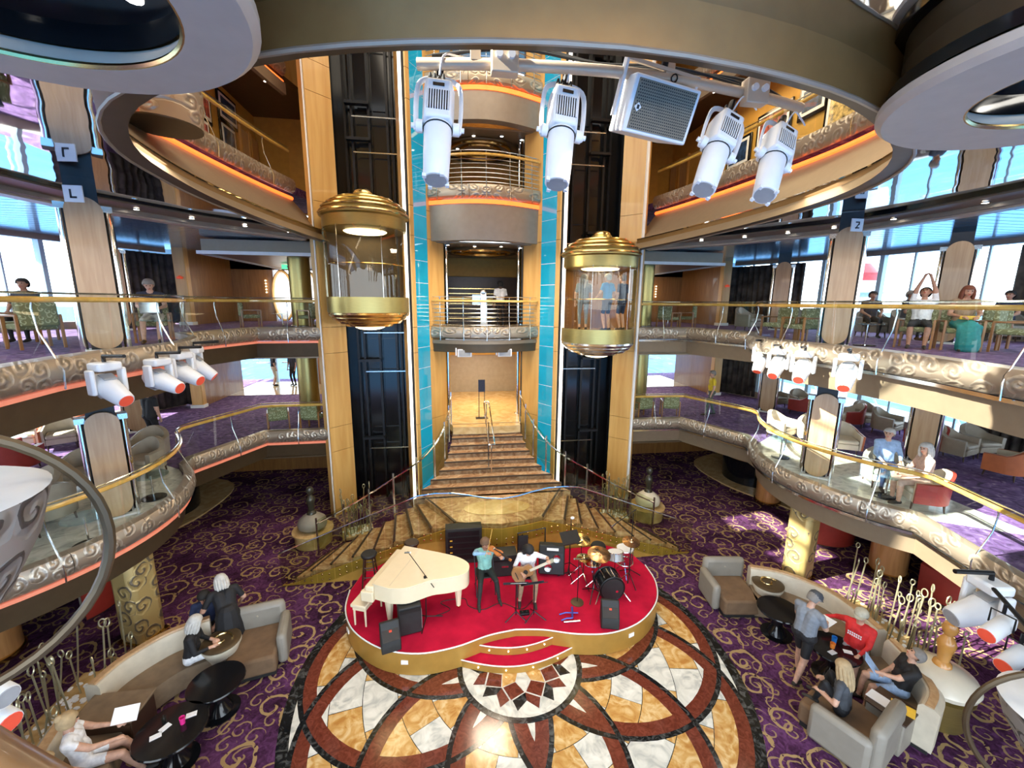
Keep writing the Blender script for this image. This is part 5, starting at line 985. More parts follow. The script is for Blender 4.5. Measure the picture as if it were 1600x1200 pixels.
for k, (x, y, a, lb) in enumerate([(-5.6, 5.85, 30, 'white card on the lower left black table, nearer the sofa'), (-5.55, 5.98, 60, 'folded white card in the middle of the lower left black table'), (-5.28, 6.15, 20, 'white card beside the pink cup on the lower left black table'), (5.72, 5.85, 10, 'white napkin on the table nearest the standing man'), (6.02, 5.82, -30, 'white card on the table nearest the man in red')]): small('card', M().box(-.07, .07, -.045, .045, 0, .006), 'paper', (x, y, .602), R(a), lb, 'card')
# hoop rods rising from pebble beds
def hoop_bed(c, w, d, n, hmin, hmax, label, seed, mt='hoop_metal', rz=0):
    rnd = random.Random(seed); t = thing('hoop_planter', label, 'sculpture', (c[0], c[1], 0), rz)
    M().box(-w/2, w/2, -d/2, d/2, 0, .12).build('bed', 'marble_tan', t, bevel=.03)
    for k in range(n):
        x, y = rnd.uniform(-w/2+.05, w/2-.05), rnd.uniform(-d/2+.05, d/2-.05); h = rnd.uniform(hmin, hmax); tx, ty = rnd.uniform(-.12, .12), rnd.uniform(-.12, .12); rr = rnd.uniform(.055, .085); a = rnd.uniform(0, PI)
        q = M().tube([(x, y, .1), (x+tx*.6, y+ty*.6, h*.6), (x+tx, y+ty, h)], .014, 6); q.tube([(x+tx+rr*.6*math.cos(b)*math.cos(a), y+ty+rr*.6*math.cos(b)*math.sin(a), h+rr+rr*math.sin(b)) for b in [2*PI*i/12 for i in range(12)]], .012, 5, True); q.build('hoop_rod', mt, t)
    q = M()
    for k in range(60): q.ball((rnd.uniform(-w/2+.05, w/2-.05), rnd.uniform(-d/2+.05, d/2-.05), .13), (rnd.uniform(.03, .06), rnd.uniform(.03, .06), .025), 6, 4)
    o = q.build('pebbles', 'paper', t); o['kind'] = 'stuff'; return t
hoop_bed((-7.55, 6.7), 1.0, 2.2, 34, .6, 1.55, 'bed of thin looped metal rods behind the left curved sofas', 3)
hoop_bed((7.75, 6.55), 1.0, 2.2, 34, .6, 1.55, 'sunlit bed of thin looped rods behind the right curved sofas', 5)
for s in (-1, 1): hoop_bed((s*4.05, 12.3), .9, .6, 22, .7, 1.45, 'bed of thin looped rods beside the stair foot, %s side' % side(s), 9+s, 'hoop_metal', R(-15)*s)
# onion shaped lamps with turned finials
def onion(loc, label, rr, base, top, fin, bh=.45, br=.4, fs=1):
    t = thing('onion_lamp', label, 'sculpture', loc); M().lathe([(br, 0), (br, bh), (br+.06, bh+.02), (br+.06, bh+.06), (0, bh+.06)], n=32).build('pedestal', base, t)
    z = bh+.06; M().lathe([(rr*.6, z), (rr*.95, z+.1*fs), (rr, z+.2*fs), (rr*.9, z+.32*fs), (rr*.5, z+.45*fs), (rr*.22, z+.5*fs), (0, z+.5*fs)], n=32).build('onion_body', top, t)
    z += .48*fs; M().lathe([(.13, z), (.12, z+.06), (.08, z+.1), (.1, z+.3), (.13, z+.42), (.10, z+.5), (.05, z+.58), (.09, z+.64), (.11, z+.72), (.08, z+.8), (0, z+.84)], n=20).build('turned_finial', fin, t); return t
onion((-5.25, 12.05, 0), 'grey white onion lamp with black finial on a planter left of the stairs', .40, 'marble_tan', 'leather_grey', 'onion_dark', .35, .5); onion((5.15, 12.2, 0), 'cream onion lamp with black finial on a planter right of the stairs', .40, 'marble_tan', 'onion_white', 'onion_dark', .35, .5)
onion((6.98, 5.05, 0), 'cream domed stool lamp with amber turned finial at the lower right', .52, 'gold_metal', 'onion_white', 'amber_turned', .5, .42, .8)
onion((-7.0, 4.75, 0), 'cream domed stool lamp at the bottom left corner', .52, 'gold_metal', 'onion_white', 'amber_turned', .5, .42, .8)
# red booths under the galleries
def booth(loc, rz, label, r=.85):
    t = thing('booth_seat', label, 'booth', loc, rz); M().lathe([(r, .05), (r+.03, .8), (r-.02, .86), (r-.1, .84), (r-.13, .45), (r-.13, .05)], n=24, a0=R(20), a1=R(200)).build('shell', 'leather_red', t); M().lathe([(r-.14, .8), (r-.3, .45), (r-.5, .42), (r-.5, .1)], n=24, a0=R(24), a1=R(196)).build('seat', 'leather_grey', t); M().lathe([(r-.05, 0), (r-.05, .07), (r-.45, .07)], n=24, a0=R(20), a1=R(200)).build('plinth', 'black_matt', t)
for x, y, a, lb in [(10.9, 7.6, 150, 'dark red curved booth seat right of the round wooden column'), (11.9, 6.7, 160, 'dark red curved booth seat at the right edge under the first gallery'), (10.0, 10.5, 200, 'dark red curved booth seat behind the sunlit scroll column'), (-9.8, 9.9, -60, 'dark red curved booth seat in the shade under the left first gallery')]: booth((x, y, 0), R(a), lb)
t = thing('bar_counter', 'curved black bar front on the tan platform under the right first gallery', 'counter', (10.9, 14.6, .05)); M().lathe([(1.15, 0), (1.2, 1.0), (0, 1.0)], n=32).build('front', 'black_gloss', t); M().lathe([(1.3, 1.0), (1.3, 1.06), (0, 1.06)], n=32).build('top', 'wood_wall', t)
t = thing('bar_counter', 'curved black bar front on the tan platform under the left first gallery', 'counter', (-10.9, 14.6, .05)); M().lathe([(1.15, 0), (1.2, 1.0), (0, 1.0)], n=32).build('front', 'black_gloss', t); M().lathe([(1.3, 1.0), (1.3, 1.06), (0, 1.06)], n=32).build('top', 'wood_wall', t)
# ship funnel seen through the right windows
t = thing('ship_structure', 'white and red rounded ship structure outside the right window', 'ship part', (20.2, 20.5, 5)); M().lathe([(0, 0), (.9, 0), (1.0, .6), (.9, 2.4), (1.5, 2.6), (1.2, 3.2), (0, 3.3)], n=20).build('body', 'ship_white', t); M().lathe([(1.05, 3.1), (1.1, 3.6), (.7, 4.1), (0, 4.2)], n=20).build('dome', 'ship_red', t); M().tube([(0, 0, -18), (0, 0, 0)], .6, 12).build('mast', 'ship_white', t)
t = thing('lifeboat', 'pale blue white lifeboat outside the left first gallery windows', 'boat', (-18.6, 16, 3.4)); M().lathe([(0, -3), (.6, -2.6), (.95, -1.4), (1, 0), (.95, 1.4), (.6, 2.6), (0, 3)], n=16, T=Matrix.Rotation(PI/2, 4, 'X')).build('hull', 'ship_white', t); M().box(-.5, .5, -1.6, 1.6, .7, 1.3).build('cabin', 'blue', t, bevel=.1); M().tube([(0, -2, .9), (0, -2, 4)], .05, 6).build('fall', 'ship_white', t); M().tube([(0, 2, .9), (0, 2, 4)], .05, 6).build('fall', 'ship_white', t)
# ================================================================== INSTRUMENTS ON THE STAGE
ZS = .5
t = thing('grand_piano', 'cream white grand piano with closed lid on the stage', 'piano', (-1.9, 8.2, ZS))
lid = [(-2.78, 7.74), (-2.3, 9.0)]+[(p.x, p.y) for p in cr([(-1.55, 8.65, 0), (-1.15, 8.43, 0), (-.93, 8.2, 0), (-.90, 8.0, 0), (-1.0, 7.82, 0), (-1.3, 7.73, 0), (-1.65, 7.70, 0), (-1.9, 7.60, 0), (-2.15, 7.52, 0), (-2.45, 7.56, 0)], 4)]
cs = [(x+.01, y) for x, y in lid]
M().prism(cs, ZS+.64, ZS+.96).build('case', 'piano_white', t, True, bevel=.008); M().prism([((x+1.85)*1.015-1.85, (y-8.2)*1.015+8.2) for x, y in lid], ZS+.965, ZS+.995).build('lid', 'piano_white', t, True, bevel=.006)
M().tube([(-2.45, 7.62, ZS+.998), (-1.95, 8.86, ZS+.998)], .004, 4).build('lid_seam', 'leather_cream', t, True)
kd = Vector((.48, 1.26, 0)).normalized(); kn = Vector((-kd.y, kd.x, 0)); a = Vector((-2.78, 7.74, 0)); b = Vector((-2.3, 9.0, 0))
M().prism([tuple((a+kn*.0).xy), tuple((a+kn*.26).xy), tuple((b+kn*.26).xy), tuple((b+kn*.0).xy)], ZS+.6, ZS+.76).build('key_bed', 'piano_white', t, True, bevel=.01); M().prism([tuple((a+kn*.0).xy), tuple((a+kn*.2).xy), tuple((b+kn*.2).xy), tuple((b+kn*.0).xy)], ZS+.76, ZS+.9).build('fallboard', 'piano_white', t, True, bevel=.03)
for p in (a+kn*.13, b+kn*.13):
    M().cb((p.x, p.y, ZS+.70), (.10, .27, .22), math.atan2(kn.y, kn.x)+PI/2).build('cheek', 'piano_white', t, True, bevel=.02)
for x, y in ((-2.5, 7.8), (-2.15, 8.75), (-1.12, 8.1)):
    M().tube([(x, y, ZS+.06), (x, y, ZS+.12), (x, y, ZS+.5), (x, y, ZS+.65)], [.045, .05, .085, .095], 8).build('leg', 'piano_white', t, True); M().ball((x, y, ZS+.035), .035, 8, 6).build('caster', 'brass', t, True)
M().box(-2.42, -2.30, 8.2, 8.5, ZS+.08, ZS+.14).build('pedal_box', 'piano_white', t, True); 
for y in (8.25, 8.45): M().tube([(-2.36, y, ZS+.1), (-2.2, y, ZS+.64)], .012, 6).build('pedal_rod', 'brass', t, True)
t = thing('piano_bench', 'cream white piano bench at the left end of the stage', 'bench', (-2.98, 8.12, ZS), math.atan2(kd.y, kd.x)); M().box(-.36, .36, -.17, .17, .43, .5).build('seat', 'piano_white', t, bevel=.015); M().box(-.33, .33, -.14, .14, .36, .43).build('apron', 'piano_white', t)
for x in (-.3, .3):
    for y in (-.12, .12): M().tube([(x, y, 0), (x, y, .4)], [.017, .026], 6).build('leg', 'piano_white', t)
t = thing('bar_stool', 'tall black round bar stool behind the piano', 'stool', (-3.12, 9.15, ZS)); M().lathe([(0, .72), (.17, .72), (.18, .76), (.16, .79), (0, .79)], n=20).build('seat', 'black_matt', t)
for k in range(4):
    a_ = PI/4+k*PI/2; M().tube([(.22*math.cos(a_), .22*math.sin(a_), 0), (.13*math.cos(a_), .13*math.sin(a_), .73)], .018, 6).build('leg', 'dark_wood', t)
for z, r_ in ((.25, .19), (.48, .165)): M().tube([(r_*math.cos(PI/4+k*PI/2), r_*math.sin(PI/4+k*PI/2), z) for k in range(4)], .011, 6, True).build('stretcher', 'dark_wood', t)
t = thing('bar_stool', 'second dark stool half hidden behind the piano lid', 'stool', (-2.2, 9.5, ZS)); M().lathe([(0, .72), (.17, .72), (.18, .76), (.16, .79), (0, .79)], n=20).build('seat', 'dark_wood', t)
for k in range(4):
    a_ = PI/4+k*PI/2; M().tube([(.22*math.cos(a_), .22*math.sin(a_), 0), (.13*math.cos(a_), .13*math.sin(a_), .73)], .018, 6).build('leg', 'dark_wood', t)
def wedge(loc, rz, label, w=.36, h=.52, d=.34):
    t = thing('floor_monitor', label, 'speaker', loc, rz); M().prism([(-d/2, 0), (d/2, 0), (d/2, h*.45), (-d*.1, h), (-d/2, h*.85)], -w/2, w/2, T=Matrix.Rotation(PI/2, 4, 'X')).build('cabinet', 'black_matt', t, bevel=.02)
    T = Matrix.Translation((d*.2, 0, h*.725)) @ Matrix.Rotation(math.atan2(d*.6, h*.55), 4, 'Y'); M().box(-.175, .175, -w/2+.03, w/2-.03, .0, .012, T=T).build('grille', 'black_metal', t); M().cb(tuple(T @ Vector((0, 0, .014))), (.04, .05, .02)).build('badge', 'red_lens', t)
    M().box(-d/2-.01, -d/2, -.08, .08, h*.6, h*.68).build('handle', 'white_trim', t); return t
wedge((-2.42, 7.22, ZS), R(-75), 'black floor monitor at the front left edge of the stage'); wedge((1.92, 7.22, ZS), R(-105), 'black floor monitor at the front right of the stage before the drums')
t = thing('guitar_amp', 'black amplifier cabinet tilted under the piano edge', 'amplifier', (-2.1, 7.62, ZS), R(12)); M().box(-.22, .22, -.18, .16, .02, .62).build('cabinet', 'black_matt', t, bevel=.02); M().box(.22, .228, -.15, .13, .08, .5).build('grille', 'grey_plastic', t); M().box(-.12, .12, -.03, .03, .62, .65).build('handle', 'black_metal', t); M().box(-.2, .2, -.19, -.18, .5, .58).build('panel', 'black_metal', t)
t = thing('guitar_amp', 'black two speaker combo amplifier leaning back behind the guitarist', 'amplifier', (1.12, 8.95, ZS), R(-14)); T = Matrix.Rotation(R(-14), 4, 'X'); M().box(-.31, .31, -.14, .14, .03, .72, T=T).build('cabinet', 'black_matt', t, bevel=.03); M().box(-.27, .27, -.152, -.14, .08, .56, T=T).build('grille', 'black_metal', t); M().box(-.12, .16, -.155, -.14, .6, .66, T=T).build('panel', 'white_trim', t)
for x, z in ((-.08, .2), (.12, .42)): M().lathe([(0, 0), (.04, 0), (.09, .02), (.1, 0)], n=18, T=T @ Matrix.Translation((x, -.155, z)) @ Matrix.Rotation(PI/2, 4, 'X')).build('speaker_cone', 'steel', t)
M().tube([(-.1, 0, .74), (0, .02, .78), (.1, 0, .74)], .012, 6).build('handle', 'black_matt', t)
def tripod(t, r=.28, z=.28, n=3, mt='black_metal', a0=0):
    for k in range(n):
        a = a0+2*PI*k/n; M().tube([(0, 0, z), (r*math.cos(a), r*math.sin(a), .01)], .011, 6).build('leg', mt, t)
t = thing('microphone_stand', 'black microphone stand with boom reaching over the piano lid', 'microphone stand', (-1.78, 7.78, ZS)); tripod(t, .34, .12, 3, a0=.3); M().tube([(0, 0, .08), (0, 0, 1.0)], .012, 6).build('pole', 'black_metal', t); M().tube([(.18, -.14, .86), (-.36, .36, 1.38)], .009, 6).build('boom', 'black_metal', t); M().tube([(-.30, .28, 1.40), (-.42, .40, 1.33)], .018, 8).build('microphone', 'steel', t); M().lathe([(0, 0), (.03, 0), (.03, .08), (0, .08)], (0, 0, .95), 10).build('clutch', 'black_metal', t)
def music_stand(loc, rz, label, h=.78, w=.5, paper=True):
    t = thing('music_stand', label, 'music stand', loc, rz); tripod(t, .26, .16, 3, a0=.5); M().tube([(0, 0, .08), (0, 0, h)], .013, 6).build('pole', 'black_metal', t)
    T = Matrix.Translation((0, .0, h)) @ Matrix.Rotation(R(38), 4, 'X'); M().box(-w/2, w/2, -.16, .16, 0, .012, T=T).build('desk', 'black_metal', t, bevel=.003); M().box(-w/2, w/2, -.165, -.155, 0, .05, T=T).build('ledge', 'black_metal', t)
    if paper: M().box(-.2, .12, -.13, .13, .014, .02, T=T).build('sheet_music', 'paper', t)
    return t
music_stand((.05, 7.62, ZS), R(175), 'black music stand before the violinist', w=.52); music_stand((.42, 7.58, ZS), R(185), 'black music stand before the guitarist', w=.5, paper=False)
music_stand((1.5, 8.75, ZS), R(10), 'tall grey music stand beside the amplifier and cymbals', 1.05, .46, False)
t = thing('foot_pedal', 'small black effect pedal between the music stands', 'pedal', (.25, 7.72, ZS)); M().box(-.1, .1, -.06, .06, 0, .05).build('housing', 'black_metal', t, bevel=.01); M().lathe([(0, .05), (.015, .05), (.015, .065), (0, .065)], (-.04, 0, 0), 8).build('switch', 'steel', t); M().lathe([(0, .05), (.015, .05), (.015, .065), (0, .065)], (.05, 0, 0), 8).build('switch', 'steel', t)
t = thing('microphone_stand', 'slim microphone stand with round base right of the guitarist', 'microphone stand', (1.45, 7.9, ZS)); M().lathe([(0, 0), (.14, 0), (.14, .02), (.03, .04), (0, .04)], n=22).build('base', 'bronze_dark', t); M().tube([(0, 0, .03), (0, 0, 1.05)], .01, 6).build('pole', 'black_metal', t); M().tube([(.02, 0, 1.05), (-.12, -.05, 1.1)], .02, 8).build('microphone', 'steel', t); M().tube([(.22, .06, 1.0), (-.08, -.02, 1.06)], .009, 6).build('boom', 'black_metal', t)
t = thing('instrument_stand', 'folded blue instrument stand lying on the red carpet', 'stand', (1.2, 7.52, ZS)); M().tube([(.08, .2, .05), (-.0, -.1, .05)], .022, 6).build('spine', 'blue_metal', t); M().tube([(-.24, .05, .03), (-.1, .06, .05), (.08, .03, .05), (.16, .03, .04)], .014, 6).build('upper_arm', 'blue_metal', t); M().tube([(-.24, -.12, .03), (-.12, -.1, .05), (.0, -.11, .05)], .014, 6).build('lower_arm', 'blue_metal', t); M().tube([(-.2, -.17, .03), (.14, -.18, .03)], .016, 6).build('foot_bar', 'steel', t)
q = M().tube(cr([(-1.6, 7.9, ZS+.01), (-1.3, 8.05, ZS+.01), (-1.5, 8.3, ZS+.01), (-1.0, 8.35, ZS+.01), (-.9, 8.1, ZS+.01), (-.6, 7.95, ZS+.01), (-.2, 8.1, ZS+.01), (.2, 7.85, ZS+.01), (.5, 8.1, ZS+.01)], 6), .008, 5); tag(q.build('cable', 'black_matt', loc=(-1.6, 7.9, ZS)), 'black cable snaking on the red carpet beside the piano', 'cable')
# ---- drum kit, each piece that can be lifted away on its own
def cyl(r, h, z=0, n=24): return [(0, z), (r, z), (r, z+h), (0, z+h)]
t = thing('bass_drum', 'black bass drum standing on the right of the stage', 'drum', (2.22, 8.05, ZS)); T = Matrix.Translation((0, -.2, .29)) @ Matrix.Rotation(-PI/2, 4, 'X')
sh = M().lathe(cyl(.27, .4), n=28, T=T).build('shell', 'black_gloss', t); M().lathe(cyl(.255, .012, -.012), n=28, T=T).build('front_head', 'black_matt', t)
for z in (0, .4): M().tube([T @ Vector((.28*math.cos(a), .28*math.sin(a), z)) for a in [2*PI*i/28 for i in range(28)]], .014, 6, True).build('hoop', 'black_metal', sh)
for k in range(8): a_ = 2*PI*k/8+.2; M().tube([T @ Vector((.285*math.cos(a_), .285*math.sin(a_), z)) for z in (.04, .36)], .009, 6).build('tension_rod', 'chrome', sh)
for s in (-1, 1): M().tube([(s*.24, -.1, .2), (s*.4, -.28, .01)], .012, 6).build('spur', 'chrome', t)
M().lathe([(0, 0), (.03, 0), (.03, .012), (0, .012)], n=12, T=Matrix.Translation((.1, -.215, .24)) @ Matrix.Rotation(PI/2, 4, 'X')).build('badge', 'chrome', t)
def drum(loc, r, h, label, shell, tilt=0, legs=True):
    t = thing('drum', label, 'drum', loc); T = Matrix.Rotation(tilt, 4, 'X'); z = loc[2]-ZS
    sh = M().lathe(cyl(r, h), n=24, T=T).build('shell', shell, t); M().lathe(cyl(r*.97, .008, h), n=24, T=T).build('head', 'white_trim', t)
    for zz in (0, h): M().tube([T @ Vector(((r+.006)*math.cos(a), (r+.006)*math.sin(a), zz)) for a in [2*PI*i/24 for i in range(24)]], .009, 6, True).build('rim', 'chrome', sh)
    for k in range(6): a_ = PI*k/3; M().tube([T @ Vector(((r+.01)*math.cos(a_), (r+.01)*math.sin(a_), zz)) for zz in (.01, h-.01)], .007, 6).build('tension_rod', 'chrome', sh)
    if legs:
        M().tube([(0, 0, -z+.3), (0, 0, .02)], .014, 6).build('stand_pole', 'chrome', t)
        for k in range(3): a_ = .4+2*PI*k/3; M().tube([(0, 0, -z+.32), (.25*math.cos(a_), .25*math.sin(a_), -z+.01)], .011, 6).build('stand_leg', 'chrome', t)
drum((2.5, 8.42, ZS+.62), .17, .18, 'small pearl tom drum with white head above the bass drum', 'pearl', R(-12)); drum((1.98, 8.5, ZS+.5), .18, .14, 'snare drum with white head left of the bass drum', 'cymbal', R(-8)); drum((2.85, 8.7, ZS+.35), .2, .35, 'clear floor tom at the right rear of the drum kit', 'glass_clear', 0)
def cymbal(loc, h, r, label, tilt, mt='cymbal'):
    t = thing('cymbal_stand', label, 'cymbal', loc); tripod(t, .27, .3, 3, 'chrome', .8); M().tube([(0, 0, .25), (0, 0, h+.05)], .01, 6).build('pole', 'black_metal', t); T = Matrix.Translation((0, 0, h)) @ Matrix.Rotation(tilt, 4, 'X'); M().lathe([(r, 0), (r*.3, .025), (r*.22, .045), (0, .055), (0, .05), (r*.22, .04), (r*.3, .02), (r, -.004)], n=28, T=T).build('cymbal', mt, t); M().lathe([(0, .05), (.015, .05), (.015, .09), (0, .09)], n=8, T=T).build('wing_nut', 'chrome', t)
cymbal((2.05, 8.3, ZS), .86, .26, 'large copper ride cymbal at the centre of the drum kit', R(12)); cymbal((2.82, 8.35, ZS), 1.08, .2, 'reddish crash cymbal on a tall stand at the right of the kit', R(10)); cymbal((1.78, 8.75, ZS), .98, .2, 'brassy crash cymbal at the left of the kit', R(14), 'brass'); cymbal((1.75, 8.45, ZS), .7, .17, 'pair of hi hat cymbals low at the left of the kit', R(3), 'brass')
t = thing('drum_throne', 'round black drum throne behind the kit', 'stool', (2.35, 9.15, ZS)); M().lathe([(0, .48), (.18, .48), (.19, .52), (.16, .57), (0, .58)], n=22).build('seat', 'black_matt', t); M().tube([(0, 0, .2), (0, 0, .5)], .018, 6).build('pole', 'chrome', t); tripod(t, .24, .28, 3, 'chrome')
t = thing('microphone_stand', 'tall black boom stand leaning over the drums from the right', 'microphone stand', (2.95, 8.6, ZS)); tripod(t, .28, .2, 3); M().tube([(0, 0, .1), (0, 0, 1.65)], .011, 6).build('pole', 'black_metal', t); M().tube([(.1, .05, 1.72), (-.55, -.2, 1.5)], .009, 6).build('boom', 'black_metal', t); M().tube([(-.5, -.18, 1.52), (-.62, -.23, 1.47)], .018, 8).build('microphone', 'steel', t)
t = thing('microphone_stand', 'short black microphone stand before the bass drum, left', 'microphone stand', (1.85, 8.05, ZS)); tripod(t, .3, .2, 3); M().tube([(0, 0, .1), (0, 0, .78)], .011, 6).build('pole', 'black_metal', t); M().ball((0, 0, .82), (.04, .04, .055), 10, 6).build('microphone', 'black_metal', t)
t = thing('microphone_stand', 'black stand with small clip microphone behind the music stand', 'microphone stand', (1.6, 9.05, ZS)); tripod(t, .24, .2, 3); M().tube([(0, 0, .1), (0, 0, 1.35)], .01, 6).build('pole', 'black_metal', t); M().ball((.03, 0, 1.38), (.05, .035, .035), 10, 6).build('microphone', 'white_plastic', t)
t = thing('folding_chair', 'black folding chair under the violinist', 'chair', (-.52, 8.58, ZS), R(185)); 
def fold_chair(t):
    M().box(-.2, .2, -.2, .2, .43, .46).build('seat', 'black_matt', t, bevel=.01); M().box(-.2, .2, -.24, -.21, .62, .86).build('backrest', 'black_matt', t, bevel=.02)
    for s in (-1, 1): M().tube([(s*.21, .22, 0), (s*.21, -.23, .86)], .012, 6).build('leg', 'black_metal', t); M().tube([(s*.19, -.26, 0), (s*.19, .16, .45)], .012, 6).build('leg', 'black_metal', t)
fold_chair(t); t = thing('folding_chair', 'black folding chair under the guitarist', 'chair', (.42, 8.42, ZS), R(172)); fold_chair(t)
t = thing('equipment_case', 'black equipment case behind the two musicians', 'case', (.0, 9.2, ZS)); M().box(-.3, .3, -.2, .2, 0, .55).build('body', 'black_matt', t, bevel=.02); M().box(-.31, .31, -.21, .21, .4, .43).build('rim', 'black_metal', t); M().box(-.08, .08, -.22, -.2, .25, .29).build('handle', 'steel', t)
t = thing('coat_frame', 'black open metal frame leaning on the ochre wall behind the guitarist', 'frame', (.75, 9.55, ZS)); M().tube([(-.35, 0, 0), (-.35, .05, .75), (.35, .05, .85), (.35, 0, 0)], .02, 6).build('frame_tube', 'black_metal', t); M().box(-.35, -.1, -.02, .0, .3, .72).build('panel', 'black_matt', t)
# ================================================================== PEOPLE
import numpy as np
PEOPLE = []
def ik(a, b, l1, l2, pole):
    a, b, pole = Vector(a), Vector(b), Vector(pole); d = b-a; L_ = min(d.length, (l1+l2)*.995); d.normalize(); b = a+d*L_
    x = (l1*l1-l2*l2+L_*L_)/(2*L_); h = math.sqrt(max(0, l1*l1-x*x)); n = pole-d*pole.dot(d); n = n.normalized() if n.length > 1e-6 else d.orthogonal().normalized()
    return a+d*x+n*h, b
def Lw(loc, rz, p):
    c, s = math.cos(rz), math.sin(rz); return Vector((loc[0]+c*p[0]-s*p[1], loc[1]+s*p[0]+c*p[1], loc[2]+p[2]))
def person(label, loc, rz, cl, sit=0, lean=0, tilt=0, lh=None, rh=None, lf=None, rf=None, head=(0, 0), hair='short', hm='hair_brown', skin='skin', fat=1.0, vox=.016, sc=1.0, skirt=None, lp=None, rp=None, pel=None, hat=None, curl=.5, glasses=False):
    """local frame: faces +Y, left hand at -X.  sit = height of the seat (0 = standing)"""
    V = []      # tag, p0, p1, r0, r1
    def seg(tag_, a, b, r0, r1): V.append((tag_, Vector(a), Vector(b), r0, r1))
    pz = pel if pel else ((sit+.11) if sit else .93); P = Vector((0, 0, pz)); la = R(lean); ti = R(tilt)
    up_ = Vector((math.sin(ti), math.sin(la)*math.cos(ti), math.cos(la)*math.cos(ti))); rt_ = Vector((1, 0, 0)); rt_ = (rt_-up_*rt_.dot(up_)).normalized(); fd = up_.cross(rt_)
    W_ = P+up_*.2; Ch = P+up_*.38; Nk = P+up_*.53; f = fat
    for s in (-1, 1):
        seg('hips', P+rt_*s*.05, P+rt_*s*.09-Vector((0, 0, .02)), .115*f, .105*f); seg('torso', P+rt_*s*.055+up_*.05, W_+rt_*s*.06, .108*f, .098*f); seg('torso', W_+rt_*s*.06, Ch+rt_*s*.085, .098*f, .112*(.5+f/2)); seg('torso', Ch+rt_*s*.085, P+up_*.48+rt_*s*.10, .105, .06)
    seg('torso', P+up_*.1+fd*.03*f, W_+fd*.045*f, .10*f, .10*f); seg('torso', Ch+fd*.02, Ch+up_*.08, .11, .07)
    seg('neck', P+up_*.47, Nk+up_*.05+fd*.02, .062, .052)
    hy, hp = R(head[0]), R(head[1]); hup = (up_*math.cos(hp*.6)+fd*math.sin(hp*.6)+Vector((0, 0, .35))).normalized()
    HC = Nk+hup*.145+fd*.025; fwd = (Matrix.Rotation(hy, 3, hup) @ fd); fwd = (fwd*math.cos(hp)-hup*math.sin(hp)).normalized(); hr = fwd.cross(hup).normalized(); hu = hr.cross(fwd)
    seg('head', HC-hu*.03+fwd*.015, HC+hu*.035-fwd*.012, .078, .092); seg('head', HC-hu*.085+fwd*.035, HC-hu*.06+fwd*.03, .045, .06); seg('head', HC-hu*.02+fwd*.085, HC-hu*.04+fwd*.105, .012, .016)
    for s in (-1, 1): seg('head', HC+hr*s*.085-hu*.015-fwd*.005, HC+hr*s*.09+hu*.02-fwd*.012, .016, .018)
    # arms
    out = {}
    for nm, s, tgt, pole in (('l', -1, lh, lp), ('r', 1, rh, rp)):
        S = P+up_*.455+rt_*s*.185*(.6+.4*f); tgt = Vector(tgt) if tgt is not None else (S+Vector((s*.06, .06, -.52)) if not sit else Vector((s*.16, .32, pz+.10)))
        E_, Wr = ik(S, tgt, .285, .255, Vector(pole) if pole else Vector((s*.6, -.6, -.5))); out[nm] = Wr
        seg('torso', P+up_*.46+rt_*s*.08, S, .07, .066); seg('uarm', S, E_, .058*f**.5, .045*f**.5); seg('farm', E_, Wr, .043, .028)
        d = (Wr-E_).normalized(); pn = d.cross(Vector((0, 0, 1))); pn = pn.normalized() if pn.length > .1 else Vector((1, 0, 0)); dn = d.cross(pn).normalized()
        if dn.z > 0: dn = -dn
        K = Wr+d*.085; seg('hand', Wr+d*.015, K, .026, .03); seg('hand', Wr+d*.04+pn*.02, K+pn*.02, .02, .02); seg('hand', Wr+d*.04-pn*.02, K-pn*.02, .02, .02)
        for k, (o_, ln) in enumerate(((-.033, .06), (-.011, .075), (.011, .07), (.033, .055))):
            m_ = K+pn*o_+(d*(1-curl*.5)+dn*curl*.6)*ln*.6; e_ = m_+(d*(1-curl)+dn*curl)*ln*.55; seg('hand', K+pn*o_, m_, .0105, .0095); seg('hand', m_, e_, .0095, .008)
        tb = Wr+d*.03-pn*s*.02; seg('hand', tb, tb+(d*.6-pn*s*.7+dn*.3).normalized()*.05, .013, .011); seg('hand', tb+(d*.6-pn*s*.7+dn*.3).normalized()*.05, tb+(d*.6-pn*s*.7+dn*.3).normalized()*.05+d*.03, .011, .009)
    for s, tgt in ((-1, lf), (1, rf)):
        H = P+rt_*s*.09-Vector((0, 0, .02)); tgt = Vector(tgt) if tgt is not None else (Vector((s*.1, -.02, .085)) if not sit else Vector((s*.13, .40, .085)))
        K, A = ik(H, tgt, .42, .42, Vector((s*.15, 1, .35))); seg('thigh', H, K, .09*f**.6, .06*f**.4); seg('shin', K, K.lerp(A, .35), .056, .056*f**.4); seg('shin', K.lerp(A, .35), A, .056*f**.4, .036)
        fdv = (K-A); fdv = Vector((0, 1, 0)) if not sit else Vector((s*.1, 1, 0)).normalized(); seg('foot', A-Vector((0, .03, .03)), A+fdv*.09-Vector((0, 0, .045)), .04, .037); seg('foot', A+fdv*.09-Vector((0, 0, .045)), A+fdv*.16-Vector((0, 0, .055)), .037, .028)
    if skirt: # list of (x, y, z, r)
        for a, b in zip(skirt, skirt[1:]): seg('skirt', a[:3], b[:3], a[3], b[3])
    q = M()
    for tg, a, b, r0, r1 in V:
        if (b-a).length < 1e-4: b = a+Vector((0, 0, .001))
        d = (b-a).normalized(); q.tube([a-d*r0*.85, a-d*r0*.5, a, b, b+d*r1*.5, b+d*r1*.85], [r0*.5, r0*.86, r0, r1, r1*.86, r1*.5], 10)
    me = bpy.data.meshes.new('body'); me.from_pydata(q.v, [], q.f); o = bpy.data.objects.new('person', me); COL.objects.link(o)
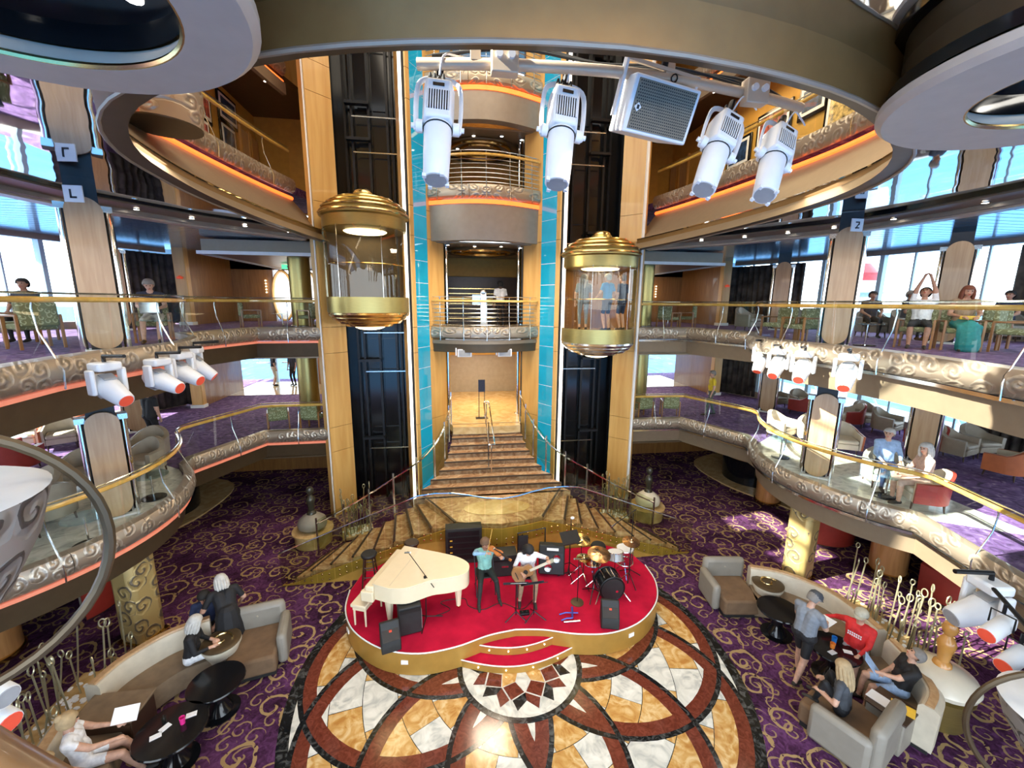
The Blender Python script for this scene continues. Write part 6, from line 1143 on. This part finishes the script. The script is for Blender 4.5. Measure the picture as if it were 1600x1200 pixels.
    rm = o.modifiers.new('r', 'REMESH'); rm.mode = 'VOXEL'; rm.voxel_size = vox; sm = o.modifiers.new('s', 'SMOOTH'); sm.factor = .5; sm.iterations = 3 if vox < .013 else 2
    root = thing('person', label, 'person', loc, rz); root.scale = (sc,)*3
    PEOPLE.append((o, root, V, cl, skin)); T = Matrix((hr, fwd, hu)).transposed().to_4x4(); T.translation = HC
    # face and hair are their own meshes
    e = M()
    for s in (-1, 1): e.ball(T @ Vector((s*.033, .083, .012)), .0105, 8, 5)
    e.build('eyes', 'hair_black', root); M().ball(T @ Vector((0, .083, -.062)), (.022, .010, .006), 8, 5, T=T.to_3x3().to_4x4()).build('mouth', 'cloth_red' if skin != 'skin_dark' else 'skin_dark', root)
    h = M(); R3 = T.to_3x3().to_4x4()
    if hair != 'bald':
        pr = [(0, .122), (.05, .116), (.085, .088), (.103, .045), (.106, 0), (.098, -.045), (.08, -.075)]
        full = M().lathe(pr, n=20, sy=1.08, cap=False); keep = []
        vs = [Vector(v)+Vector((0, -.012, 0)) for v in full.v]; fs = [f_ for f_ in full.f if not (sum(vs[i].y for i in f_)/len(f_) > .045 and sum(vs[i].z for i in f_)/len(f_) < .052) and not (hair == 'short' and sum(vs[i].z for i in f_)/len(f_) < -.02 and sum(vs[i].y for i in f_)/len(f_) > -.03)]
        h.add([T @ v for v in vs], fs)
        if hair in ('long', 'bob'):
            ln = .30 if hair == 'long' else .15
            for a_ in range(-4, 5): 
                an = a_/4*PI*.62; x_, y_ = .088*math.sin(an), -.088*math.cos(an)-.01; h.tube([T @ Vector((x_, y_, .06)), T @ Vector((x_*1.15, y_*1.12, -.05)), T @ Vector((x_*1.2, y_*1.15, -.08-ln*.4)), T @ Vector((x_*1.0, y_*1.0, -.06-ln))], [.024, .028, .028, .014], 8)
        if hair == 'bun': h.ball(T @ Vector((0, -.1, .08)), .045, 10, 6)
        ho = h.build('hair', hm, root); sd = ho.modifiers.new('s', 'SOLIDIFY'); sd.thickness = .007; sd.offset = 1; ss = ho.modifiers.new('b', 'SUBSURF'); ss.levels = 1; ss.render_levels = 1
    if hat:
        c = M(); c.lathe([(0, .145), (.06, .138), (.1, .1), (.112, .05), (.114, .03)], n=20, sy=1.1, cap=False, T=T); c.prism([(.09*math.cos(a), .07+.13*math.sin(a)) for a in [PI*i/10 for i in range(11)]], .028, .038, T=T); co = c.build('cap', hat, root); co.modifiers.new('s', 'SOLIDIFY').thickness = .006
    if glasses:
        g = M()
        for s in (-1, 1): g.tube([T @ Vector((s*.036+.024*math.cos(b), .1, .012+.018*math.sin(b))) for b in [2*PI*i/10 for i in range(10)]], .003, 4, True); g.tube([T @ Vector((s*.058, .098, .015)), T @ Vector((s*.1, -.0, .02))], .003, 4)
        g.build('glasses', 'black_matt', root)
    return root, out, T
def finish_people():
    dg = bpy.context.evaluated_depsgraph_get()
    for o, root, V, cl, skin in PEOPLE:
        me = bpy.data.meshes.new_from_object(o.evaluated_get(dg)); me.name = 'body'
        n = len(me.polygons); c = np.zeros(n*3); me.polygons.foreach_get('center', c); c = c.reshape(-1, 3); best = np.full(n, 1e9); bi = np.zeros(n, int); bt = np.zeros(n)
        for k, (tg, a, b, r0, r1) in enumerate(V):
            a_, b_ = np.array(a), np.array(b); d = b_-a_; t = np.clip(((c-a_)@d)/max(1e-9, d@d), 0, 1); dist = np.linalg.norm(c-(a_+t[:, None]*d), axis=1)-(r0+(r1-r0)*t); w = dist < best; best[w] = dist[w]; bi[w] = k; bt[w] = t[w]
        mats = []
        def idx(nm):
            if nm not in mats: mats.append(nm)
            return mats.index(nm)
        top, bot, sleeve, leg, shoe = cl['top'], cl['bot'], cl.get('sleeve', .3), cl.get('leg', 1), cl.get('shoe', 'sole'); out = np.zeros(n, int); shin_seen = {}
        sk = [k for k, v in enumerate(V) if v[0] == 'shin']
        for k, (tg, a, b, r0, r1) in enumerate(V):
            w = bi == k
            if not w.any(): continue
            if tg == 'torso': nm = cl.get('vest', top)
            elif tg == 'hips': nm = bot
            elif tg == 'skirt': nm = cl.get('skirt', bot)
            elif tg in ('head', 'neck', 'hand'): nm = skin
            elif tg == 'foot': nm = shoe
            else: nm = None
            if nm: out[w] = idx(nm); continue
            if tg == 'uarm': g = bt*.5; lim, cov = sleeve, top
            elif tg == 'farm': g = .5+bt*.5; lim, cov = sleeve, top
            elif tg == 'thigh': g = bt*.5; lim, cov = leg, bot
            else: g = (.5+bt*.2) if sk.index(k) % 2 == 0 else (.7+bt*.3); lim, cov = leg, bot
            if tg in ('thigh', 'shin'): cov2 = cl.get('hose', skin)
            else: cov2 = skin
            if (w & (g <= lim)).any(): out[w & (g <= lim)] = idx(cov)
            if (w & (g > lim)).any(): out[w & (g > lim)] = idx(cov2)
        me.materials.clear()
        for x in mats: me.materials.append(MT[x])
        me.polygons.foreach_set('material_index', out.astype(np.int32)); me.polygons.foreach_set('use_smooth', [True]*n)
        b = bpy.data.objects.new('body', me); COL.objects.link(b); b.parent = root; bpy.data.objects.remove(o)
NEAR = .0115
# --- musicians
VL, VR = (-.52, 8.56, ZS), R(186)
pr_, wr, _ = person('seated violinist in blue shirt and green vest playing on the stage', VL, VR, dict(top='shirt_blue', vest='vest_green', bot='trouser_dark', sleeve=1), sit=.46, lean=4, lh=(-.30, .42, 1.06), rh=(.02, .30, 1.12), lf=(-.24, .42, .085), rf=(.22, .50, .085), head=(25, 18), hair='short', hm='hair_brown', skin='skin_tan', vox=NEAR, lp=(-.6, -.1, -.7), rp=(1, .2, .2), curl=.9)
a, b = Vector((-.08, .16, 1.17)), Vector((-.36, .50, 1.10)); ax = (b-a).normalized(); yv = ax.cross(Vector((0, 0, 1))).normalized(); zv = yv.cross(ax)
t = thing('violin', 'brown violin held under the chin of the seated violinist', 'violin', Lw(VL, VR, a)); t.rotation_euler = (Matrix.Rotation(VR, 3, 'Z') @ Matrix((ax, yv, zv)).transposed()).to_euler()
bo = [(0, .0), (.03, .075), (.09, .085), (.15, .06), (.19, .055), (.22, .075), (.29, .095), (.35, .08), (.37, .0)]; bo = [(x-.02, y) for x, y in bo]
M().prism(bo[::-1]+[(x, -y) for x, y in bo[1:-1]], -.02, .02).build('body', 'violin_wood', t, bevel=.008); M().box(.33, .56, -.012, .012, .0, .02).build('neck', 'dark_wood', t); M().box(.54, .6, -.02, .02, -.01, .025).build('scroll', 'violin_wood', t); M().box(.1, .5, -.014, .014, .03, .036).build('fingerboard', 'black_matt', t); M().box(.12, .13, -.025, .025, .02, .05).build('bridge', 'leather_cream', t)
bw = M().tube([Lw(VL, VR, p) for p in ((.05, .33, 1.08), (-.02, .36, 1.3), (-.10, .36, 1.72))], .007, 6); tag(bw.build('violin_bow', 'wood_rail', loc=tuple(Lw(VL, VR, (.05, .33, 1.08)))), 'thin violin bow pointing upward in the violinist hand', 'bow')
GL, GR = (.42, 8.38, ZS), R(176)
person('seated guitarist with dark hair in pale shirt bending over a guitar', GL, GR, dict(top='cloth_white', bot='cloth_brown', sleeve=.45, leg=.95), sit=.46, lean=16, lh=(-.42, .30, .98), rh=(.16, .34, .72), lf=(-.12, .42, .085), rf=(.2, .36, .085), head=(20, 35), hair='bob', hm='hair_black', vox=NEAR, curl=.9)
a, b = Vector((.16, .30, .70)), Vector((-.50, .34, 1.02)); ax = (b-a).normalized(); zv = Vector((0, 1, .25)); zv = (zv-ax*zv.dot(ax)).normalized(); yv = zv.cross(ax)
t = thing('guitar', 'brown acoustic guitar on the lap of the seated guitarist', 'guitar', Lw(GL, GR, a)); t.rotation_euler = (Matrix.Rotation(GR, 3, 'Z') @ Matrix((ax, yv, zv)).transposed()).to_euler()
bo = [(-.22, .0), (-.2, .1), (-.12, .17), (-.02, .16), (.08, .11), (.16, .12), (.22, .12), (.26, .06), (.27, 0)]
M().prism(bo[::-1]+[(x, -y) for x, y in bo[1:-1]], -.04, .05).build('body', 'guitar_wood', t, bevel=.012); M().box(.2, .62, -.026, .026, .04, .065).build('neck', 'leather_cream', t); M().box(.6, .76, -.038, .038, .03, .055).build('headstock', 'hoop_metal', t); M().lathe([(0, .052), (.045, .052), (.05, .054), (0, .055)], (.1, 0, 0), 16).build('sound_hole', 'black_matt', t); M().box(-.12, -.1, -.08, .08, .05, .06).build('bridge', 'dark_wood', t)
for s in (-1, 1):
    for k in range(3): M().tube([(.64+k*.04, s*.035, .04), (.64+k*.04, s*.06, .04)], .006, 6).build('tuning_peg', 'steel', t)
# --- group at the lower right
person('standing man in grey cap, grey shirt and dark shorts holding a menu', (5.2, 5.98, 0), R(-78), dict(top='cloth_grey', bot='cloth_black', sleeve=.36, leg=.44), lean=6, lh=(-.12, .36, 1.10), rh=(.10, .40, 1.08), lf=(-.1, .12, .085), rf=(.12, -.24, .11), head=(0, 30), hair='short', hm='hair_grey', hat='cap_grey', fat=1.22, vox=NEAR, sc=1.04)
small('menu', M().box(-.17, .17, -.11, .11, 0, .008), 'paper', (5.66, 6.02, 1.12), R(20), 'open white menu in the hands of the standing man', 'menu')
person('seated man in red long sleeved shirt and pale cap on the sunlit sofa', (6.32, 5.95, 0), R(115), dict(top='cloth_red', bot='cloth_grey', sleeve=.95, leg=.42), sit=.44, lean=-6, lh=(-.14, .30, .62), rh=(.55, .02, .86), lf=(-.14, .40, .085), rf=(.2, .42, .085), head=(0, 12), hair='short', hm='hair_grey', hat='cap_camo', fat=1.25, vox=NEAR)
q = M()
for row in range(2):
    for i in range(7): q.box(-.105+i*.032, -.083+i*.032, .157, .160, .90-row*.045, .93-row*.045)
q.build('shirt_print', 'cloth_white', [o for o in COL.objects if o.name.startswith('person') and o.type == 'EMPTY'][-1])
person('seated man in black shirt looking up with a menu in hand', (6.3, 5.12, 0), R(62), dict(top='cloth_black', bot='cloth_lightblue', sleeve=.38, leg=.44), sit=.44, lean=-12, lh=(-.12, .38, .80), rh=(.02, .25, .72), lf=(-.1, .45, .085), rf=(.14, .46, .085), head=(-20, -22), hair='short', hm='hair_grey', fat=1.12, vox=NEAR)
o = small('menu', M().box(-.12, .12, -.16, .16, 0, .008), 'cloth_lightblue', (5.88, 5.28, .86), R(60), 'blue and white menu held by the man in black', 'menu'); o.rotation_euler = (R(50), 0, R(40))
person('woman with long light brown hair sitting curled up in the grey chaise', (5.0, 4.93, 0), R(28), dict(top='cap_grey', bot='cloth_black', sleeve=.36, leg=1), sit=.44, lean=4, lh=(-.2, .26, .72), rh=(.14, .30, .74), lf=(-.12, .34, .48), rf=(.1, .36, .46), head=(-15, 10), hair='long', hm='hair_blond', vox=NEAR)
# --- group at the lower left
person('white haired woman in black top and white trousers on the left curved sofa', (-6.0, 7.45, 0), R(-75), dict(top='cloth_black', bot='cloth_white', sleeve=.9, leg=.95), sit=.44, lean=10, lh=(-.05, .35, .72), rh=(.12, .36, .7), lf=(-.08, .44, .085), rf=(.12, .46, .2), head=(35, 10), hair='bob', hm='hair_white', vox=NEAR)
person('white haired woman in wide black dress leaning on the left chaise', (-5.62, 8.05, 0), R(35), dict(top='cloth_black', bot='cloth_black', skirt='cloth_black', sleeve=.42, leg=.6), pel=.86, lean=32, lh=(-.30, .38, .92), rh=(.28, .36, .8), head=(0, 5), hair='bob', hm='hair_white', fat=1.25, vox=NEAR, skirt=[(0, 0, .9, .2), (0, -.02, .6, .24), (0, -.02, .38, .26)])
person('person with black hair in dark top behind the leaning woman', (-6.15, 8.35, 0), R(200), dict(top='cloth_navy', bot='cloth_black', sleeve=.3, leg=1), sit=.42, lean=10, head=(-20, 20), hair='short', hm='hair_black', skin='skin_tan', vox=NEAR)
person('woman in white dress with bare legs on the near left sofa', (-6.45, 5.72, 0), R(-62), dict(top='cloth_white', bot='cloth_white', sleeve=.2, leg=.3), sit=.44, lean=-10, lh=(-.16, .34, .74), rh=(.12, .36, .72), lf=(-.05, .62, .085), rf=(.16, .6, .085), head=(20, 20), hair='bun', hm='hair_blond', vox=NEAR)
o = small('magazine', M().box(-.15, .15, -.11, .11, 0, .008), 'paper', (-6.13, 6.1, .80), R(10), 'white magazine held by the woman in the white dress', 'magazine'); o.rotation_euler = (R(35), R(10), R(20))
person('fair haired person in white shirt at the bottom left corner', (-6.3, 5.12, 0), R(-62), dict(top='cloth_white', bot='cloth_grey', sleeve=.3, leg=.4), sit=.44, lean=-6, lf=(-.05, .55, .085), rf=(.16, .55, .085), head=(10, 10), hair='short', hm='hair_blond', vox=NEAR)
person('person in navy shorts with bare legs at the bottom edge', (-4.95, 4.85, 0), R(10), dict(top='cloth_navy', bot='cloth_navy', sleeve=.3, leg=.36), sit=.42, lean=-24, lf=(-.24, .66, .085), rf=(.36, .55, .085), vox=NEAR)
chaise((-4.93, 4.75, 0), R(10), 'chaise under the person in navy shorts at the bottom edge', 1)
# --- first gallery
person('grey haired man in light blue shirt seated on the right balcony', (8.75, 7.98, ZB+.012), R(150), dict(top='cloth_lightblue', bot='cloth_navy', sleeve=.9, leg=1), sit=.46, lean=-4, head=(-35, 5), hair='short', hm='hair_white', vox=.014)
person('white haired woman in floral dress seated on the right balcony', (8.52, 6.98, ZB+.012), R(62), dict(top='cloth_floral', bot='cloth_floral', sleeve=.7, leg=.6), sit=.46, lean=2, head=(25, 5), hair='bob', hm='hair_white', vox=.014, fat=1.1)
person('man in yellow shirt and dark trousers walking on the right first gallery', (8.5, 14.3, ZB), R(70), dict(top='cloth_yellow', bot='cloth_olive', sleeve=.36, leg=1), lean=2, lf=(-.1, .18, .085), rf=(.1, -.16, .1), hair='short', hm='hair_grey', vox=.018, fat=1.08)
person('man in black shirt and shorts standing on the left first gallery', (-9.6, 12.9, ZB), R(-20), dict(top='cloth_black', bot='cloth_black', sleeve=.34, leg=.42, hose='skin'), lean=4, rh=(.24, .1, .78), lh=(-.24, .1, .8), head=(20, 20), hair='short', hm='skin', fat=1.2, vox=.015)
for k, (x, a_, lb, top, bot, leg) in enumerate([(-9.75, -60, 'person in dark top and pale shorts by the left deck doors', 'cloth_black', 'grey_cream', .6), (-8.85, 150, 'person in dark clothes leaning by the left deck doors, middle of three', 'cloth_shadow', 'cloth_black', 1), (-8.35, 120, 'person all in black by the left deck doors, rightmost of three', 'cloth_black', 'cloth_black', 1)]): person(lb, (x, 21.9, ZB+.012), R(a_), dict(top=top, bot=bot, sleeve=.4, leg=leg), lean=3, hair='short' if k != 1 else 'bob', hm='hair_black', vox=.022)
# --- second gallery
person('man in white shirt stretching both arms over his head', (9.35, 8.25, ZCC), R(128), dict(top='cloth_white', bot='cloth_black', sleeve=.34, leg=.5), sit=.47, lean=-14, lh=(-.04, -.12, 1.62), rh=(.06, -.12, 1.62), lp=(-1, -.1, .2), rp=(1, -.1, .2), head=(-10, -20), hair='short', hm='hair_black', skin='skin_tan', vox=.014, fat=1.1)
person('red haired woman in long teal skirt seated by the right railing', (9.8, 7.78, ZCC), R(145), dict(top='cloth_brown', bot='cloth_teal', skirt='cloth_teal', sleeve=0, leg=1), sit=.47, lean=0, lh=(-.12, .3, .72), rh=(.12, .3, .72), head=(0, 10), hair='bob', hm='hair_auburn', skin='skin_tan', vox=.014, skirt=[(-.0, .1, .52, .17), (0, .38, .48, .17), (0, .44, .26, .19), (0, .46, .12, .2)])
small('handbag', M().box(-.15, .15, -.05, .05, 0, .08), 'yellow', Lw((9.8, 7.78, ZCC), R(145), (0, .3, .66)), R(145), 'yellow patterned purse on the lap of the woman in teal', 'purse', bevel=.02)
for x, y, a_, lb, k in [(11.35, 11.25, 150, 'dark silhouetted person seated left of the stretching man by the window', 0), (11.55, 10.35, 190, 'grey haired person seated directly behind the stretching man', 1), (13.55, 9.45, 100, 'silhouetted man in blue at the far right window', 2)]: person(lb, (x, y, ZCC), R(a_), dict(top='cloth_shadow' if k < 2 else 'cloth_navy', bot='cloth_black', sleeve=.4), sit=.46, hair='short', hm='hair_grey' if k == 1 else 'hair_black', skin='skin_tan', vox=.018, fat=1.1)
LL = (-7.72, 10.62, ZCC)
person('grey haired man in dark shirt with a laptop at the left railing', LL, R(205), dict(top='cloth_shadow', bot='grey_cream', sleeve=.36, leg=.5), sit=.47, lean=4, lh=(-.14, .4, .74), rh=(.12, .4, .74), lf=(-.1, .5, .085), rf=(.16, .5, .085), head=(0, 22), hair='short', hm='hair_grey', vox=.014)
c = Lw(LL, R(205), (0, .40, .64)); t = thing('laptop', 'open laptop with bright screen before the man at the left railing', 'laptop', c, R(205)); M().box(-.16, .16, -.11, .11, 0, .02).build('base', 'grey_plastic', t); M().box(-.16, .16, .11, .125, .02, .23).build('screen_lid', 'steel', t); M().box(-.15, .15, .104, .11, .03, .22).build('screen', 'screen_glow', t)
person('dark silhouetted person seated by the left second gallery window', (-10.4, 10.95, ZCC), R(190), dict(top='cloth_shadow', bot='cloth_black', sleeve=.4), sit=.46, hair='short', hm='hair_black', skin='skin_tan', vox=.018)
person('dark skinned person in white shirt with back turned on the second gallery lobby', (.72, 16.2, ZCC), R(10), dict(top='cloth_white', bot='cloth_black', sleeve=.34, leg=1), hair='short', hm='hair_black', skin='skin_dark', vox=.018)
# --- in the right lift
LF = 6.1-.9+.9
person('bald man in bright blue shirt and dark shorts seen from behind in the right lift', (3.62, 12.72, LF), R(25), dict(top='cloth_azure', bot='cloth_navy', sleeve=.34, leg=.46), hair='short', hm='hair_white', vox=.016, lh=(-.3, .2, .98), rh=(.3, .2, .98))
person('person in navy top beside the man in blue in the right lift', (4.22, 13.0, LF), R(30), dict(top='cloth_navy', bot='cloth_navy', sleeve=.4, leg=.46), hair='short', hm='hair_brown', vox=.018)
person('person in grey at the left side of the right lift', (2.98, 13.1, LF), R(-10), dict(top='cloth_grey', bot='cloth_grey', sleeve=.4, leg=.9), hair='bob', hm='hair_grey', vox=.018)
finish_people()
# added unseen spot lamps by the ring, without fixtures, lighting the stage
spot('added_stage_spot', (-2.2, 3.5, 8.5), (-1.2, 8.2, .5), 330, 42); spot('added_stage_spot', (2.2, 3.5, 8.5), (1.2, 8.2, .5), 330, 42); spot('added_stage_spot', (0, 3.25, 8.5), (0, 7.6, .3), 300, 50)

# ================================================================== small pieces hang under the part that carries them
SUBS = {'tension_rod': 'shell', 'rim': 'shell', 'badge': 'grille', 'sheet_music': 'desk', 'ledge': 'desk', 'sound_hole': 'body', 'bridge': 'body', 'fingerboard': 'neck', 'tuning_peg': 'headstock', 'scroll': 'neck', 'print': 'mount', 'wing_nut': 'cymbal',
        'pictogram': 'sign_box', 'step_light': 'step_riser', 'speaker_cone': 'grille', 'panel': 'cabinet', 'caster': 'leg', 'push_bar': 'pane', 'glazing_bar': 'pane', 'screen': 'screen_lid', 'swirl_relief': 'top_dish', 'rack_unit': 'rack_case', 'indicator': 'rack_case', 'alarm_lamp': 'shaft',
        'bolt': 'glass_panel', 'tube_cap': 'chrome_tube', 'eyes': 'body', 'mouth': 'body', 'shirt_print': 'body', 'lid_seam': 'lid', 'key_bed': 'case', 'fallboard': 'case', 'gel_clip': 'lens_tube', 'black_band': 'lens_tube', 'tilt_knob': 'yoke', 'socket': 'junction_box', 'bracket': 'guide_rail'}
KID = {}
for o in list(COL.objects):
    if o.parent is not None: KID.setdefault(o.parent.name, []).append(o)
bname = lambda o: o.name.split('.')[0]
ctr = lambda o: sum((Vector(c) for c in o.bound_box), Vector())/8
for pn, ks in KID.items():
    p = bpy.data.objects[pn]
    if p.parent is not None: continue
    for o in ks:
        tgt = SUBS.get(bname(o))
        if not tgt or o.type != 'MESH': continue
        c = [k for k in ks if bname(k) == tgt and k.parent == p and k is not o]
        if c: o.parent = min(c, key=lambda k: (ctr(k)-ctr(o)).length)
